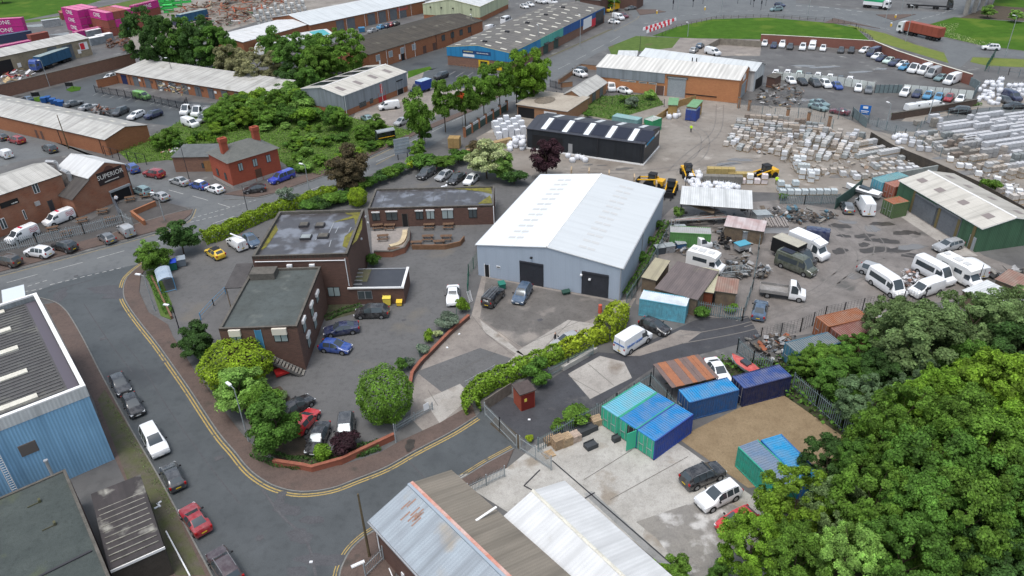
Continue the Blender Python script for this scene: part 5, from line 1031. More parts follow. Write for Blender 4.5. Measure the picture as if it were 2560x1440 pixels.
# ---- far vehicles
lot='cars parked in the unit car park'
for a in [('hatch',68,247,-18,-6,'steel','blue grey car behind the long brick unit roof'),('saloon',183,257,22,-6,'grey','grey saloon next to the blue bins'),('saloon',220,266,20,-6,'silver','silver saloon right of the grey one'),
 ('mpv',301,278,-18,8,'dgrey','dark people carrier in the unit car park'),('estate',340,287,-18,8,'white','white estate car between two dark cars in the unit car park'),('suv',383,286,-20,7,'navy','dark blue suv beside the brown container'),
 ('lowvan',355,240,20,4,'green','light green camper van before the fenced unit yard'),('lowvan',476,308,24,8,'white','white van at the scrub edge of the unit car park'),('pickup',512,297,-18,7,'silver','silver white pickup at the scrub edge of the unit car park'),('hatch',274,191,-16,6,'white','white car behind the low brick wall at the estate road')]: car(*a,group=lot,far=True)
for a in [('lowvan',972,265,-24,3,'white','white van with ladder bars before the grey clad unit'),('hatch',917,294,-10,-6,'teal','dark teal car at the scrub edge by the grey clad unit'),('suv',1103,189,-20,7,'black','black four by four before the blue trade unit'),('hatch',1003,303,-14,6,'silver','silver car among bushes near the bus shelter'),
 ('saloon',932,75,12,-4,'silver','silver saloon before the white roofed range'),('hatch',954,66,12,-4,'sky','light blue hatchback before the white roofed range'),('hatch',968,63,9,-4,'navy','dark blue hatchback before the white roofed range'),('hatch',979,60,9,-4,'dred','red car before the white roofed range'),('hatch',989,58,9,-4,'black','black car at the end of the row before the white roofed range'),
 ('lowvan',1198,80,12,-5,'white','white van nearest the brick range behind the trade unit'),('lowvan',1226,70,12,-5,'white','second white van behind the trade unit'),('minibus',1266,52,13,-6,'white','white minibus farthest of three behind the trade unit'),
 ('hatch',1311,15,12,3,'white','white car beyond the pale green shed'),('hatch',1325,10,12,3,'white','white car farther beyond the pale green shed'),('lowvan',1352,3,12,2,'white','white van at the top edge past the trade unit roof'),('lowvan',1380,5,12,2,'white','second white van at the top edge past the trade unit roof'),
 ('hatch',1535,53,14,1,'white','white car at the verge by the trade unit end'),('lowvan',1546,43,16,4,'white','white van with open door by the trade unit end'),('hatch',1560,38,14,4,'maroon','maroon car behind the white vans at the trade unit end'),('saloon',1576,19,-14,2,'grey','grey saloon right of the golden box van'),
 ('suv',1450,174,-16,-4,'dgrey','dark grey suv beside the white one in the small brick walled park'),('suv',1451,184,16,5,'white','white suv in the small brick walled park'),('lowvan',1528,217,4,12,'white','white van rear by the orange brick factory'),('hatch',1562,225,18,4,'white','white hatchback with black roof by the orange brick factory'),
 ('hatch',1735,124,9,-6,'silver','silver car nearest the timber fence behind the factory'),('hatch',1750,113,8,-6,'steel','blue silver car farther along the timber fence'),('lowvan',1782,130,16,4,'white','white van behind the white factory roof'),
 ('suv',2399,275,-24,-2,'black','black suv driving on the lane past the brick wall'),('lowvan',2530,241,24,10,'navy','dark blue van beside the heap of white bulk bags'),('hatch',2514,249,18,9,'dgrey','dark grey car between the blue van and a black car'),('saloon',2536,263,-24,1,'black','black saloon at the right edge beside the bulk bags'),
 ('suv',2477,118,-22,-1,'white','white suv driving on the roundabout exit road'),('mpv',1941,22,-14,1,'teal','dark green people carrier on the main junction'),('hatch',1950,11,12,2,'navy','dark blue car on the main junction')]: car(*a,far=True)
dg='cars for sale along the brick wall'
row=[(1912,107,'white','hatch'),(1935,112,'navy','hatch'),(1956,110,'white','mpv'),(1976,115,'dgrey','hatch'),(2007,117,'white','suv'),(2031,115,'white','lowvan'),(2058,119,'white','hatch'),(2103,124,'dgrey','hatch'),(2129,124,'black','hatch')]
nm=['leftmost white hatchback','navy hatchback','white people carrier','dark grey hatchback between two white cars','white suv beside a white van','white van','white hatchback standing alone','dark grey hatchback right of the gap','black hatchback at the bend']
for (x,y,c,k),n in zip(row,nm): car(k,x,y,-4,10,c,n+' in the row under the long brick wall',dg,True)
row=[(2162,124,'white','hatch'),(2184,132,'navy','minibus'),(2193,139,'white','hatch'),(2204,145,'navy','hatch'),(2222,150,'mint','hatch'),(2238,156,'navy','estate'),(2257,159,'white','hatch'),(2262,166,'sky','hatch'),(2314,176,'white','van'),(2334,184,'silver','van'),(2352,193,'teal','hatch'),(2380,201,'white','van')]
nm=['white city car at the top','dark minibus','white hatchback behind the minibus','navy hatchback','pale mint hatchback','navy estate','small white car','light blue hatchback','white high van beside the flatbed','silver van','dark teal car between two vans','white high van at the bottom end']
for (x,y,c,k),n in zip(row,nm): car(k,x,y,-26,9,c,n+' of the slant row',dg,True,sc=.9 if k=='minibus' else 1)
dg='cars on both sides of the white panel fence'
for (x,y,c),n in zip([(1941,180,'white'),(1970,180,'white'),(1999,183,'mint'),(2021,188,'dgrey'),(2046,187,'white'),(2076,191,'white'),(2102,195,'dgrey'),(2126,197,'white')],['first white car','second white car','pale car','dark car','fifth car, white','sixth car, white','second dark car','last white car']): car('hatch',x,y,6,-10,c,n+' from the left behind the white panel fence',dg,True)
for (x,y,c,k),n in zip([(1977,200,'white','hatch'),(2006,203,'black','hatch'),(2037,206,'dgrey','mpv'),(2064,209,'white','suv'),(2093,213,'blue','hatch')],['white hatchback','black hatchback','dark people carrier','white suv','blue hatchback']): car(k,x,y,14,10,c,n+' in front of the white panel fence',dg,True)
car('hatch',2146,218,-1,12,'white','white saloon alone in front of the fence gate',dg,True); car('hatch',2172,223,-1,12,'grey','grey hatchback right of the white saloon at the fence gate',dg,True)
for (x,y,c,k),n in zip([(2263,230,'white','suv'),(2293,233,'navy','hatch'),(2320,237,'sky','hatch'),(2347,241,'sky','hatch'),(2373,243,'dred','hatch'),(2401,246,'white','hatch')],['white suv at the left end','navy hatchback','light blue car beside the navy one','light blue car next to the red one','red hatchback','white hatchback at the right end']): car(k,x,y,-10,11,c,n+' in the row of six',dg,True)
for (x,y),n in zip([(2285,268),(2312,264),(2338,261)],['left','middle','right']): car('lowvan',x,y,20,-3,'white',n+' one of three white vans behind the low dark wall',dg,True,sc=.85)
car('saloon',2050,256,18,5,'teal','teal saloon behind the green mesh fence, farther one',far=True); car('saloon',2046,266,18,5,'teal','teal coupe behind the green mesh fence, nearer one',far=True); car('coupe',2100,277,-18,-3,'maroon','maroon open top car behind the green mesh fence',far=True)
# red boat, speedboat
def boat(px,py,dx,dy,L,W,label,c1,c2):
    p=G(px,py,.8); q=G(px+dx,py+dy,.8); e=empty('boat',(p.x,p.y,.5),atan2(q.y-p.y,q.x-p.x),label,'boat'); mb=MB(); top=MB()
    st=[(-L/2,.8*W/2,.75),(-L/4,W/2,.75),(L/8,.95*W/2,.78),(L/3,.55*W/2,.85),(L/2,.03,.95)]
    for a,b in zip(st,st[1:]):
        for s in(-1,1):
            f=[(a[0],s*a[1]*.5,0.05),(b[0],s*b[1]*.5,.15),(b[0],s*b[1],b[2]),(a[0],s*a[1],a[2])]; mb.face(f if s<0 else f[::-1])
        top.face([(a[0],-a[1],a[2]),(b[0],-b[1],b[2]),(b[0],0,b[2]+.15),(a[0],0,a[2]+.15)]); top.face([(a[0],0,a[2]+.15),(b[0],0,b[2]+.15),(b[0],b[1],b[2]),(a[0],a[1],a[2])])
    a=st[0]; mb.face([(a[0],-a[1],a[2]),(a[0],a[1],a[2]),(a[0],a[1]*.5,.05),(a[0],-a[1]*.5,.05)]); mb.build('hull',c1,e,smooth=50); top.build('deck',c2,e)
    MB().obox((-.3,0,1.0),(L*.3,W*.5,.25),0,0,(0,-.1)).build('cockpit',CG,e); mb=MB().bar((-1,-W/2,-.3),(-1,W/2,-.3),.08); [mb.bar((-1,s*W/2-.1,-.25),(-1,s*W/2+.1,-.25),.26,0,10) for s in(-1,1)]; mb.bar((-L/2,0,-.0),(L/2+.6,0,-.05),.06); mb.build('trailer',TRIM,e)
boat(1858,915,-22,-14,3.6,1.6,'small red boat on a trailer behind the navy container',WHITEP,mat('boat_red',(.45,.06,.06),(.5,.15,.13),sc=2)); boat(2157,478,-28,-8,6,2.2,'white speedboat with blue trim behind the white high van',WHITEP,WHITEP)
# ---- lorries
def wheelset(e,xs,W,r=.5):
    for x in xs:
        for s in(-1,1): MB().bar((0,-.16,0),(0,.16,0),r,0,12).build('wheel',TY,e,loc=(x,s*(W/2-.15),r),smooth=40)
def lorry(px,py,dx,dy,label,cabc,kind,group=None):
    p=G(px,py,1.2); q=G(px+dx,py+dy,1.2); e=empty('lorry',(p.x,p.y,.02),atan2(q.y-p.y,q.x-p.x),label,'lorry',group); xf=7.6
    if kind=='tipper':
        xf=4.6; wheelset(e,(3.3,1.6,-2.4,-3.7),2.5)
    else: wheelset(e,(6.2,2.9,1.9,-3.6,-4.8,-6.),2.5)
    mb=MB(); h=3.5 if kind!='tipper' else 3.0
    prof=[(xf-2.1,.7),(xf,.7),(xf,1.7),(xf-.3,h-.4),(xf-.8,h),(xf-2.1,h)]
    for i in range(len(prof)): a,b=prof[i],prof[(i+1)%6]; mb.face([(a[0],-1.2,a[1]),(b[0],-1.2,b[1]),(b[0],1.2,b[1]),(a[0],1.2,a[1])][::-1])
    mb.face([(a[0],-1.2,a[1]) for a in prof]); mb.face([(a[0],1.2,a[1]) for a in prof][::-1]); o=mb.build('cab',PAINT,e); o.color=(*CCOL[cabc],1)
    mb=MB().face([(xf+.02,-1.0,1.75),(xf+.02,1.0,1.75),(xf-.2,1.0,2.6),(xf-.2,-1.0,2.6)])
    for s in(-1,1): mb.box(xf-1.4,s*1.21-.01,1.7,xf-.45,s*1.21+.01,2.4,bottom=True)
    mb.build('windows',CG,e)
    MB().box(-7.0 if kind!='tipper' else -4.4,-.5,.7,xf-1,.5,1.1,bottom=True).build('chassis',TRIM,e)
    if kind=='container':
        c=MB().box(-7.3,-1.22,1.2,4.9,1.22,3.8,bottom=True); c.build('container',mat('rust_red_container',(.34,.09,.06),(.3,.08,.05),'corr',per=.28,amt=.25,bump=.5,rough=.6),e); text('HAMBURG SUD',.5,WF,e,(4.0,-1.24,2.6),(pi/2,pi/2,0)) if 0 else None
    if kind=='curtain':
        MB().box(-7.0,-1.25,1.1,5.0,1.25,3.9,bottom=True).build('curtain_side',mat('curtain_blue',(.035,.12,.22),(.025,.09,.17),'corr',per=.7,amt=.2,rough=.6),e); MB().box(-7.02,-1.27,3.9,5.02,1.27,3.96).build('trailer_roof',mat('trailer_roof',(.3,.36,.36),(.2,.26,.27)),e)
    if kind=='tipper':
        MB().box(-4.4,-1.25,1.1,2.2,1.25,2.7,bottom=True).build('tipper_body',WHITEP,e); MB().box(-4.4,-1.27,2.3,2.2,1.27,3.0).build('tipper_cover',P('tipper_green',(.02,.35,.15)),e)
    return e
lorry(2300,82,-50,-11,'articulated lorry with a rust red container on the roundabout','white','container')
lorry(2192,12,30,3,'white and green tipper lorry waiting at the junction','white','tipper')
lorry(2322,12,34,2,'black skeletal container lorry with no load under the flyover','black','skeletal')
lorry(130,155,-46,16,'blue curtain sided lorry before the tan shed','blue','curtain')
lorry(478,50,-26,6,'dark blue curtain sided lorry behind the tall green trees','navy','curtain')
# telehandlers / forklifts
YP=P('plant_yellow',(.65,.36,.02),.4)
def loader(px,py,dx,dy,label):
    p=G(px,py,.8); q=G(px+dx,py+dy,.8); e=empty('loader',(p.x,p.y,0),atan2(q.y-p.y,q.x-p.x),label,'loader')
    wheelset(e,(1.1,-1.1),2.1,.55); MB().box(-1.9,-.85,.6,-.2,.85,1.45,bottom=True).build('engine_cover',YP,e)
    MB().box(-.3,-.9,.5,1.5,.9,.9,bottom=True).build('chassis',TRIM,e)
    mb=MB()
    for x in(-.3,.9):
        for y in(-.6,.6): mb.bar((x,y,.9),(x,y,2.4),.06)
    mb.box(-.4,-.7,2.35,1.0,.7,2.45,bottom=True); c=mb.build('cab_frame',TRIM,e); MB().box(-.25,-.57,1.3,.85,.57,2.3).build('glass',CG,c)
    mb=MB().bar((-.6,.75,1.6),(3.0,.75,1.0),.13,0,6).bar((-.6,-.75,1.6),(3.0,-.75,1.0),.13,0,6); mb.build('boom',YP,e); mb=MB().box(2.9,-.9,.2,3.05,.9,1.2).box(3.0,-.6,.2,4.1,-.45,.28).box(3.0,.45,.2,4.1,.6,.28); mb.build('forks',TRIM,e)
loader(1718,430,8,14,'yellow forklift with black cab beside the stacked white bags'); loader(1635,455,-22,-4,'yellow loader with black cab behind the white warehouse, left one'); loader(1678,470,-6,14,'yellow loader with black cab behind the white warehouse, right one'); loader(1918,432,-22,4,'yellow telehandler beside the hi-vis workers')
# ================ VEGETATION
def leafmat(name,rough=.7):
    m=bpy.data.materials.new(name); m.use_nodes=True; N=m.node_tree.nodes; K=m.node_tree.links; b=N['Principled BSDF']; b.inputs['Roughness'].default_value=rough; b.inputs['Specular IOR Level'].default_value=.25
    oi=N.new('ShaderNodeObjectInfo'); ge=N.new('ShaderNodeNewGeometry'); tc=N.new('ShaderNodeTexCoord'); nz=N.new('ShaderNodeTexNoise'); nz.inputs['Scale'].default_value=2.2; nz.inputs['Detail'].default_value=3; K.new(tc.outputs['Object'],nz.inputs['Vector'])
    mr=N.new('ShaderNodeMapRange'); mr.inputs[1].default_value=.3; mr.inputs[2].default_value=.7; mr.inputs[3].default_value=.7; mr.inputs[4].default_value=2.1; K.new(nz.outputs['Fac'],mr.inputs[0])
    m2=N.new('ShaderNodeMapRange'); m2.inputs[3].default_value=.6; m2.inputs[4].default_value=1.45; K.new(ge.outputs['Random Per Island'],m2.inputs[0])
    mm=N.new('ShaderNodeMath'); mm.operation='MULTIPLY'; K.new(mr.outputs[0],mm.inputs[0]); K.new(m2.outputs[0],mm.inputs[1])
    vm=N.new('ShaderNodeVectorMath'); vm.operation='SCALE'; K.new(oi.outputs['Color'],vm.inputs[0]); K.new(mm.outputs[0],vm.inputs['Scale']); K.new(vm.outputs[0],b.inputs['Base Color'])
    tr=N.new('ShaderNodeBsdfTranslucent'); K.new(vm.outputs[0],tr.inputs[0]); mx=N.new('ShaderNodeMixShader'); mx.inputs[0].default_value=.36; K.new(b.outputs[0],mx.inputs[1]); K.new(tr.outputs[0],mx.inputs[2]); K.new(mx.outputs[0],N['Material Output'].inputs[0])
    return m
LEAF=leafmat('foliage'); BARK=mat('bark',(.1,.075,.05),(.06,.045,.03),sc=3,rough=.95,coord='obj')
def leafmesh(name,P_,Nn,size,seed):
    g=np.random.default_rng(seed); n=len(P_); d=Nn+g.normal(0,.55,(n,3)); d/=np.linalg.norm(d,axis=1)[:,None]
    a=np.cross(d,g.normal(0,1,(n,3))); a/=np.linalg.norm(a,axis=1)[:,None]; b=np.cross(d,a); s=(size*g.uniform(.6,1.3,(n,1)))
    q=np.stack([P_+a*s*.5,P_+b*s*.38+d*s*.08,P_-a*s*.5,P_-b*s*.38+d*s*.08],1).reshape(-1,3)
    me=bpy.data.meshes.new(name); me.vertices.add(4*n); me.vertices.foreach_set('co',q.ravel()); me.loops.add(4*n); me.loops.foreach_set('vertex_index',np.arange(4*n)); me.polygons.add(n); me.polygons.foreach_set('loop_start',np.arange(n)*4); me.polygons.foreach_set('loop_total',np.full(n,4)); me.update(); me.materials.append(LEAF); return me
def crown(kind,seed):
    g=np.random.default_rng(seed); 
    K,n,size,cr,fill={'big':(150,28000,.058,.135,.5),'mid':(44,13000,.085,.25,.25),'bush':(16,3200,.16,.4,.3),'clip':(60,9000,.075,.16,.9),'thin':(30,5200,.09,.22,.2)}[kind]
    u=g.normal(0,1,(K,3)); u/=np.linalg.norm(u,axis=1)[:,None]; rr=g.uniform(fill,1,(K,1))**.6*(1-cr*.7); C=u*rr; C[:,2]=np.where(C[:,2]<-.5,C[:,2]*.7,C[:,2])
    crs=cr*g.uniform(.65,1.3,K)
    if kind!='clip': ex=g.random(K)<.22; C[ex]*=1.07; crs[ex]*=.55
    idx=g.choice(K,n,p=crs**2/np.sum(crs**2)); v=g.normal(0,1,(n,3)); v/=np.linalg.norm(v,axis=1)[:,None]; v[:,2]=np.where(v[:,2]<-.3,-v[:,2],v[:,2])
    P_=(C[idx]+v*(crs[idx]*g.uniform(.6,1.08,n))[:,None]*np.array([1,1,.85]))*1.12; 
    if kind=='clip':
        q=g.normal(0,1,(n,3)); q/=np.linalg.norm(q,axis=1)[:,None]; bl=1+.05*np.sin(q[:,0]*9+seed)+.05*np.sin(q[:,1]*11)+.05*np.sin(q[:,2]*10); P_=q*(g.uniform(.78,1.0,n)**.5*bl)[:,None]; v=q
    Nn=v*.7+P_*.5+np.array([0,0,.35])
    return leafmesh('crown_'+kind,P_,Nn,size,seed+1)
CM={(k,i):crown(k,11*i+len(k)*7) for k,c in(('big',4),('mid',3),('bush',3),('clip',2),('thin',2)) for i in range(c)}
def trunkmesh(seed):
    g=random.Random(seed); mb=MB(); a=Vector((0,0,0)); b=Vector((g.uniform(-.03,.03),g.uniform(-.03,.03),.55)); c=Vector((g.uniform(-.06,.06),g.uniform(-.06,.06),1.1))
    mb.bar(a,b,.045,0,7,.034); mb.bar(b,c,.034,0,7,.012)
    for k in range(7):
        t=.35+.1*k; s=a.lerp(c,t); an=k*2.4+g.random(); e=s+Vector((cos(an)*.3,sin(an)*.3,.25+.1*g.random())); mb.bar(s,e,.016,0,5,.005); mb.bar(e,e+Vector((cos(an+.5)*.12,sin(an+.5)*.12,.12)),.006,0,4,.002)
    o=mb.build('t',BARK); me=o.data; bpy.data.objects.remove(o); return me
TM=[trunkmesh(i) for i in range(4)]
GR=dict(green=(.088,.168,.022),mid=(.066,.142,.022),dark=(.04,.088,.02),lime=(.15,.22,.015),yel=(.21,.27,.02),light=(.15,.26,.055),grey=(.078,.125,.058),olive=(.11,.165,.06),brown=(.085,.068,.035),purple=(.035,.015,.02),blossom=(.27,.31,.15),tan=(.2,.2,.1),orange=(.5,.11,.03),bright=(.115,.21,.02),silver=(.13,.17,.12),ygreen=(.125,.21,.02))
tn=[0]
def tree(kind,px,py,Rr,H,col,label,cat='tree',Rv=None,zc=None,group=None,name=None,jit=0):
    Rv=Rv or min(H*.45,Rr*1.25); zc=zc if zc is not None else H-Rv; p=G(px,py,zc); tn[0]+=1; i=tn[0]
    e=empty(name or('tree' if cat=='tree' else cat.replace(' ','_')),(p.x,p.y,0),0,label,cat,group)
    nvar=sum(1 for k in CM if k[0]==kind); o=bpy.data.objects.new('crown',CM[(kind,i%nvar)]); COL.objects.link(o); o.parent=e; o.location=(0,0,zc); o.scale=(Rr,Rr*(.92+.16*((i*37)%10)/10),Rv); o.rotation_euler=(0,0,i*2.399)
    c=GR[col]; k=1+.14*sin(i*1.7); o.color=(c[0]*k,c[1]*k,c[2]*k,1)
    t=bpy.data.objects.new('trunk',TM[i%4]); COL.objects.link(t); t.parent=e; s=max(Rr*.9,1); t.scale=(s,s,zc+Rv*.1 if zc>Rv*.5 else Rv); t.rotation_euler=(0,0,i)
    return e
T=tree
W='tree of the wood in the bottom right corner'
BIGS=[(2470,1000,4.0,11,'ygreen','yellow green ash tree at the upper edge of the wood'),(2340,1020,3.4,10,'bright','bright leafy tree at the top left corner of the wood'),(2215,1120,3.6,10,'green','green tree beside the gravel yard fence'),(2330,1190,4.2,12,'mid','mid green tree in the middle of the wood'),(2450,1160,4.0,12,'green','tall green tree right of the middle of the wood'),
(2070,1160,2.6,6.5,'dark','small dark tree over the teal container end'),(1990,1265,3.1,8,'ygreen','yellow green tree above the white suv corner'),(2090,1280,2.6,8,'olive','dull olive tree right of the yellow green one'),(1880,1370,2.7,7,'bright','bright green tree beside the wet concrete'),(1990,1400,2.8,7.5,'green','green tree at the bottom right of the wet concrete'),(2190,1260,3.4,11,'green','deep green tree in the lower wood'),(2120,1395,2.6,9,'light','pale green tree at the bottom edge with light tips'),
(2260,1390,3.4,10,'mid','leafy tree at the bottom edge of the wood'),(2390,1310,3.8,12,'green','broad green tree in the lower right wood'),(2530,1260,3.6,12,'mid','broad tree near the right edge of the wood'),(2540,1120,3.6,12,'bright','bright tree at the right edge of the wood'),(2560,1010,4.0,11,'ygreen','yellow green tree at the right edge'),
(2310,860,5.2,10,'olive','grey green willow above the wood'),(2430,820,4.6,10,'olive','olive willow right of the grey green one'),(2540,800,5,9,'olive','olive tree at the right edge below the rusty roofs'),(2230,810,3.2,7,'olive','grey green willow edge beside the rusty container'),(2530,900,4.5,9,'dark','dark tree between willow and ash at the right edge'),
(2170,1010,3.4,6,'grey','grey leaved shrub tree beside the railings'),(2110,950,3.2,5,'mid','green scrub tree behind the navy container'),(2230,930,3.2,6,'dark','dark scrub tree under the willow'),(2060,900,2.6,4,'green','green scrub beside the slate blue container'),(2150,880,2.6,4.5,'mid','scrub tree behind the rusty containers'),(2290,960,2.6,6.5,'grey','grey sallow between willow and ash'),(2010,910,1.8,3,'green','low green scrub at the navy container end'),(2420,930,3,8,'mid','mid green tree below the willows'),(2470,1400,3.4,9,'dark','dark tree in the bottom right corner'),(2150,1170,2.4,8,'mid','small green tree right of the dark one'),(2410,1080,3.4,11.5,'green','tall green crown between the ash trees'),(2300,1290,3.,11.5,'mid','tall crown deep in the lower wood'),(2260,1050,3.2,10,'green','green crown left of the ash trees'),(2480,1240,3.4,11.5,'green','green crown right of the broad lower trees')]
for x,y,r,h,c,l in BIGS: T('big',x,y,r,h,c,l,group='trees of the wood')
T('mid',1690,1435,1.6,3.0,'green','leafy tree at the bottom edge over the white corrugated roof'); T('mid',1630,1440,1.3,2.6,'bright','small leafy tree at the bottom edge touching the white roof'); T('mid',1800,1440,1.2,2.6,'mid','small tree at the bottom edge on the wet concrete')
# car park trees
T('mid',490,853,2.8,4.6,'dark','dark green tree against the lower brick block'); T('clip',588,910,4.0,5.4,'lime','round yellow green tree by the outside steps',Rv=2.6); T('mid',598,975,3.1,5.2,'light','light green tree below the round yellow green one'); T('mid',560,945,1.6,4,'light','pale green tree left of the light green one') ; T('mid',690,1060,3.0,6.2,'mid','green tree over the red and black cars'); T('mid',660,1010,2.2,5.2,'green','green tree top between the light tree and the red car')
T('clip',960,988,3.0,6.8,'green','clipped egg shaped tree in the middle of the car park',Rv=3.3,zc=3.5); T('bush',865,1105,1.6,2.2,'purple','purple leaved bush behind the low brick wall','bush'); T('bush',806,1133,.95,2.1,'bright','bright green conifer bush behind the low brick wall','bush',Rv=1.1)
T('clip',893,492,1.75,3.4,'lime','round bright green tree at the corner of the long wing',Rv=1.7); T('mid',447,590,3.1,5.6,'dark','dark green tree at the left end of the hedge'); T('mid',385,642,2.6,4.6,'green','green tree beside the glass smoking shelter'); T('thin',360,625,1.4,3.5,'light','thin pale sapling at the left end of the hedge'); T('thin',720,488,2.0,4.6,'silver','thin pale tree by the main road hedge')
T('mid',868,415,4.0,8,'brown','brown leaved tree beside the main road'); T('mid',868,445,3.2,5.5,'brown','lower brown tree at the foot of the brown leaved tree'); T('mid',1365,395,3.6,7.5,'purple','dark purple copper beech by the white warehouse'); T('mid',1215,398,4.0,7,'blossom','white blossoming tree behind the row of four cars'); T('mid',1255,415,2.9,5,'light','light green tree right of the blossoming tree')
T('bush',1145,388,2.4,3,'mid','green bush left of the blossoming tree','bush'); T('bush',1190,372,1.9,3,'brown','reddish brown bush behind the blossoming tree','bush'); T('bush',1285,440,2.3,3,'dark','dark bush at the corner of the white warehouse','bush'); T('bush',1110,405,2.3,3,'green','green bush above the silver hatchback','bush'); T('bush',1065,405,2.7,3,'mid','green bush above the dark grey suv','bush'); T('bush',1027,412,1.0,2,'yel','yellow green bush above the row of four cars','bush')
for i,(x,y) in enumerate(((1000,420),(975,432),(950,440),(925,452),(900,462),(880,478),(850,490),(825,497),(800,505),(775,510),(1040,400))): T('bush',x,y,1.9,2.3,('mid','green','dark')[i%3],'green shrub in the hedge line between main road and car park','shrub',group='shrubs between the main road and the car park')
T('bush',1155,762,.95,2.4,'ygreen','yellow green conifer beside the white saloon','bush',Rv=1.3); T('bush',1117,800,1.6,2.2,'silver','grey blue shrub below the white saloon','bush'); T('bush',1072,842,.65,1.8,'ygreen','small pointed conifer on the dividing wall','bush',Rv=1.0); T('bush',1057,872,.95,1.6,'silver','silvery shrub halfway down the dividing wall','bush'); T('bush',1022,905,.8,1.6,'silver','silvery shrub behind the clipped egg shaped tree','bush'); T('bush',1003,912,.7,1.8,'mid','small green conifer behind the clipped egg shaped tree','bush'); T('bush',1093,833,.7,1.1,'blossom','pale flowering shrub on the dividing wall','bush')
T('bush',700,990,.9,1.2,'olive','olive flower bush beside the black hidden car','bush'); T('bush',932,650,1.0,2,'mid','green bush against the tall brick wall','bush'); T('bush',1337,918,1.5,3,'mid','round green bush behind the substation hut','bush'); T('bush',1355,945,1.2,2.2,'mid','lower green bush right of the substation hut','bush')
T('bush',1440,1040,1.5,2,'green','green bush growing through the palisade fence by the lane','bush'); T('bush',1395,1062,.8,1.3,'green','small green bush at the fence near the pallets','bush'); T('bush',1325,1095,.5,.9,'yel','yellow flowering weed at the gate','bush')
# street trees
for x,y,r,h,c,l in((1045,288,2.6,12,'green','leftmost slender street tree beside the main road'),(1108,252,2.6,12,'green','second slender street tree with two stems'),(1160,245,2.5,11.5,'green','slender street tree with an orange clump in its crown'),(1207,225,2.6,12,'green','fourth slender street tree along the main road'),(1247,205,2.8,12.5,'green','fifth slender street tree along the main road'),(1290,185,2.9,13.5,'bright','tall bright street tree near the flat roofed store'),(1335,190,3.2,13,'bright','widest bright street tree by the flat roofed store'),(1315,225,2.6,7,'green','lower leafy tree beside the flat roofed store')): T('mid',x,y,r*1.25,h,c,l,Rv=h*.42,group='street trees along the main road')
T('bush',1152,240,1.0,1,'orange','orange climber clump high in the third street tree','climber',zc=7.5,Rv=1.1)
T('mid',1060,330,1.8,5,'mid','bushy tree under the leftmost slender street tree'); T('mid',1045,372,2.2,4,'green','bushy tree behind the back of the road sign')
# upper-left tall trees
for x,y,r,h,c,l in((362,95,4.6,14,'dark','leftmost tall dark tree behind the low unit row'),(405,110,4.2,13,'dark','second tall dark tree behind the low unit row'),(450,105,4.6,13.5,'mid','third tall dark tree behind the low unit row'),(500,110,4.6,13,'dark','fourth tall dark tree behind the low unit row'),(540,125,4.2,11,'mid','fifth tall tree behind the low unit row'),(580,152,3.6,8,'tan','tan green blossoming tree behind the low unit row'),(645,165,4.4,8.5,'tan','larger tan green blossoming tree behind the low unit row'),(690,115,3.6,9,'mid','green tree before the white shed'),(745,150,4.6,11,'mid','green tree left of the grey clad unit'),(790,165,4.2,9,'green','green tree behind the grey clad unit'),(850,130,5.2,11.5,'green','big green tree by the mossy brick range'),(800,130,4.,10,'mid','green tree between two big ones by the shed'),(770,200,3.2,6,'mid','lower tree beside the grey clad unit corner'),(720,190,3.0,6,'dark','lower dark tree at the end of the unit row')): T('big' if r>4 else 'mid',x,y+4,r*1.3,h*1.2,c,l,Rv=h*.6,zc=h*.58,group='tall trees behind the units')
# scrub plot
def inpoly(x,y,P_):
    c=False;j=len(P_)-1
    for i in range(len(P_)):
        if (P_[i][1]>y)!=(P_[j][1]>y) and x<(P_[j][0]-P_[i][0])*(y-P_[i][1])/(P_[j][1]-P_[i][1])+P_[i][0]: c=not c
        j=i
    return c
SP=[(530,262),(640,235),(740,220),(860,290),(985,322),(1010,345),(925,380),(800,425),(720,420),(640,360),(500,350),(380,370),(380,345),(520,320)]
r2=random.Random(3); n=0
for i in range(2000):
    x,y=r2.uniform(370,1010),r2.uniform(215,430)
    if not inpoly(x,y,SP) or (560<x<720 and y>320 and y<430): continue
    near=y<300 or y<330 and x<560 or r2.random()<.65
    if not near: continue
    T('bush' if r2.random()<.5 else 'mid',x,y,r2.uniform(.8,1.7) if y>300 else r2.uniform(1.6,2.8),r2.uniform(1.2,2.2) if y>300 else r2.uniform(2.5,5),r2.choice(['green','mid','green','light','ygreen','mid','bright']),'green self-sown shrub in the overgrown plot','shrub',group='shrubs in the overgrown plot'); n+=1
    if n>=135: break
for x,y,r in((430,340,2.2),(395,355,1.8),(540,290,2.6),(590,280,3),(690,250,3.2),(650,275,3),(745,245,2.6),(850,300,2.6),(940,310,2.4),(905,330,2.2)): T('mid',x,y,r,r*1.8,'green','larger green self-sown tree in the overgrown plot',group='larger trees in the overgrown plot')
for i,(x,y,r,c) in enumerate(((1625,235,1.6,'light'),(1580,255,1.6,'silver'),(1450,262,1.3,'mid'),(1555,245,1.2,'green'),(1470,285,1.0,'mid'),(1470,470,2.0,'mid'))): 
    if y<300: T('bush',x,y,r,r*1.6,c,('pale sapling by the factory roller door','silvery bush in the weedy plot','bush at the garage corner','low bush in the middle of the weedy plot','bush beside the flat roofed store')[i],'bush')
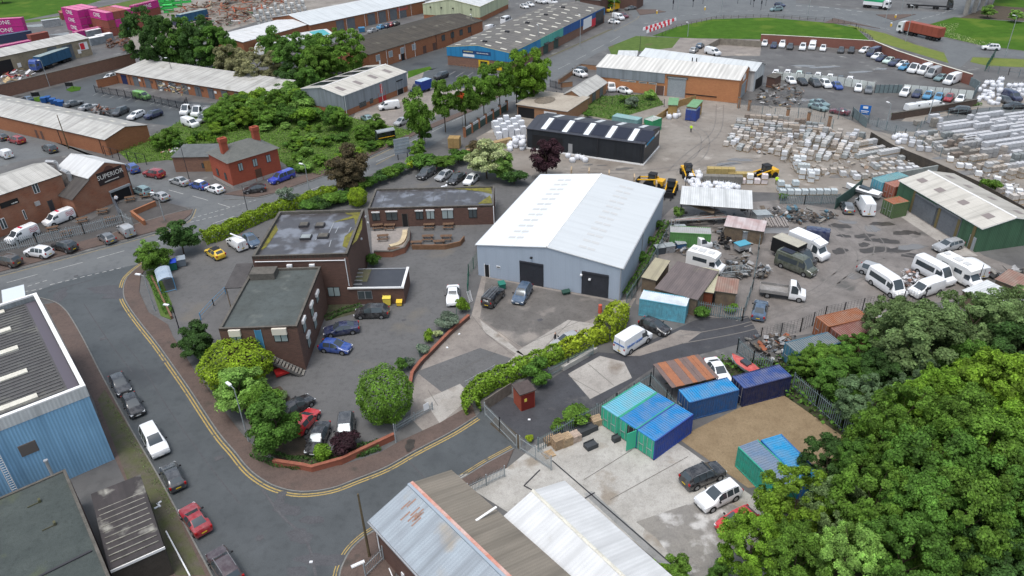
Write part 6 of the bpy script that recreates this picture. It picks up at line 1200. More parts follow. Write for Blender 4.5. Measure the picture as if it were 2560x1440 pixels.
T('bush',2477,462,1.7,3,'green','green bush behind the cream roofed green shed','bush'); T('bush',1696,530,1.0,2.6,'light','pale shrub beside the timber canopy','bush'); T('bush',1600,640,1.0,1.6,'mid','weedy bush in the strip beside the white warehouse','bush'); T('bush',1620,600,1.0,1.6,'green','second weedy bush in the strip beside the white warehouse','bush'); T('bush',1645,560,1.0,1.6,'mid','third weedy bush in the strip beside the white warehouse','bush'); T('bush',1755,780,1.1,1.4,'mid','bush between the pale blue container and the palisade','bush'); T('bush',1830,770,.9,1.2,'green','bush behind the palisade at the yard corner','bush'); T('bush',1960,490,.9,1.3,'green','weed bush before the glass like block stacks','bush')
for x,y,l in((2472,28,'young tree under the flyover, left'),(2540,38,'young tree under the flyover, right')): T('mid',x,y,2.6,4,'light',l)
for i,x in enumerate((0,60,130,200,560,760,1440,1500,1620,1700,1780)): T('mid',x*1.0,-12,4,6,'mid','row tree along the top edge of the scene',group='trees along the top edge') if i in(0,4,6,7) else None
T('mid',1525,3,4,6,'green','green tree beside the dark brick building at the top')
T('mid',2130,20,2.5,3,'mid','bush at the roundabout hedge, left',) if 0 else None
# hedges
def hedge(pts,w,h,col,label,n_per=230,size=.3,name='hedge',cols=None):
    P2=catmull(W2(pts)); g=np.random.default_rng(len(pts)*7+int(w*10)); A=[];Nn=[]
    for a,b in zip(P2,P2[1:]):
        a=np.array(a);b=np.array(b);L=np.linalg.norm(b-a); d=(b-a)/L; nrm=np.array([-d[1],d[0]]); n=int(L*n_per*(w+h)/2)
        t=g.uniform(0,1,n); th=g.uniform(-.2,pi+.2,n); bl=1+.1*np.sin(t*L*2+a[0]*3)+g.normal(0,.06,n); s=np.sign(np.cos(th))*np.abs(np.cos(th))**.5*w/2*bl; z=np.abs(np.sin(th))**.5*h*bl
        z=np.where(np.abs(np.cos(th))>.8,g.uniform(.05,1,n)*h*.9,z)
        A.append(np.stack([a[0]+d[0]*t*L+nrm[0]*s,a[1]+d[1]*t*L+nrm[1]*s,z],1)); Nn.append(np.stack([nrm[0]*np.cos(th),nrm[1]*np.cos(th),np.sin(th)+.3],1))
    me=leafmesh(name,np.concatenate(A),np.concatenate(Nn),size,5); 
    c=P2[0]; me.transform(Matrix.Translation((-c[0],-c[1],0))); o=bpy.data.objects.new(name,me); COL.objects.link(o); o.location=(c[0],c[1],0); o.color=(*GR[col],1); tag(o,label,'hedge'); return o
hedge([(510,608),(560,592),(620,565),(690,535),(760,515),(840,490)],2.0,2.0,'lime','long yellow green hedge between the main road and the car park')
hedge([(1185,1035),(1175,1010),(1205,980),(1260,952),(1320,925),(1400,895)],1.8,1.8,'ygreen','nearer end of the hedge beside the lane gate')
hedge([(1400,895),(1450,872),(1510,845)],1.8,1.9,'yel','middle stretch of golden hedge beside the grey railings')
hedge([(1505,850),(1535,820),(1552,798)],2.4,2.9,'yel','tall pale yellow end of the hedge beside the drain van')
hedge([(2015,505),(2060,512),(2110,500),(2150,470)],1.2,1.2,'dark','ivy hedge row between builders yard and scrapyard',size=.25) if 0 else None
hedge([(1560,745),(1590,700),(1620,650),(1650,590),(1665,560)],.9,.7,'mid','strip of weeds along the side of the white warehouse',160,.22,'weed_strip')
hedge([(2230,290),(2300,285),(2400,268),(2450,262)],1.0,.5,'mid','weed strip at the foot of the dark wall by the lane',160,.25,'weed_strip')
hedge([(375,690),(395,725),(425,785)],1.1,.5,'mid','low ground cover in the bed behind the left pavement',160,.2,'ground_cover')
hedge([(815,800),(830,790),(870,775),(905,765)],1.2,.3,'dark','low ground cover at the foot of the brick corner',160,.2,'ground_cover')
hedge([(640,1130),(700,1155),(780,1160),(860,1140),(950,1115)],1.6,.5,'dark','dark ground cover behind the low brick wall',160,.2,'ground_cover')
# grass tufts as stuff
def tufts(poly,n,size,col,label,seed,h=.25):
    g=random.Random(seed); xs=[p[0] for p in poly]; ys=[p[1] for p in poly]; A=[];k=0
    while k<n:
        x,y=g.uniform(min(xs),max(xs)),g.uniform(min(ys),max(ys))
        if inpoly(x,y,poly): q=G(x,y); A.append((q.x,q.y,g.uniform(.02,h))); k+=1
    A=np.array(A); Nn=np.tile(np.array([0,0,.8]),(n,1)); me=leafmesh('ground_cover',A,Nn,size,seed); o=bpy.data.objects.new('ground_cover',me); COL.objects.link(o); o.color=(*GR[col],1); tag(o,label,'ground cover',kind='stuff')
tufts(SCR,24000,.28,'green','rough grass and brambles filling the overgrown plot',1,.5)
tufts([(1660,960),(1780,900),(1990,900),(2300,800),(2620,760),(2620,1440),(1960,1440),(1990,1300),(2110,1100),(1940,975)],9000,.5,'mid','brambles on the floor of the wood',2,.9)
tufts([(1440,235),(1520,240),(1640,235),(1660,262),(1530,300),(1450,285)],2200,.35,'mid','weeds in the plot before the garage',4,.3)
tufts([(262,1000),(285,1010),(450,1290),(430,1300)],1500,.18,'olive','moss and weeds along the left verge',6,.1)
tufts([(2335,62),(2400,58),(2385,82),(2440,100),(2500,112),(2440,112),(2350,88)],700,.3,'blossom','white flowers scattered in the roundabout grass',8,.2)
# ================ CONTAINERS
CPAINT=mat('container_paint',(.5,.5,.5),(.1,.085,.075),kind='obj',sc=1.6,rough=.6,amt=.3,coord='obj'); CROOF=mat('container_roof_paint',(.5,.5,.5),(.3,.27,.24),kind='obj',sc=.9,rough=.6,amt=.3,coord='obj')
CON={}
def corr_side(mb,x0,x1,z0,z1,y,sg,per=.3,dep=.045):
    n=int((x1-x0)/per); pr=[]
    for i in range(n):
        a=x0+(x1-x0)*i/n; w=(x1-x0)/n; pr+=[(a,y),(a+w*.3,y),(a+w*.5,y-sg*dep),(a+w*.8,y-sg*dep)]
    pr.append((x1,y))
    for (a,b),(c,d) in zip(pr,pr[1:]): mb.face([(a,b,z0),(c,d,z0),(c,d,z1),(a,b,z1)][::1 if sg<0 else -1])
def make_cont(L,far):
    e=empty('shipping_container',(0,0,-60)); W,H=2.44,2.59; mb=MB()
    for s,y in((-1,0),(1,W)): corr_side(mb,.12,L-.12,.15,H-.12,y-s*.03,s) 
    for y in(0,W-.12): mb.box(0,y,0,L,y+.12,.15,bottom=True).box(0,y,H-.12,L,y+.12,H-.02)
    for x in(0,L-.12):
        for y in(0,W-.12): mb.box(x,y,.0,x+.12,y+.12,H)
    mb.box(L-.08,.1,.1,L-.02,W-.1,H-.1); mb.build('body',CPAINT,e)
    mb=MB(); n=int(L/.3)
    for i in range(n):
        a=.12+(L-.24)*i/n; w=(L-.24)/n; mb.face([(a,.1,H-.05),(a+w*.55,.1,H-.05),(a+w*.55,W-.1,H-.05),(a,W-.1,H-.05)]); mb.face([(a+w*.55,.1,H-.05),(a+w*.62,.1,H-.09),(a+w*.62,W-.1,H-.09),(a+w*.55,W-.1,H-.05)]); mb.face([(a+w*.62,.1,H-.09),(a+w,.1,H-.09),(a+w,W-.1,H-.09),(a+w*.62,W-.1,H-.09)])
    mb.box(0,.1,H-.12,.14,W-.1,H-.01).box(L-.14,.1,H-.12,L,W-.1,H-.01); mb.build('roof',CROOF,e)
    for s in(0,1):
        y0=.12+s*(W-.24)/2; mb=MB().box(.0,y0+.02,.14,.07,y0+(W-.24)/2-.02,H-.14,bottom=True); d=mb.build('door',CPAINT,e)
        if not far:
            mb=MB(); [mb.bar((-.03,y0+.25+k*.6,.15),(-.03,y0+.25+k*.6,H-.15),.025,0,5) for k in(0,1)]; mb.box(-.06,y0+.2,1.1,-.02,y0+.9,1.16); mb.build('lock_bar',SILV,d)
    return e
def cont(A,B,body,roof,label,L=None,z=0,endc=None,group=None,side=None,txt=None,far=None,dcol=None,zl=None,flip=False):
    zz=z+2.59; a=G(*A,zz); b=G(*B,zz); d=b-a; Lm=hypot(d.x,d.y); L=L or(6.06 if Lm<9 else 12.19); far=A[1]<420 if far is None else far
    e=first_or_copy(CON,(L,far),lambda:make_cont(L,far)); e.location=(a.x,a.y,z+.01); e.rotation_euler=(0,0,atan2(d.y,d.x)); tag(e,label,'container',group)
    if flip: e.location=(b.x,b.y,z+.01); 
    for c in list(e_children(e)):
        k=c.name.split('.')[0]
        c.color=(*(roof if k=='roof' else (endc or body) if k=='door' else body),1)
    if txt: text(txt,1.5,WF,e,(L*.35 if L>7 else L*.5,-.03,1.35),(pi/2,0,0),ext=.02,sx=1.1)
    return e
cont((1862,972),(1984,940),(.012,.02,.08),(.035,.075,.24),'navy container at the head of the gravel yard')
cont((1725,1007),(1849,975),(.02,.09,.25),(.02,.23,.5),'mid blue container left of the navy one at the gravel yard')
# three side by side
a=G(1503.7,1015,2.59); b=G(1598.7,955,2.59); d=(b-a); d.z=0; d.normalize(); nrm=Vector((d.y,-d.x,0))
for k,(bc,rc,l) in enumerate((((.03,.36,.22),(.13,.42,.55),'green container with faded cyan roof, left of three side by side'),((.03,.36,.22),(.02,.2,.48),'blue roofed green container with an open door, middle of three side by side'),((.02,.06,.3),(.02,.21,.5),'blue container with green door end, right of three side by side'))):
    e=first_or_copy(CON,(6.06,False),lambda:make_cont(6.06,False)); p=a+nrm*(2.44+k*2.46); e.location=(p.x,p.y,.01); e.rotation_euler=(0,0,atan2(d.y,d.x)); tag(e,l,'container')
    for c in list(e_children(e)):
        n_=c.name.split('.')[0]; c.color=(*(rc if n_=='roof' else (.04,.42,.26) if n_=='door' else bc),1)
        if k==1 and n_=='door' and c.data.vertices[0].co.y>1: c.rotation_euler=(0,0,R(0))
    if k==1:
        MB().box(-.04,.2,.2,.0,1.2,2.4).build('opening_shade_panel',BLKP,e); MB().obox((-.6,.1,1.35),(1.15,.06,2.3),0,-.25).build('open_door',P('door_green',(.05,.42,.26)),e)  # black panel paints the shade behind the opened door
cont((1845,1117),(1922,1192),(.03,.33,.24),(.13,.2,.3),'teal container with steel blue roof beside the wood',L=6.06); 
cont((1902,1100),(1976,1177),(.02,.15,.4),(.02,.25,.5),'bright blue roofed container against the trees',L=6.06)
cont((1598.7,747),(1727.5,769),(.12,.38,.48),(.6,.66,.7),'pale blue container with whitish roof beside the scrapyard shacks')
cont((2072,817),(2172,794),(.3,.105,.045),(.3,.12,.06),'orange rusty container, back one of two by the wood')
cont((2112,846),(2216,818),(.2,.07,.05),(.23,.1,.08),'brown rusty container with timbers on its roof, front one of two by the wood')
cont((1995,884),(2110,855),(.05,.17,.25),(.14,.18,.2),'slate blue container half buried in the scrub')
cont((2237,511),(2277,503),(.09,.15,.06),(.38,.14,.07),'dark green short container with rusty orange roof by the green shed',L=3.0) 
cont((2209,457),(2295,436),(.1,.33,.42),(.2,.42,.45),'light blue container behind the green shed'); cont((2240,468),(2325,447),(.32,.1,.06),(.45,.2,.15),'rust coloured container between the green shed and the light blue one')
cont((1530,290),(1604,303),(.2,.37,.37),(.25,.42,.42),'pale teal container in the weedy plot'); cont((1742,276),(1762,256),(.03,.06,.25),(.2,.28,.4),'dark blue container beside the timber stall',L=3.0); cont((1633,303),(1660,293),(.03,.3,.13),(.6,.66,.62),'small green container with white top in the builders yard',L=3.0)
cont((1676,581),(1776,586),(.09,.25,.07),(.35,.36,.36),'green container with grey sheets on its roof in the scrapyard')
# shipping yard top left
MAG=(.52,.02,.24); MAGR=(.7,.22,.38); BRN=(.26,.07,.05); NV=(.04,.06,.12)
def stackc(A,B,cols,z0=0,label='',txt=False,L=12.19,grp='stacked shipping containers in the far yard'):
    a=G(*A,2.59*len(cols)); b=G(*B,2.59*len(cols)); d=b-a; rz=atan2(d.y,d.x)
    for k,c in enumerate(cols):
        e=first_or_copy(CON,(L,True),lambda:make_cont(L,True)); e.location=(a.x,a.y,.01+2.6*k); e.rotation_euler=(0,0,rz)
        tag(e,label+(', ground tier',', second tier',', third tier')[k],'container',grp)
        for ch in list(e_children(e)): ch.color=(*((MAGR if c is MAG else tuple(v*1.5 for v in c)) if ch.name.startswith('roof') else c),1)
        if txt and c is MAG: text('ONE',1.9,WF,e,(L*.5,-.04,1.3),(pi/2,0,0),ext=.02,sx=1.1)
def stackn(A,B,table,base,z):
    a=G(*A,z); b=G(*B,z); d=(b-a); d.z=0; d.normalize(); n=Vector((-d.y,d.x,0)); rz=atan2(d.y,d.x)
    for k,cols in enumerate(table):
        for t,c in enumerate(cols):
            if c is None: continue
            e=first_or_copy(CON,(12.19,True),lambda:make_cont(12.19,True)); p=a+n*(2.5*k+(1.2 if c=='sb' else 0)); e.location=(p.x,p.y,.01+2.6*t); e.rotation_euler=(0,0,rz); cc={'M':MAG,'B':BRN,'N':NV}[c]
            tag(e,'%s container in the %s, %s row from the front, %s tier'%({'M':'magenta','B':'brown','N':'navy'}[c],base,('first','second','third','fourth','fifth')[k],('ground','second','third')[t]),'container','stacked shipping containers in the far yard')
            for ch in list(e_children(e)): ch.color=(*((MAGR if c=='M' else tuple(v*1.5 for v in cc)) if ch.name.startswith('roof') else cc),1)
            if k==0 and c=='M': text('ONE',2.0,WF,e,(5.5,-.04,1.3),(pi/2,0,0),ext=.02,sx=1.15)
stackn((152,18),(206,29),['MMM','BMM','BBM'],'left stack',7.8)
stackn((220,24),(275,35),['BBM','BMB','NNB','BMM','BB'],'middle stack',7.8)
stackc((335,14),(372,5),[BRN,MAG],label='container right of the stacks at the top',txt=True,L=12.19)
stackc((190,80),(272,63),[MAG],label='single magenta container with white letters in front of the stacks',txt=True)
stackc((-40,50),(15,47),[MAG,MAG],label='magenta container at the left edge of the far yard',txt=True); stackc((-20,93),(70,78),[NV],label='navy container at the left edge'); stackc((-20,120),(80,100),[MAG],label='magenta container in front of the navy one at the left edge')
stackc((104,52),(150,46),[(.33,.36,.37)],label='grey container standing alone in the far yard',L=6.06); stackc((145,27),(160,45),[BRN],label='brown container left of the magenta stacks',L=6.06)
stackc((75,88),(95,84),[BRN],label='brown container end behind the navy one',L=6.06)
cage=mat('cage_grey',(.25,.28,.3),(.18,.2,.22),sc=1)
for i,(x,y,c) in enumerate(((222,96,2),(240,89,2),(262,82,2),(285,78,2),(230,115,1),(250,108,1),(305,80,1))):
    p=G(x,y,0); q=G(x+20,y-4,0); rz=atan2(q.y-p.y,q.x-p.x); e=empty('site_cabin',p,rz,('white topped grey steel cabin in the transport yard'),'cabin','steel cabins beside the tan shed'); MB().box(0,0,0,5,2.4,2.3).build('body',cage,e); MB().box(-.05,-.05,2.3,5.05,2.45,2.42).build('roof',WF,e)
# ================ WALLS AND FENCES
def wall(pts,h,t,m,label,cope=None,name='wall',px_top=True,cat='wall',z0=0,top=True):
    P2=[g2(*p,h) if top else g2(*p) for p in pts]; c=P2[0]; e=empty(name,(c[0],c[1],0),0,label,cat); Q=[(x-c[0],y-c[1]) for x,y in P2]; mb=MB()
    A=offs(Q,-t/2);B=offs(Q,t/2)
    for i in range(len(Q)-1):
        mb.face([(*A[i],0),(*A[i+1],0),(*A[i+1],h),(*A[i],h)]); mb.face([(*B[i+1],0),(*B[i],0),(*B[i],h),(*B[i+1],h)]); mb.face([(*A[i],h),(*A[i+1],h),(*B[i+1],h),(*B[i],h)])
    mb.face([(*A[0],0),(*A[0],h),(*B[0],h),(*B[0],0)]); mb.face([(*A[-1],0),(*B[-1],0),(*B[-1],h),(*A[-1],h)]); mb.build('brickwork' if 'brick' in m.name else 'panel',m,e)
    if cope: mb=MB(); ribbon(mb,Q,t+.1,h+.06,0,.07); mb.build('coping',cope,e)
    return e
wall([(-60,226),(0,212),(332,132)],3.3,.5,BR_W,'old brown brick boundary wall below the tan shed',COPE)
wall([(1903,86),(1925,87),(2020,92),(2185,102),(2245,127),(2340,158),(2432,186)],2.6,.4,mat('brick_purple',(.24,.1,.075),(.2,.085,.065),kind='brick'),'long red brick wall with pale coping round the car dealer park',SKYL)
wall([(2232,283),(2330,268),(2443,248)],1.5,.35,mat('brick_dark',(.1,.07,.055),(.07,.05,.04),kind='brick'),'low dark wall beside the lane with vans behind it',COPE)
wall([(682,1150),(757,1161),(778,1166),(852,1146),(927,1111),(985,1084)],.75,.3,mat('brick_redlow',(.3,.1,.06),(.25,.085,.05),kind='brick'),'low red brick wall at the rounded corner of the car park',mat('terracotta',(.3,.11,.07),sc=3))
wall([(1172,787),(1125,827),(1085,868),(1048,905),(1030,930),(1025,958)],.6,.3,BR_B,'low wall with terracotta coping between car park and concrete drive',mat('terracotta',(.3,.11,.07),sc=3))
wall([(387,503),(328,528),(360,552)],.9,.35,BR_O,'low orange brick wall at the gabled brick building corner',BR_O)
wall([(935,628),(980,628),(1010,618),(1021,600),(1023,570)],1.0,.25,mat('brick_patio',(.3,.13,.08),(.24,.1,.065),kind='brick'),'curved brick patio wall in front of the long wing',COPE)
wall([(1030,612),(1112,612),(1150,603),(1160,590)],.8,.2,mat('timber_rail',(.22,.12,.07),(.16,.09,.05),sc=2),'brown timber and brick enclosure round the picnic tables',None,'patio_fence',cat='fence')
wall([(1397,199),(1430,176),(1452,160),(1493,164)],1.2,.3,BR_P,'low pale brick wall round the small park by the factory',COPE); wall([(1402,207),(1431,204)],1.2,.3,BR_P,'short brick gate wall at the small park entrance',COPE)
wall([(240,200),(290,188)],2.2,.3,BR_O,'orange brick wall at the left end of the unit row',COPE)
wall([(378,688),(428,790)],.5,.25,mat('terracotta_planter',(.2,.11,.07),sc=2),'narrow brick planter edge behind the left pavement')
wall([(1740,238),(1700,250),(1640,290),(1605,312)],1.6,.12,mat('ply_board',(.36,.24,.1),(.28,.18,.08),sc=1),'yellow brown timber board fence beside the stalls',None,'board_fence',cat='fence')
wall([(2178,330),(2232,362),(2345,408),(2445,453),(2562,518),(2700,580)],1.9,.12,mat('dark_boards',(.09,.075,.06),(.05,.045,.04),sc=1.5),'long dark board fence between the two block yards',None,'board_fence',cat='fence')
wall([(2092,496),(2130,470),(2158,447)],2.0,.1,mat('green_netting',(.05,.1,.085),(.03,.06,.05),sc=2),'sloping dark green mesh screen behind the speedboat',None,'mesh_screen',cat='fence')
wall([(2215,436),(2345,413)],2.2,.3,mat('grey_board',(.3,.32,.31),(.2,.22,.21),sc=1),'grey boarded wall behind the light blue container',None,'board_wall')
wall([(1762,116),(1800,96),(1905,103)],1.8,.12,mat('weathered_board',(.26,.23,.19),(.18,.16,.13),sc=1),'weathered timber fence behind the white roofed factory',None,'board_fence',cat='fence')
wall([(1330,438),(1400,437),(1500,443),(1665,480)],.3,.2,CONC,'low kerb wall behind the white warehouse',None)
wall([(1370,917),(1476,866)],.01,.1,CONC,'x') if 0 else None
wall([(1212,1000),(1245,978),(1278,957)],1.5,.08,mat('grey_timber',(.2,.17,.14),(.14,.12,.1),sc=2),'grey brown slatted timber fence beside the hedge end',None,'timber_fence',cat='fence')
def fence(pts,h,label,m,kind='pal',step=.28,post=2.75,name='palisade_fence',top=False,group=None,pm=None):
    P2=[g2(*p,h) if top else g2(*p) for p in pts]; c=P2[0]; e=empty(name,(c[0],c[1],0),0,label,'fence',group); mb=MB(); posts=[]
    for a,b in zip(P2,P2[1:]):
        a=Vector((a[0]-c[0],a[1]-c[1],0)); b=Vector((b[0]-c[0],b[1]-c[1],0)); d=b-a; L=d.length; d.normalize(); n=Vector((-d.y,d.x,0)); rz=atan2(d.y,d.x)
        if kind=='pal':
            k=int(L/step)
            for i in range(k): q=a+d*(i+.5)*step; w=step*.19; mb.face([q-d*w,q+d*w,q+d*w+Vector((0,0,h-.1)),q+Vector((0,0,h)),q-d*w+Vector((0,0,h-.1))]); 
            for z in(.35,h-.4): mb.obox(((a+b)/2+Vector((0,0,z))),(L,.05,.06),0,rz)
        elif kind=='mesh':
            for i in range(int(L/.5)): q=a+d*(i+.5)*.5; mb.bar(q,q+Vector((0,0,h)),.014,0,3)
            k=max(2,int(h/.3))
            for i in range(k+1): mb.bar(a+Vector((0,0,h*i/k)),b+Vector((0,0,h*i/k)),.012,0,3)
        elif kind=='rail':
            for z in(h,h*.55): mb.bar(a+Vector((0,0,z)),b+Vector((0,0,z)),.03,0,5)
        k=max(1,round(L/post))
        for i in range(k+1): posts.append(a+d*L*i/k)
    mb.build({'pal':'palings','mesh':'mesh_panel','rail':'rails'}[kind],m,e)
    for q in posts[:100]: MB().box(-.05,-.05,0,.05,.05,h+.03).build('post',pm or m,e,loc=q)
    return e
GAL=mat('galvanised_steel',(.33,.36,.37),(.26,.29,.3),sc=2,rough=.5); GALD=mat('dull_palisade',(.17,.22,.23),(.13,.17,.18),sc=2,rough=.6); GRN=P('green_mesh',(.02,.1,.07)); BLK=P('black_rail',(.02,.022,.03))
fence([(1345,1130),(1440,1075),(1540,1018),(1625,965),(1665,1010),(1695,1045)],2.0,'grey palisade fence between the lane and the container yard',GALD)
fence([(1980,972),(2040,1022),(2103,1078),(2150,1125)],2.3,'tall grey palisade fence along the wood side of the gravel yard',GALD)
fence([(1842,882),(1880,915),(1925,935)],2.2,'blue grey palisade fence in front of the rusty containers',GALD); fence([(1842,882),(1900,855),(2000,830),(2060,800),(2200,770),(2310,752)],2.1,'long mesh fence below the flatbed truck yard',GUT,'mesh',name='mesh_fence')
fence([(1742,785),(1855,803),(1880,725),(1893,650),(1900,580)],2.1,'palisade fence round the lower corner of the scrapyard',GALD); fence([(1565,770),(1592,728),(1618,690),(1675,585)],2.3,'grey panel fence beside the white warehouse',GALD,step=.2)
fence([(-20,633),(0,630),(95,612),(212,585),(310,558),(335,570)],1.9,'grey railings in front of the gabled brick building yard',GAL,step=.3); fence([(296,535),(334,568)],1.6,'short mesh railing at the gabled brick building entrance',GAL,'mesh',name='railing')
fence([(990,1078),(1082,1025)],1.1,'low galvanised gate across the concrete drive',GAL,'pal',.16,name='drive_gate'); fence([(1165,968),(1237,928)],.9,'light chain link rail at the top of the drive',GAL,'rail',name='railing')
fence([(1213,1040),(1250,1078),(1292,1122)],1.9,'open galvanised steel gate beside the lane mouth',GAL,'pal',.18,name='steel_gate'); fence([(1300,1125),(1378,1176)],2.0,'pale palisade gate leaf opened into the concrete yard',GAL,'pal',.17,name='steel_gate')
fence([(1170,1237),(1262,1192)],1.5,'galvanised palisade beside the brown roofed workshop',GAL,'pal',.16); fence([(915,1445),(960,1400)],1.8,'palisade stub at the workshop wall',GAL,'pal',.2)
fence([(1372,945),(1420,918),(1482,888)],1.5,'grey railings behind the golden hedge',GALD,'pal',.18)
fence([(1170,738),(1172,690),(1196,655)],1.9,'dark green mesh fence beside the white warehouse',GRN,'mesh',name='mesh_fence')
for i,(x,y) in enumerate(((1143,800),(1112,830),(1050,893),(1018,925))): tag(MB().bar((0,0,0),(0,0,1.9),.04).build('fence_post',GRN,loc=G(x,y)),'thin dark green post standing among the shrubs on the dividing wall','post','green posts on the dividing wall')
fence([(1950,510),(2010,512),(2095,510)],1.9,'palisade fence between the block stacks and the scrapyard',GALD); fence([(240,232),(315,244),(388,258)],2.0,'black palisade fence before the left end of the unit row',BLK,'pal',.35); fence([(388,258),(462,276),(470,262)],2.0,'black railings round the caged yard of the unit row',BLK,'pal',.35)
fence([(265,390),(300,400),(367,412)],2.2,'black fence posts at the edge of the overgrown plot',BLK,'rail',name='wire_fence')
fence([(1845,272),(1967,300),(2019,308),(2080,322)],2.0,'grey mesh fence with brick piers at the top of the block yard',GALD,'mesh',name='mesh_fence')
fence([(1995,283),(2060,296),(2130,300),(2170,305)],2.0,'green grey mesh fence in front of the teal cars',GALD,'mesh',name='mesh_fence')
fence([(1640,95),(1655,90),(1690,72),(1790,48),(1920,43),(2080,54),(2140,68),(2180,102)],1.1,'thin wire fence round the oval lawn',COPE,'rail',name='wire_fence'); fence([(2040,190),(2040,190.5)],.1,'x',GAL) if 0 else None
fence([(1365,243),(1500,262),(1560,262),(1660,268)],1.9,'black mesh fence round the weedy plot',BLK,'mesh',name='mesh_fence'); fence([(1375,218),(1405,226)],2.0,'black double gate beside the brick gate wall',BLK,'pal',.3,name='steel_gate')
fence([(2462,178),(2480,150),(2485,142)],2.2,'dark green fence at the right end of the brick wall',GRN,'pal',.3); fence([(2470,180),(2520,188),(2600,200)],1.8,'dark railings beyond the bulk bag yard',GALD,'rail',name='wire_fence')
fence([(2170,308),(2260,345),(2350,392)],1.9,'green grey mesh fence inside the block yard edge',GALD,'mesh',name='mesh_fence'); fence([(2290,330),(2320,300),(2440,285),(2560,285)],1.6,'wire fence along the lane beside the right block yard',GALD,'rail',name='wire_fence')
bl=P('blue_rail',(.1,.27,.45)); fence([(503,800),(535,765),(565,735)],1.1,'blue handrail beside the porch ramp',bl,'rail',name='handrail')
# piers
def pier(x,y,h,label,m=BR_O,grp=None,w=.5): e=empty('brick_pier',G(x,y),.4,label,'pier',grp); MB().box(-w/2,-w/2,0,w/2,w/2,h).build('shaft',m,e); MB().box(-w/2-.05,-w/2-.05,h,w/2+.05,w/2+.05,h+.12).build('cap',COPE,e)
for i in range(7): pier(1162+i*17.5,343-i*11.2,2.3,'brick pier of the yard boundary along the main road',BR_O,'brick piers along the main road')
for x,y in((1846,270),(1872,276),(1967,300),(2019,308),(2071,318)): pier(x,y,2.4,'brick pier in the mesh fence above the block yard',BR_P,'brick piers above the block yard')
for i in range(6):
    a=G(1164+i*17.5,342-i*11.2);b=G(1180+i*17.5,332-i*11.2); mb=MB(); d=b-a; e=empty('boundary_fence',a,atan2(d.y,d.x),'dark green and grey panel between two brick piers along the main road','fence','panels along the main road'); MB().box(.3,-.05,0,d.length-.1,.05,1.9).build('board',mat('dark_green_panel',(.07,.11,.09),(.05,.08,.07),sc=1),e); MB().box(.3,-.06,1.5,d.length-.1,.06,2.0).build('sheet_top',CL_W,e)
# white panel fence
def panelf(pts,n,m,label,h=2.0,name='panel_fence',gap=.06):
    P2=[g2(*p,h) for p in pts]; c=P2[0]; e=empty(name,(c[0],c[1],0),0,label,'fence'); seg=[(Vector(a),Vector(b)) for a,b in zip(P2,P2[1:])]; T_=sum((b-a).length for a,b in seg); w=T_/n
    for a,b in seg:
        L=(b-a).length; k=max(1,round(L/w)); d=(b-a)/L; rz=atan2(d.y,d.x)
        for i in range(k): q=a+d*L*i/k-Vector(c); MB().box(gap,-.04,.05,L/k-gap,.04,h).build('panel',m,e,loc=(q.x,q.y,0)).rotation_euler=(0,0,rz); MB().box(-.04,-.06,0,.04,.06,h+.1).build('post',GUT,e,loc=(q.x,q.y,0)).rotation_euler=(0,0,rz)
HW=mat('hoarding_white',(.62,.66,.64),(.5,.53,.5),sc=.6)
panelf([(1940,179),(2012,185),(2095,192),(2189,206)],12,HW,'white hoarding panels behind the middle row of cars'); panelf([(2260,211),(2340,218),(2437,227)],9,HW,'white hoarding panels behind the row of six cars'); panelf([(2190,212),(2258,212)],6,GALD,'grey green mesh gate between the two white hoardings',name='steel_gate'); panelf([(2437,226),(2452,205),(2428,192)],4,mat('grey_hoard',(.2,.25,.26)),'grey steel panels at the right corner of the car park')
panelf([(2134,268),(2170,297)],2,GALD,'grey double gate with a blue sign board',name='steel_gate')
o=tag(MB().box(-1.1,-.05,1.0,1.1,.05,3.0).build('sign_board',P('sign_blue',(.01,.12,.42))),'blue sign board fixed on the grey double gate','sign'); p=G(2160,296); o.location=(p.x-.3,p.y-.3,0); o.rotation_euler=(0,0,R(-30)); MB().box(-.5,-.08,2.3,.5,-.05,2.8,bottom=True).box(-.8,-.08,1.7,.8,-.05,1.85,bottom=True).box(-.7,-.08,1.4,.6,-.05,1.52,bottom=True).build('sign_marks',WF,o)
# ================ LAMPS, POSTS, SIGNS
def lamp(bx,by,h,label,m=GAL,head=True,arm=.9,az=None,name='street_lamp',cat='street lamp',r=.08,group=None):
    e=empty(name,G(bx,by),az if az is not None else pi*.9,label,cat,group); MB().bar((0,0,0),(0,0,h),r,0,8,r*.6).build('pole',m,e)
    if head: MB().bar((0,0,h),(arm*.6,0,h+.12),r*.5,0,6).build('arm',m,e); MB().obox((arm,0,h+.13),(.8,.3,.14)).build('lamp_head',WHITEP,e)
lamp(388,778,5.6,'grey street lamp beside the smoking shelter'); lamp(450,829,3.9,'black street lamp at the car park entrance',BLK); lamp(412,552,5,'grey street lamp on the pavement at the gabled brick building corner',m=GAL); lamp(776,491,6,'grey street lamp beside the bright blue pickup',az=2.6)
lamp(125,217,7,'grey street lamp against the old boundary wall'); lamp(437,206,6.5,'black street lamp in the unit car park',BLK); lamp(990,1107,2.6,'grey sign post at the end of the low brick wall',name='sign_post',cat='post',head=False)
lamp(622,1105,7.2,'street lamp rising through the light green trees',az=2.4,arm=1.0)
WP=mat('wood_pole',(.13,.1,.055),(.09,.07,.04),sc=2)
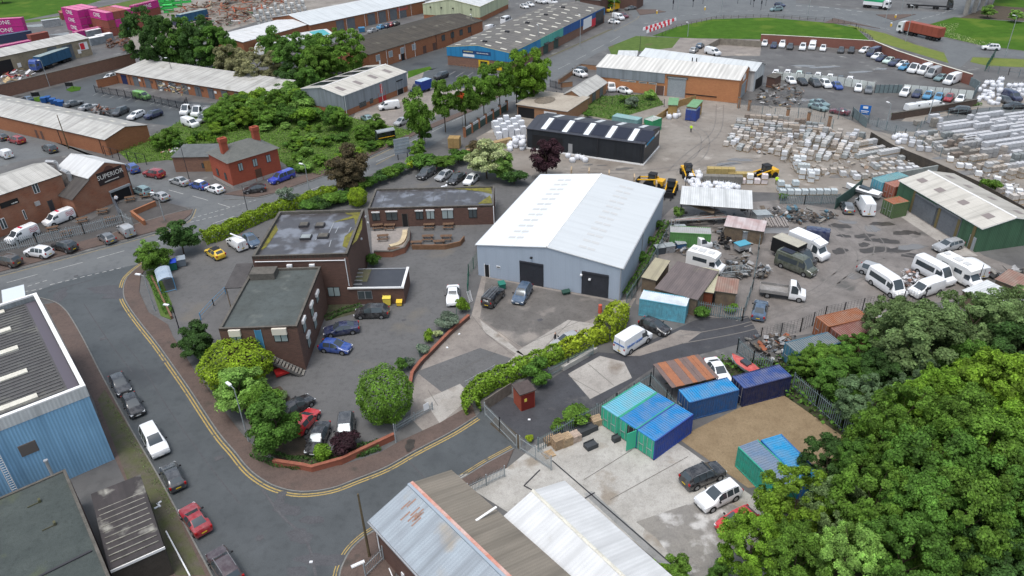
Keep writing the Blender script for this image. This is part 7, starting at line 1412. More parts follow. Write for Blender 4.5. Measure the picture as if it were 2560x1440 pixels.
for x,y,h,l in((924,1392,7.8,'brown wooden telegraph pole at the workshop corner'),(172,372,7.5,'wooden telegraph pole before the long orange unit'),(473,447,7.5,'dark telegraph pole before the flat roofed annex'),(623,545,6.0,'slim dark pole on the main road edge by the hedge'),(1711,493,6,'dark pole beside the timber canopy'),(2441,716,3.5,'grey pole at the corrugated lean-to'),(1599,133,5,'dark pole behind the factory roof')): lamp(x,y,h,l,WP if 'wood' in l else GUT,False,name='telegraph_pole',cat='pole',r=.13 if 'wood' in l else .07)
gl_='tall grey lamp columns round the junction'
for x,y,h,l in((1347,135,8,'tall lamp column at the near corner of the trade unit'),(1450,116,9,'tall lamp column halfway along the trade unit'),(1533,72,9,'tall lamp column by the white vans at the trade unit end'),(1691,61,10,'tall lamp column beside the red and white barriers'),(1802,41,10,'tall lamp column at the left of the oval lawn'),(2018,47,10,'tall lamp column at the top of the oval lawn'),(2212,59,10,'tall lamp column beside the traffic island'),(2251,37,10,'tall lamp column behind the traffic island'),(2264,104,10,'tall lamp column in front of the container lorry'),(2512,142,10.6,'tall lamp column at the right roundabout exit'),(1181,86,6,'lamp column by the parked white vans'),(2216,312,4.5,'short lamp post at the grey double gate'),(2323,287,5,'lamp post on the lane beside the low dark wall'),(1719,91,4,'small lamp post with white box at the lawn edge')): lamp(x,y,h,l,GAL,True,1.0,az=pi*.6,group=gl_,r=.11)
for i,(x,y) in enumerate(((1682,24),(1732,18),(1757,10),(1844,9),(1876,12),(1883,18),(1902,25),(1914,15))):
    e=empty('traffic_light',G(x,y),i,'black traffic signal post at the junction','traffic light','traffic signals at the junction'); MB().bar((0,0,0),(0,0,2.6),.07).build('post',BLK,e); MB().box(-.2,-.2,2.1,.2,.2,3.3,bottom=True).build('signal_head',BLK,e)
for i,(x,y,l) in enumerate(((1545,47,'yellow keep left bollard on the left island'),(1642,34,'yellow keep left bollard on the middle island'),(1762,25,'yellow keep left bollard near the lamp'),(2238,45,'yellow bollard on the triangular island'),(2227,66,'orange bollard at the end of the splitter island'))):
    e=empty('bollard',G(x,y),0,l,'bollard'); MB().box(-.2,-.2,0,.2,.2,.9).build('body',P('bollard_yellow',(.7,.45,.03)),e); MB().box(-.2,-.2,.9,.2,.2,1.2).build('cap',WHITEP,e)
# barriers
RB=P('barrier_red',(.6,.03,.05)); 
mbp=None
for line,(a,b,n) in enumerate((((1608,76),(1690,51),15),((1618,82),(1678,60),13))):
    for i in range(n):
        t=(i+.5)/n; x,y=a[0]+(b[0]-a[0])*t,a[1]+(b[1]-a[1])*t; p=G(x,y); q=G(x+5,y-2); mb=MB(); prof=[(-.25,0),(.25,0),(.2,.3),(.08,.9),(-.08,.9),(-.2,.3)]
        L=1.35; 
        for k in range(6): u,v=prof[k],prof[(k+1)%6]; mb.face([(-L/2,u[0],u[1]),(L/2,u[0],u[1]),(L/2,v[0],v[1]),(-L/2,v[0],v[1])][::-1])
        mb.face([(L/2,*u) for u in prof]); mb.face([(-L/2,*u) for u in prof][::-1])
        o=mb.build('road_barrier',RB if i%2 else WHITEP,loc=(p.x,p.y,.02)); o.rotation_euler=(0,0,atan2(q.y-p.y,q.x-p.x)); tag(o,('red' if i%2 else 'white')+' plastic road barrier in the '+('longer back' if not line else 'shorter front')+' row by the lawn','barrier',('red' if i%2 else 'white')+' road barriers in the '+('back' if not line else 'front')+' row')
# road sign back, bus shelter, small signs
e=empty('road_sign',G(1008,398),R(25),'large grey back of a road sign among bushes by the main road','sign'); MB().box(-1.6,-.05,1.2,1.6,.05,4.4,bottom=True).build('panel',mat('sign_back',(.33,.37,.42),(.28,.31,.35),sc=1),e); mb=MB(); [mb.bar((x,.12,0),(x,.12,4.4),.09) for x in(-1,1)]; mb.build('post',GUT,e); mb=MB(); [mb.box(-1.6,-.09,z,1.6,-.05,z+.07) for z in(1.5,2.2,2.9,3.6,4.2)]; mb.build('rail',SILV,e)
e=empty('bus_shelter',G(965,352),R(28),'bus shelter with pale curved roof at the edge of the overgrown plot','bus shelter'); mb=MB(); 
for i in range(6): t0,t1=pi*i/6,pi*(i+1)/6; mb.face([(-2,-.8*cos(t0),2.2+.4*sin(t0)),(-2,-.8*cos(t1),2.2+.4*sin(t1)),(2,-.8*cos(t1),2.2+.4*sin(t1)),(2,-.8*cos(t0),2.2+.4*sin(t0))])
mb.build('roof',RLT,e); MB().box(-2,.7,.2,2,.75,2.2).box(-2,-.7,.2,-1.95,.7,2.2).box(1.95,-.7,.2,2,.7,2.2).build('panel',CG,e); MB().box(-1.8,-.85,1.0,1.8,-.8,1.15).build('yellow_rail',YP,e)
for x,y,l,tx in((92,247,'black estate sign on posts at the left lawn',''),(176,222,'black estate sign at the right lawn','')):
    e=empty('estate_sign',G(x,y),.1,l,'sign'); MB().box(-1,-.04,.7,1,.04,1.7,bottom=True).build('board',BLKP,e); mb=MB(); [mb.bar((s,0,0),(s,0,1.8),.05) for s in(-.9,.9)]; mb.build('post',BLKP,e)
sheet('grass',[(83,245),(110,240),(118,247),(95,255),(83,252)],GRASS,5,slab=.06); sheet('grass',[(165,225),(180,216),(203,218),(200,226),(178,230)],GRASS,5,slab=.06)
e=empty('notice',G(1066,1034),atan2(.5,.6),'white notice hanging on the drive gate','sign'); MB().box(-.35,-.12,.6,.35,-.08,1.5,bottom=True).build('board',WHITEP,e)
e=empty('smoking_shelter',G(420,715),R(28)-pi/2,'blue framed smoking shelter with curved clear roof','shelter')
mb=MB(); W_=1.1
for i in range(6): t0,t1=pi*.15+pi*.6*i/6,pi*.15+pi*.6*(i+1)/6; mb.face([(-2,-1.3*cos(t0),1.5+.9*sin(t0)),(-2,-1.3*cos(t1),1.5+.9*sin(t1)),(2,-1.3*cos(t1),1.5+.9*sin(t1)),(2,-1.3*cos(t0),1.5+.9*sin(t0))])
mb.build('roof',mat('clear_roof',(.38,.45,.52),(.3,.37,.45),sc=1,rough=.2),e); mb=MB(); [mb.bar((x,y,0),(x,y,h_),.05) for x in(-2,0,2) for y,h_ in((-1.1,1.9),(.9,2.1))]; [mb.bar((-2,y,z),(2,y,z),.04) for y,z in((-1.1,1.9),(.9,2.1),(.9,.3),(-1.1,.3))]; [mb.bar((x,-1.1,.2),(x,.9,.2),.04) for x in(-2,2)]; mb.build('frame',bl,e)
# bins
def bin_(x,y,w,d,h,m,l,lid=None,rz=.3,name='bin'):
    e=empty(name,G(x,y),rz,l,'bin'); mb=MB(); k=.88
    a=[(-w/2*k,-d/2*k,.12),(w/2*k,-d/2*k,.12),(w/2*k,d/2*k,.12),(-w/2*k,d/2*k,.12)]; b=[(-w/2,-d/2,h),(w/2,-d/2,h),(w/2,d/2,h),(-w/2,d/2,h)]
    for i in range(4): mb.face([a[i],a[(i+1)%4],b[(i+1)%4],b[i]])
    mb.face(b); mb.build('body',m,e); mb=MB(); mb.face([(-w/2-.04,-d/2-.04,h+.03),(w/2+.04,-d/2-.04,h+.03),(w/2+.04,d/2+.04,h+.2),(-w/2-.04,d/2+.04,h+.2)]); mb.box(-w/2-.04,-d/2-.04,h,w/2+.04,d/2+.04,h+.04); mb.build('lid',lid or m,e)
    mb=MB(); [mb.bar((sx*w*.38,sy*d*.35-.04,.08),(sx*w*.38,sy*d*.35+.04,.08),.08,0,8) for sx in(-1,1) for sy in(-1,1)]; mb.build('wheel',TY,e)
bin_(433,674,1.4,1.2,1.35,P('bin_green',(.02,.13,.1)),'dark green waste bin with blue lid',P('lid_blue',(.02,.06,.45)),.4); bin_(456,664,1.3,1.2,1.25,P('bin_grey',(.16,.19,.22)),'grey waste bin beside the blue lidded one',P('lid_grey',(.25,.29,.33)),.4)
bin_(969,762,1.05,.8,1.2,P('bin_yellow',(.75,.6,.1)),'tall yellow bin before the small annex',None,.0); bin_(999,764,.75,.65,.65,P('bin_amber',(.75,.5,.05)),'small amber grit bin beside the tall yellow one',None,.0)
for i,(x,y) in enumerate(((112,257),(122,255),(135,260),(146,264),(155,266))): bin_(x,y,1.3,1.1,1.3,P('bin_blue',(.02,.09,.28)),'blue wheeled bin beside the long brick unit',None,.2) or tag(bpy.data.objects[[o.name for o in bpy.data.objects if o.get('category')=='bin'][-1]],group='blue bins by the unit')
bin_(905,80,2,1.6,1.4,P('skip_blue',(.05,.17,.3)),'blue skip before the white roofed range'); bin_(1255,722,.9,.9,.9,P('bin_teal',(.02,.16,.12)),'teal green bin behind the ladder van'); bin_(1415,735,1.1,.6,.4,P('dark_green_box',(.02,.06,.045)),'dark green box at the warehouse wall')
tag(MB().bar((0,0,0),(0,0,1.25),.28,0,14,.24).build('barrel',P('orange_red',(.5,.1,.06)),loc=G(1500,782)),'orange red upright drum on the drive near the hedge','drum')
tag(MB().obox((0,0,.5),(1.6,1.0,.35),0,.5,(.2,0)).obox((.5,.3,.8),(.6,.5,.3),0,.2).build('red_cart',P('cart_red',(.55,.03,.03)),loc=G(706,937)),'red cart lying under the outside steps','cart')
o=ladder(None,G(1178,755,.1),G(1171,727,1.7),.55,m=WHITEP); tag(o,'aluminium ladder leaning by the green mesh fence','ladder')
ladder(None,G(1681,612,.0)+Vector((0,0,.1)),G(1681,612,.0)+Vector((.1,1.4,3.6)),.45,m=SILV,label='pale ladder leaning on the green container, left one'); ladder(None,G(1692,612,.0)+Vector((0,0,.1)),G(1692,612,.0)+Vector((.1,1.4,3.6)),.45,m=SILV,label='pale ladder leaning on the green container, right one')
e=empty('concrete_beam',G(1447,903),0,'long pale concrete beam lying before the railings','beam'); p=G(1406,925);q=G(1489,878); d=q-p; e.location=(p+q)/2; e.rotation_euler=(0,0,atan2(d.y,d.x)); MB().box(-d.length/2,-.3,0,d.length/2,.3,.45).box(-d.length/2,-.3,.45,d.length/2,-.1,.65).build('casting',CONCL,e)
# picnic tables
TMB=mat('picnic_timber',(.17,.1,.06),(.12,.075,.05),sc=3); STORE={}
def mk_table():
    e=empty('picnic_table',(0,0,-70)); mb=MB(); [mb.box(-.9,-.36+k*.15,.72,.9,-.23+k*.15,.77,bottom=True) for k in range(5)]; mb.build('table_top',TMB,e)
    for s in(-1,1): MB().box(-.9,s*.75-.14,.42,.9,s*.75+.14,.47,bottom=True).build('seat',TMB,e)
    for x in(-.65,.65): mb=MB(); mb.bar((x,-.6,0),(x,-.2,.72),.05,0,4).bar((x,.6,0),(x,.2,.72),.05,0,4).box(x-.03,-.85,.36,x+.03,.85,.42); mb.build('leg_frame',TMB,e)
    return e
for x,y,rz,l in((1073,571,0,'brown picnic table, back left in the timber enclosure'),(1121,570,0,'brown picnic table, back right in the timber enclosure'),(1070,600,0,'brown picnic table, front left in the timber enclosure'),(1116,600,0,'brown picnic table, front right in the timber enclosure'),(945,572,.2,'round looking picnic table by the long wing wall'),(958,599,.1,'small picnic table in the middle of the patio'),(1042,615,0,'low bench table on the enclosure edge, left'),(1098,613,0,'low bench table on the enclosure edge, right'),(985,632,0,'table against the curved patio wall'),(975,572,0,'brown bench table against the wing wall'),
    (133,578,.4,'weathered picnic table behind the gabled brick building railings, left'),(168,588,.4,'weathered picnic table behind the railings, second'),(207,556,.4,'weathered picnic table beside the wave striped van'),(258,533,.35,'weathered picnic table against the gable wall'),(277,553,.35,'weathered picnic table behind the railings, right end'),(327,502,.35,'picnic table at the gabled brick building door'),(365,493,.35,'picnic table with flowers behind the low brick wall')):
    e=first_or_copy(STORE,'pt',mk_table); e.location=G(x,y)+Vector((0,0,.03)); e.rotation_euler=(0,0,rz); tag(e,l,'picnic table','picnic tables')
e=empty('cream_bench',G(1008,600),0,'cream coloured curved counter along the patio wall','bench'); P2=catmull(W2([(975,618),(1000,610),(1010,596),(1013,578)])); c=G(1008,600); mb=MB(); ribbon(mb,[(x-c.x,y-c.y) for x,y in P2],.8,.3,0,.28); mb.build('top',mat('cream_board',(.6,.5,.33),sc=1),e)
# people
def person(x,y,rz,top,legs,label,skin=(.45,.28,.2),arm=0.2):
    sk=[(0,0,.92),(0,0,1.15),(0,0,1.42),(0,0,1.53),(0,.01,1.68),(-.1,0,.88),(-.11,.05,.48),(-.11,-.02,.06),(-.11,.12,.03),(.1,0,.88),(.12,-.06,.48),(.12,-.14,.06),(.12,0,.03),(-.2,0,1.4),(-.27,.02,1.12),(-.25,.16+arm*.3,.95+arm*.5),(.2,0,1.4),(.27,.0,1.12),(.25,.12,.88)]
    ed=[(0,1),(1,2),(2,3),(3,4),(0,5),(5,6),(6,7),(7,8),(0,9),(9,10),(10,11),(11,12),(2,13),(13,14),(14,15),(2,16),(16,17),(17,18)]
    rr=[.15,.15,.15,.06,.1,.1,.07,.05,.045,.1,.07,.05,.045,.075,.055,.04,.075,.055,.04]
    me=bpy.data.meshes.new('person'); me.from_pydata(sk,ed,[]); o=bpy.data.objects.new('person',me); COL.objects.link(o)
    m=o.modifiers.new('s','SKIN'); me.skin_vertices.new() if not me.skin_vertices else None
    for i,v in enumerate(me.skin_vertices[0].data): v.radius=(rr[i]*(1.25 if i in(0,1,2) else 1),rr[i]); v.use_root=(i==0)
    m2=o.modifiers.new('b','SUBSURF'); m2.levels=1; m2.render_levels=1
    dg=bpy.context.evaluated_depsgraph_get(); me2=bpy.data.meshes.new_from_object(o.evaluated_get(dg)); bpy.data.objects.remove(o)
    for c_,n_ in((top,'shirt'),(legs,'trousers'),(skin,'skin'),((.03,.02,.015),'hair'),((.02,.02,.02),'shoes')): me2.materials.append(P(n_+str(c_[0])[:5],c_,.8))
    for f in me2.polygons:
        c=f.center; f.material_index=0 if c.z>.9 and c.z<1.48 and not(abs(c.x)>.2 and c.z<1.0) else 1 if c.z<=.9 and abs(c.x)<.21 and c.z>.09 else 4 if c.z<=.09 else 3 if c.z>1.68 or (c.z>1.56 and c.y<-.03) else 2; f.use_smooth=True
    o=bpy.data.objects.new('person',me2); COL.objects.link(o); o.location=G(x,y); o.rotation_euler=(0,0,rz); tag(o,label,'person')
HV=(.55,.85,.03)
person(1727,331,2.6,HV,(.02,.02,.03),'person in a yellow hi-vis coat walking across the builders yard'); person(295,509,-2.5,(.75,.75,.78),(.02,.02,.025),'person in a white shirt and dark trousers at the gabled brick building entrance',arm=.5); person(1388,858,1.2,(.03,.03,.035),(.05,.05,.08),'person in dark clothes beside the silver car behind the hedge'); person(1940,462,3,HV,(.1,.12,.03),'person in hi-vis beside the yellow telehandler'); person(1926,443,3,HV,(.5,.7,.03),'person in hi-vis at the cab of the telehandler')
# flyover
e=empty('flyover',G(2440,30),0,'concrete flyover columns at the top right edge','bridge'); c=G(2440,30)
for x,y in((2413,36),(2434,31),(2452,25),(2472,16)): p=G(x,y)-c; MB().bar((p.x,p.y,0),(p.x,p.y,14),.75,0,14,.75).build('column',CONC,e)
a=G(2405,40)-c; b=G(2490,10)-c; d=(b-a).normalized(); mb=MB(); mb.obox(((a+b)/2+d*12+Vector((0,0,14.7))),((b-a).length+26,7,1.4),0,atan2(d.y,d.x)); mb.build('deck',CONC,e)
# ================ BLOCK YARDS
PB=mat('block_stack',(.5,.5,.5),(.7,.7,.68),kind='obj',sc=3,rough=.7,amt=.35,coord='obj'); PW_=mat('pallet_wood',(.33,.24,.14),(.25,.18,.1),sc=4)
def mk_pal():
    e=empty('block_pallet',(0,0,-80)); mb=MB(); mb.box(-.55,-.55,0,.55,-.4,.13).box(-.55,-.07,0,.55,.07,.13).box(-.55,.4,0,.55,.55,.13).box(-.55,-.55,.1,.55,.55,.14); mb.build('pallet_base',PW_,e)
    mb=MB(); mb.box(-.52,-.5,.14,.52,-.01,.52).box(-.52,.01,.14,.52,.5,.52).box(-.5,-.5,.53,.0,.5,.92).box(.02,-.5,.53,.5,.5,.9); mb.build('blocks',PB,e); return e
PC=[(.38,.38,.37),(.33,.32,.3),(.28,.26,.23),(.42,.42,.42),(.5,.51,.53),(.3,.25,.2),(.35,.3,.25),(.25,.27,.27),(.36,.36,.36),(.44,.4,.36),(.23,.19,.16)]
PL=[]; gg=random.Random(11)
def yard(poly,rz,sx,sy,dens,hmax,seed,lab,jit=.15,cols=PC):
    g=random.Random(seed); c=G(poly[0][0],poly[0][1]); 
    if isinstance(rz,tuple): a=G(*rz[0]);b=G(*rz[1]); rz=atan2(b.y-a.y,b.x-a.x)
    ux=Vector((cos(rz),sin(rz),0)); uy=Vector((-sin(rz),cos(rz),0)); P2=[g2(*p) for p in poly]
    for j in range(-60,60):
        n=0; oy=g.uniform(-.25,.25)
        for i in range(-70,70):
            if n<=0: n=g.randint(3,8) if jit<.15 else g.randint(1,4); on=g.random()<dens; rc=g.choice(cols); rowh=g.choice(range(1,hmax+1)); ry=g.uniform(-.06,.06)*(1 if jit<.15 else 4)
            n-=1; q=c+ux*(i*sx)+uy*(j*sy+oy)
            if not on or not inpoly(q.x,q.y,P2): continue
            h=max(1,rowh-(g.random()<.15)); PL.append((q.x+g.uniform(-jit,jit)*.4,q.y+g.uniform(-jit,jit)*.4,h,rz+ry+g.uniform(-.05,.05),rc if g.random()<.85 else g.choice(cols),lab))
LA='wrapped pallet of concrete blocks in the left block yard'; LB='wrapped pallet of concrete blocks in the right block yard'
yard([(1835,300),(1890,292),(1985,302),(2060,318),(2075,340),(1960,352),(1850,345),(1825,330)],((1880,330),(2050,345)),1.2,1.45,.7,1,1,LA,.7)
yard([(1960,345),(2075,335),(2165,350),(2170,395),(2090,400),(1960,408),(1930,370)],((1985,395),(2022,338)),1.15,1.42,.78,2,2,LA,.4)
yard([(1830,345),(1935,352),(1930,392),(1850,380),(1805,365)],((1985,395),(2022,338)),1.3,1.6,.5,1,3,LA,.9)
yard([(2145,375),(2225,363),(2235,385),(2260,400),(2210,408),(2140,400)],((2140,385),(2235,368)),1.1,1.9,.95,2,4,LA,.05)
yard([(2090,425),(2230,400),(2290,425),(2280,440),(2140,450),(2000,440)],R(5),1.5,1.6,.45,1,5,LA,.7)
yard([(1985,405),(2010,400),(2030,445),(2090,470),(2060,480),(1985,440)],R(-10),1.2,1.4,.6,2,6,LA,.3,[(.45,.5,.5),(.55,.58,.6),(.38,.42,.42)])
yard([(1945,470),(2080,478),(2090,492),(1945,492)],R(-3),1.25,1.4,.85,2,7,'grey wrapped pallet of blocks along the palisade fence',.1,[(.4,.46,.48),(.5,.56,.58)])
yard([(1835,450),(1900,455),(1925,462),(1920,475),(1860,472)],R(-8),1.25,1.4,.9,2,8,'white and pink wrapped pallet behind the timber canopy',.1,[(.65,.6,.6),(.6,.52,.52),(.7,.7,.7)])
yard([(2290,312),(2345,300),(2350,345),(2420,360),(2560,400),(2560,460),(2480,440),(2360,385),(2290,350)],((2350,348),(2560,318)),1.15,2.0,.68,2,9,LB,.2)
yard([(2345,318),(2440,300),(2600,285),(2600,395),(2480,385),(2370,355)],((2350,348),(2560,318)),1.1,1.8,.85,2,10,LB,.08,[(.5,.51,.52),(.45,.46,.46),(.4,.4,.39),(.55,.56,.58),(.38,.34,.3)])
yard([(2450,470),(2600,520),(2600,560),(2530,520)],R(10),1.4,1.5,.6,2,12,LB,.2)
yard([(2355,408),(2445,445),(2560,505),(2560,488),(2450,430),(2362,398)],R(-25),1.4,1.6,.7,1,13,LB,.2,[(.62,.63,.64),(.7,.71,.72)])
yard([(2240,350),(2270,345),(2330,372),(2345,395),(2310,390)],R(-25),1.4,1.6,.6,1,14,LB,.2,[(.62,.63,.64),(.7,.71,.72)])
def camd(q): return hypot(q[0],q[1])
def vis(q):
    d=Vector((q[0],q[1],0))-CO; z=d.dot(CF); x=1280+F*d.dot(CR)/z; y=720-F*d.dot(CU)/z; return -20<x<2580 and -20<y<1460
PL=[q for q in PL if vis(q)]; PL.sort(key=camd); pst={}; cnt=0; restmb=MB()
for x,y,h,rz,c,l in PL:
    for k in range(h):
        if cnt<296:
            e=first_or_copy(pst,'p',mk_pal); e.location=(x,y,.03+.93*k); e.rotation_euler=(0,0,rz); tag(e,l,'pallet','pallets of blocks: '+l.split(' in the ')[-1] if ' in the ' in l else 'pallets: '+l[-26:]); cnt+=1
            for ch in list(e_children(e)):
                if ch.name.startswith('blocks'): ch.color=(*c,1)
        else: restmb.obox((x,y,.03+.93*k+.5),(1.03,1.0,.84),PC.index(c) if c in PC else 4,rz)
rest=restmb.build('block_pallets',[mat('blk%d'%i,c,tuple(v*.8 for v in c),sc=2) for i,c in enumerate(PC)]); tag(rest,'far pallets of concrete blocks filling the back of the yards','pallets',kind='stuff')
print('PALLETS',len(PL),cnt)
# bulk bags
for i in range(20):
    x,y=1236+(i%5)*15+(i//5)*4,322-(i%5)*2.4+(i//5)*9; e=empty('wrapped_pack',G(x,y)+Vector((0,0,.02)),R(14),'tall white wrapped pack left of the black warehouse','wrapped pack','white wrapped packs left of the black warehouse'); MB().box(-.55,-.5,.1,.55,.5,1.6+.5*((i*7)%3)).build('wrap',mat('wrap_white',(.72,.74,.77),(.6,.62,.66),sc=2),e); MB().box(-.55,-.5,0,.55,.5,.1).build('pallet_base',PW_,e)
def mk_bag():
    e=empty('bulk_bag',(0,0,-90)); mb=MB(); n=8; R_=[]
    for k,(z,r) in enumerate(((0,.44),(.25,.53),(.6,.54),(.82,.46),(.93,.25),(1.0,.05))): R_.append([Vector((r*1.12*max(-.8,min(.8,cos(2*pi*(i+.5)/n)))/.85,r*1.12*max(-.8,min(.8,sin(2*pi*(i+.5)/n)))/.85,z+(.03 if i%2 else 0))) for i in range(n)])
    for a,b in zip(R_,R_[1:]):
        for i in range(n): mb.face([a[i],a[(i+1)%n],b[(i+1)%n],b[i]])
    mb.build('sack',mat('bag_white',(.74,.75,.78),(.6,.62,.66),sc=3,rough=.9),e,smooth=50)
    mb=MB()
    for s,t in((1,1),(1,-1),(-1,1),(-1,-1)): mb.bar((s*.35,t*.35,.85),(s*.3,t*.3,1.15),.035,0,4)
    mb.build('lifting_loop',WHITEP,e); return e
bst={}
def bags(poly,n,seed,lab,grp,hm=1,mind=.95):
    g=random.Random(seed); P2=[g2(*p) for p in poly]; xs=[p[0] for p in P2]; ys=[p[1] for p in P2]; pts=[]; t=0
    while len(pts)<n and t<6000:
        t+=1; x,y=g.uniform(min(xs),max(xs)),g.uniform(min(ys),max(ys))
        if inpoly(x,y,P2) and all((x-a)**2+(y-b)**2>mind**2 for a,b in pts): pts.append((x,y))
    for x,y in pts:
        for k in range(g.choice([1,hm])):
            e=first_or_copy(bst,'b',mk_bag); e.location=(x,y,.02+.95*k); e.rotation_euler=(0,0,g.random()*3); s=g.uniform(.85,1.15); e.scale=(s,s,s); tag(e,lab,'bulk bag',grp)
bags([(1262,362),(1310,352),(1318,372),(1280,384)],10,1,'white bulk bag or wrapped pack left of the black warehouse','white bags left of the black warehouse',2)
bags([(1710,455),(1745,438),(1760,460),(1845,470),(1840,482),(1740,478)],24,2,'white bulk bag in the cluster behind the timber canopy','white bags behind the canopy')
bags([(2440,225),(2470,205),(2530,215),(2560,225),(2600,245),(2500,240),(2500,262),(2445,268)],34,3,'white bulk bag in the heap at the right edge','white bags at the right edge',2,1.0)
bags([(1412,372),(1450,390),(1470,408),(1420,405)],6,4,'white bulk bag before the black warehouse','white bags before the black warehouse')
bags([(2230,340),(2260,345),(2265,360),(2240,362)],5,5,'white and blue bulk bag beside the long dark fence','white bags by the dark fence')
bags([(1665,285),(1700,280),(1712,300),(1670,300)],6,6,'grey white bag in front of the timber stalls','bags before the stalls')
# timber and insulation packs
def pack(x,y,w,d,h,c,l,rz=-.15,name='timber_pack',cat='pack',grp=None):
    e=empty(name,G(x,y),rz,l,cat,grp); mb=MB(); n=max(1,int(w/1.2)); [mb.box(-w/2+w*i/n+.02,-d/2,.12,-w/2+w*(i+1)/n-.02,d/2,h) for i in range(n)]; mb.build('boards',mat('pack%s'%str(c),c,tuple(v*.8 for v in c),sc=1),e); mb=MB(); [mb.box(-w/2+.1+k*(w-.3)/2,-d/2,0,-w/2+.25+k*(w-.3)/2,d/2,.12) for k in range(3)]; mb.build('bearer',PW_,e)
pack(1800,445,5,1.2,2.0,(.42,.32,.13),'tall yellow brown pack of boards behind the grey block row'); pack(1850,448,4.6,1.2,1.3,(.42,.32,.13),'lower yellow brown pack of boards by the grey block row'); pack(1805,458,7.0,1.2,1.5,(.2,.19,.17),'grey row of stacked slabs before the yellow packs')
pack(1137,368,2.4,2,2.2,(.36,.24,.1),'yellow brown timber pack behind the row of four cars'); pack(1242,368,7,1.2,1.3,(.38,.27,.14),'long timber pack beside the brick piers',R(32)); pack(1195,378,5,1,.8,(.34,.22,.12),'low timber pack behind the blossoming tree',R(25))
for i,(x,y) in enumerate(((1428,443),(1472,446),(1522,452),(1585,462),(1640,478))): e=empty('timber_bay',G(x,y),R(-8),'pale timber bay divider behind the white warehouse','divider','timber dividers behind the white warehouse'); MB().box(-.12,-.6,0,.12,1.2,1.7).build('board',mat('fresh_timber',(.5,.38,.25),sc=1),e)
# pallets stacks near containers
def pstack(x,y,n,l,rz=.5,c=(.42,.3,.19)):
    e=empty('pallet_stack',G(x,y)+Vector((0,0,.03)),rz,l,'pallet stack'); mt=mat('pal%s'%str(c),c,tuple(v*.7 for v in c),sc=3)
    for k in range(n):
        mb=MB(); z=k*.145
        for j in range(3): mb.box(-.6,-.5+j*.44,z,.6,-.38+j*.44,z+.09)
        for j in range(7): mb.box(-.6+j*.17,-.5,z+.1,-.6+j*.17+.12,.5,z+.125)
        mb.build('pallet',mt,e,loc=(0,0,0)).rotation_euler=(0,0,((k*37)%7-3)*.012)
pstack(1395,1117,9,'tallest pallet stack at the yard gate'); pstack(1415,1110,8,'second pallet stack in the middle at the yard gate',c=(.48,.35,.22)); pstack(1436,1100,6,'third pallet stack with pinkish top at the yard gate',c=(.55,.43,.35)); pstack(1372,1137,1,'single loose pallet lying on the concrete',c=(.5,.36,.22)); pstack(1491,1060,6,'small stack of cartons and pallets beside the green container',.4,c=(.5,.37,.24)); pstack(1375,1105,4,'low pallet stack at the left end by the gate',c=(.38,.27,.17))
for i,(x,y,w,d,h) in enumerate(((1477,1118,1.3,.9,.4),(1456,1085,1.4,1,.6),(1540,1102,.8,.6,.5),(1478,1075,1.2,.9,.5))): o=tag(MB().box(-w/2,-d/2,0,w/2,d/2,h).box(-w/2,-d/2,h,w/2,-d/2+.06,h+.15).box(-w/2,d/2-.06,h,w/2,d/2,h+.15).build('crate',P('crate_dark',(.05,.055,.06))),('dark open topped crate on the concrete by the pallets','black wrapped crate behind the pallet stacks','small black box beside the green container doors','black crate against the palisade fence')[i],'crate'); o.location=G(x,y)+Vector((0,0,.03)); o.rotation_euler=(0,0,.5)
# scrap heaps
def heap(poly,n,seed,label,cols,smax=1.3,zh=1.0,cat='scrap heap',name='scrap_heap'):
    g=random.Random(seed); P2=[g2(*p) for p in poly]; xs=[p[0] for p in P2]; ys=[p[1] for p in P2]; mb=MB(); k=0; cx,cy=sum(xs)/len(xs),sum(ys)/len(ys)
    while k<n:
        x,y=g.uniform(min(xs),max(xs)),g.uniform(min(ys),max(ys))
        if not inpoly(x,y,P2): continue
        k+=1; t=g.random(); z=g.uniform(.05,zh)
        if t<.4: mb.obox((x-cx,y-cy,z),(g.uniform(.2,smax),g.uniform(.1,.6),g.uniform(.05,.4)),g.randrange(len(cols)),g.random()*6,(g.uniform(-.5,.5),g.uniform(-.5,.5)))
        elif t<.75: 
            a=Vector((x-cx,y-cy,z)); mb.bar(a,a+Vector((g.uniform(-smax,smax),g.uniform(-smax,smax),g.uniform(-.3,.4))),g.uniform(.02,.06),g.randrange(len(cols)),4)
        else: mb.obox((x-cx,y-cy,z),(g.uniform(.4,smax),g.uniform(.3,1),.03),g.randrange(len(cols)),g.random()*6,(g.uniform(-.6,.6),g.uniform(-.6,.6)))
    o=mb.build(name,[mat('scrap%s'%str(c),c,tuple(v*.6 for v in c),sc=2) for c in cols],loc=(cx,cy,.03)); tag(o,label,cat,kind='stuff')
SC=[(.4,.4,.4),(.1,.095,.09),(.13,.1,.08),(.25,.24,.22),(.05,.05,.05),(.5,.5,.5),(.16,.13,.1),(.2,.22,.24)]
heap([(1655,605),(1700,600),(1725,620),(1720,645),(1655,640)],70,1,'machine parts and crates beside the green container',SC,.9,.8); heap([(1820,650),(1870,650),(1880,690),(1850,700),(1800,690)],80,21,'scrap steel heaped at the right of the shacks',SC,1.3,.9)
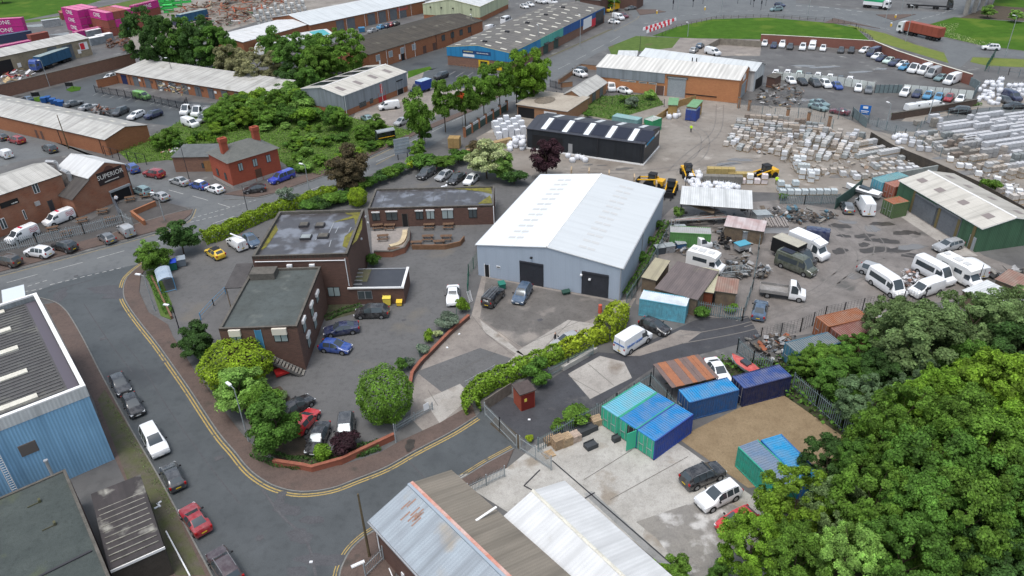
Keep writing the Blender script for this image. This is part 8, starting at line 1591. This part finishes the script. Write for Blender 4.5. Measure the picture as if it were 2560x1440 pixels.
heap([(1690,535),(1900,535),(1960,550),(1870,560),(1700,560)],60,2,'oddments below the timber canopy',SC,1.2,.8); heap([(1835,300),(2060,318),(2170,350),(2280,400),(2280,440),(2140,450),(2000,440),(1930,392),(1810,365)],420,31,'loose blocks slabs and wrapping strewn between the pallets of the left block yard',[(.45,.44,.42),(.36,.33,.29),(.6,.6,.6),(.3,.22,.16),(.4,.36,.3)],.9,.35,'loose blocks','loose_blocks'); heap([(2290,320),(2360,350),(2480,440),(2560,470),(2560,500),(2440,440),(2300,360)],160,32,'loose slabs strewn along the aisle of the right block yard',[(.45,.44,.42),(.36,.33,.29),(.6,.6,.6)],.9,.35,'loose blocks','loose_blocks'); heap([(1905,530),(1960,525),(2080,535),(2095,555),(1990,560),(1900,560)],160,3,'odds and ends along the scrapyard back fence',SC+[(.1,.2,.26)],1.3,.9)
heap([(1893,670),(1925,668),(1925,692),(1895,700)],50,4,'car parts heaped along the yard fence',SC,1.0,.8); heap([(1870,850),(1930,840),(1990,845),(1960,890),(1930,915),(1890,880)],140,5,'bricks and rubbish behind the palisade corner',SC+[(.35,.12,.06)],.9,.7)
heap([(1900,230),(1960,215),(2010,225),(2005,265),(1940,275),(1890,255)],150,6,'boards barrels and rubbish beside the orange factory',SC+[(.35,.16,.08),(.45,.35,.2)],1.4,1.0); heap([(2255,690),(2290,695),(2285,725),(2260,720)],70,7,'white appliance parts between the white vans',[(.7,.7,.7),(.6,.6,.62),(.1,.1,.1),(.4,.25,.2)],.7,1.3)
heap([(2470,690),(2560,670),(2600,740),(2520,740)],90,8,'timber frames and boards at the right edge',SC,1.8,.8); heap([(400,385),(440,370),(500,360),(470,395)],50,9,'rubbish among weeds behind the annex',[(.7,.7,.7),(.15,.2,.3),(.3,.15,.1)],.8,.5); heap([(270,98),(325,100),(325,130),(270,125)],90,10,'rusty steel lengths beside the grey cabins',[(.2,.09,.05),(.15,.08,.06)],3,1.5)
heap([(220,270),(275,275),(275,292),(240,290)],80,11,'tangled metal between the parked cars',[(.1,.1,.1),(.3,.3,.3),(.25,.1,.06)],1.6,1.0); heap([(402,240),(470,250),(468,268),(405,255)],60,12,'caged plant and timber in the unit yard',SC+[(.45,.36,.2)],1.4,1.3); heap([(2090,1090),(2110,1085),(2120,1110)],10,13,'x',SC) if 0 else None
heap([(2160,800),(2230,790),(2225,815),(2170,820)],16,14,'timbers and a white panel lying on the rusty containers',[(.4,.35,.3),(.6,.6,.6)],2.5,.5); bpy.data.objects['scrap_heap.012'].location.z=2.7 if 'scrap_heap.012' in bpy.data.objects else 0
heap([(0,190),(40,175),(100,190),(60,205),(0,212)],60,15,'wrapped timber and red sacks beyond the boundary wall',[(.7,.7,.72),(.45,.08,.08),(.6,.45,.25)],2.2,1.0)
steel=[(.25,.1,.06),(.3,.14,.09),(.2,.15,.1),(.35,.3,.22),(.15,.12,.1),(.45,.12,.06)]
heap([(430,30),(640,-10),(760,-20),(700,10),(560,60),(450,50)],420,16,'rusty steel beams stored across the far yard',steel,6,1.8); heap([(480,75),(640,30),(640,55),(560,72)],120,17,'steel and pipes in the far yard beside the white stacks',steel+[(.1,.3,.15),(.5,.5,.5)],4,1.4)
# green skips & IBC stacks
GS=P('skip_green',(.05,.5,.1))
for i,(x,y,k) in enumerate(((330,32,1),(375,30,2),(392,26,3),(410,33,2),(415,18,2),(432,20,3),(455,8,1),(345,40,1),(400,12,1))):
    e=empty('green_cage',G(x,y),R(15),'bright green steel storage frame in the far yard','storage frame','green frames in the far yard')
    for j in range(k): mb=MB(); z=j*1.5; mb.box(0,0,z,3.6,2.2,z+.7).box(0,0,z+.7,.2,2.2,z+1.4).box(3.4,0,z+.7,3.6,2.2,z+1.4).box(0,0,z+1.3,3.6,2.2,z+1.42); mb.build('frame_tier',GS,e)
IB=mat('ibc_white',(.66,.67,.66),(.55,.56,.55),sc=2)
for r_ in range(3):
    for i in range(10):
        x=636+i*13+r_*4; y=50-i*3.2+r_*9-6; e=empty('tank_stack',G(x,y),R(12),'stack of caged white liquid tanks in the far yard','tank stack','white tank stacks in the far yard')
        for j in range(3-(i+r_)%2): MB().box(0,0,j*1.15+.12,1.0,1.1,j*1.15+1.05).build('tank',IB,e); mb=MB(); z=j*1.15; [mb.bar((xx,-.03,z),(xx,-.03,z+1.1),.025,0,4) for xx in(0,.5,1.0)]; mb.box(-.03,-.05,z,1.03,1.13,z+.1); mb.build('cage',GUT,e)
heap([(1740,585),(1800,570),(1880,590),(1890,640),(1780,620)],60,22,'loose junk between the tyre pile and the pink roof',SC,1.0,.7); heap([(1640,585),(1680,575),(1690,600),(1650,612)],30,23,'junk beside the green container end',SC,.8,.8); heap([(1960,595),(1985,600),(1950,640),(1925,620)],40,24,'scrap behind the black curtain truck',SC,1.0,.8)
# long beams, timber, trailer, lattice in the scrapyard
sb=[mat('beam_grey',(.32,.32,.31),(.22,.22,.21),sc=1),mat('beam_red',(.28,.1,.08),(.3,.25,.22),sc=1),WD]
for i in range(14):
    a=G(1668+i*1.6,553+i*.8-(i//5)*6,.5+.35*(i//4)); b=G(1795+i*2,522+i*2.4-(i//5)*4,.9+.35*(i//4)); o=tag(MB().bar((0,0,0),b-a,.13,0,4).build('girder',sb[(0,0,1,0,2)[i%5]],loc=a),'long girder in the sagging bundle under the timber canopy','girder','girders under the canopy')
o=tag(MB().obox((0,0,0),(4.2,1.2,.25)).build('boards',WD,loc=G(1757,519,2.4)),'loose boards lying on top of the bundle of beams','boards'); o.rotation_euler=(.1,.12,R(-35))
e=empty('timber_stack',G(1933,575),R(-5),'stack of grey timbers on a white box beside the fence','timber stack'); MB().box(-2,-1.2,0,2,1.2,1.2).build('box',WHITEP,e); mb=MB(); [mb.box(-1.9+.32*k,-1.6,1.2,-1.66+.32*k,1.6,1.4+.1*(k%3)) for k in range(12)]; mb.build('timbers',mat('grey_timbers',(.3,.27,.25),(.2,.18,.17),sc=2),e)
e=empty('trailer',G(1853,628),.4,'small trailer with a bright blue top beside the tyres','trailer'); MB().box(-1,-.7,.5,1,.7,1.3).build('body',SILV,e); MB().box(-1.05,-.75,1.3,1.05,.75,1.42).build('lid',P('cyan_top',(.08,.3,.4)),e); mb=MB(); [mb.bar((-.1,s,.3),(.1,s,.3),.3,0,8) for s in(-.75,.75)]; mb.build('wheels',TY,e)
e=empty('steel_lattice',G(1832,688),.1,'pale blue grey steel frames stacked beside the rusty lean-to','steel frame'); mb=MB(); [(mb.bar((-2.2,y,.3+.25*k),(2.2,y,.3+.25*k),.06,0,4),[mb.bar((-2.2+j*.8,-.8,.3+.25*k),(-1.6+j*.8,.8,.3+.25*k),.04,0,4) for j in range(6)]) for k in range(4) for y in(-.8,.8)]; mb.build('lattice',GAL,e)
e=empty('van_cab',G(1748,622),.3,'white van cab without wheels among scrap behind the camper','van cab'); bo_,gl_2=loft(S_(3.6,1.9,2.0,'cab')); o=bo_.build('cab',PAINT,e,smooth=38); o.color=(*CCOL['white'],1); gl_2.build('windows',CG,e,smooth=30)
for x,y,l in((1648,632,'dark crate rack at the left fence of the scrapyard'),(1672,628,'grey bin frame beside the dark crate rack'),(1700,622,'blue barrel crate beside the van cab')): e=empty('crate',G(x,y),.2,l,'crate'); MB().box(-.7,-.6,0,.7,.6,1.1).build('box',P('crate_c'+str(x),((.05,.06,.07),(.25,.26,.27),(.04,.1,.2))[(x-1648)//24]),e); MB().box(-.75,-.65,1.1,.75,.65,1.18).build('rim',GAL,e)
for x,y,w,d,h,c,l in((1900,560,2.4,1.8,2.0,(.45,.46,.46),'small grey shed box at the top fence of the scrapyard'),(1700,590,1.6,1.4,1.6,(.12,.2,.1),'dark green box beside the green container'),(1868,600,2.2,1.6,1.8,(.3,.31,.32),'grey cabinet by the inner fence')):
    e=empty('storage_box',G(x,y),.15,l,'storage box'); MB().box(-w/2,-d/2,0,w/2,d/2,h).build('body',mat('box%d'%x,c,tuple(v*.7 for v in c),sc=1.5),e); MB().obox((0,0,h+.05),(w+.2,d+.2,.06),0,0,(0,.05)).build('lid',GAL,e)
# tyres
tst={}
def mk_ty():
    mb=MB(); n=12; 
    for i in range(n):
        a,b=2*pi*i/n,2*pi*(i+1)/n
        for (r1,z1),(r2,z2) in(((.2,.02),(.33,.0)),((.33,0),(.33,.2)),((.33,.2),(.2,.18)),((.2,.18),(.2,.02))): mb.face([(r1*cos(a),r1*sin(a),z1),(r1*cos(b),r1*sin(b),z1),(r2*cos(b),r2*sin(b),z2),(r2*cos(a),r2*sin(a),z2)])
    return mb.build('tyre',TY)
gt=random.Random(4)
for i in range(22):
    o=first_or_copy(tst,'t',mk_ty); o.location=G(1798+gt.uniform(0,48),590+gt.uniform(0,34))+Vector((0,0,.05+.2*(i%4))); o.rotation_euler=(gt.uniform(-.4,.4),gt.uniform(-.4,.4),0); tag(o,'black tyre in the tyre pile behind the shacks','tyre','scrap tyres')
# small things near
mb=MB(); mb.bar((0,0,.0),(0,0,1.6),.14,0,8).bar((0,0,1.6),(0,0,1.75),.2,0,8); p=G(130,1185,4.8); tag(mb.build('flue',SILV,loc=p),'grey metal flue rising from the lichen covered roof','flue')
p=G(415,1328,.9);q=G(475,1440,.9); mb=MB(); mb.bar((0,0,.9),(q.x-p.x,q.y-p.y,.9),.07); [mb.bar((t*(q.x-p.x),t*(q.y-p.y),0),(t*(q.x-p.x),t*(q.y-p.y),.9),.05) for t in(0,.5,1)]; tag(mb.build('handrail',WHITEP,loc=(p.x,p.y,0)),'white handrail behind the bottom left pavement','handrail')
mb=MB(); mb.obox((0,0,.06),(.5,.16,.1),0,.9).obox((.1,-.3,.06),(.6,.16,.1),0,2.4).obox((-.02,-.6,.06),(.4,.16,.1),0,.7); tag(mb.build('crumpled_sheet',WHITEP,loc=G(398,1258,.1)),'crumpled white sheet lying on the left verge','litter')
mb=MB(); mb.bar((-.6,0,.08),(.6,0,.08),.16,0,8); o=tag(mb.build('white_bag',WHITEP,loc=G(895,1412,.1)),'white bag lying on the pavement by the telegraph pole','litter'); o.rotation_euler=(0,0,.5)
for i,(x,y) in enumerate(((778,1406),(1148,836),(1118,870),(1323,1050))): tag(MB().obox((0,0,.06),(.28,.2,.1),0,i).build('litter',WHITEP,loc=G(x,y)),('small white scrap of litter in the road bend','white scrap on the concrete drive, upper one','white scrap on the concrete drive, lower one','pale scrap beside the lane')[i],'litter')
e=empty('box_rack',G(300,535),.5,'tall grey covered parasol by the gabled brick building door','parasol'); MB().bar((0,0,.2),(-.3,.5,3.0),.35,0,8,.12).build('cover',mat('parasol_cover',(.14,.15,.17),sc=2),e); MB().bar((0,0,0),(-.05,.08,.3),.06,0,6).build('pole',GUT,e)
# roof-panelled open shed over rusty ribs (left of blue container)
b=Bld('carport','low carport with striped rusty brown and grey corrugated roof beside the lane fence',(1680,972),(1797,945),(1640,925),1.9,'shed')
b.D=abs(b.D); cols=[mat('rib_a',(.19,.13,.115),(.15,.11,.1),sc=1),mat('rib_b',(.34,.14,.07),(.28,.12,.07),sc=1)]; b.D=4.6
mb=MB(); n=11
for i in range(n): x0=b.L*i/n; mb.obox((x0+b.L/n/2,b.D/2,2.0+(.03 if i%2 else 0)),(b.L/n+.02,b.D,.07),1 if i in(1,2,5,8,9) else 0)
mb.build('roof',cols,b.e); mb=MB(); [mb.bar((x,y,0),(x,y,1.95),.06) for x in(.1,b.L/2,b.L-.1) for y in(.1,b.D-.1)]; mb.build('post',GUT,b.e)
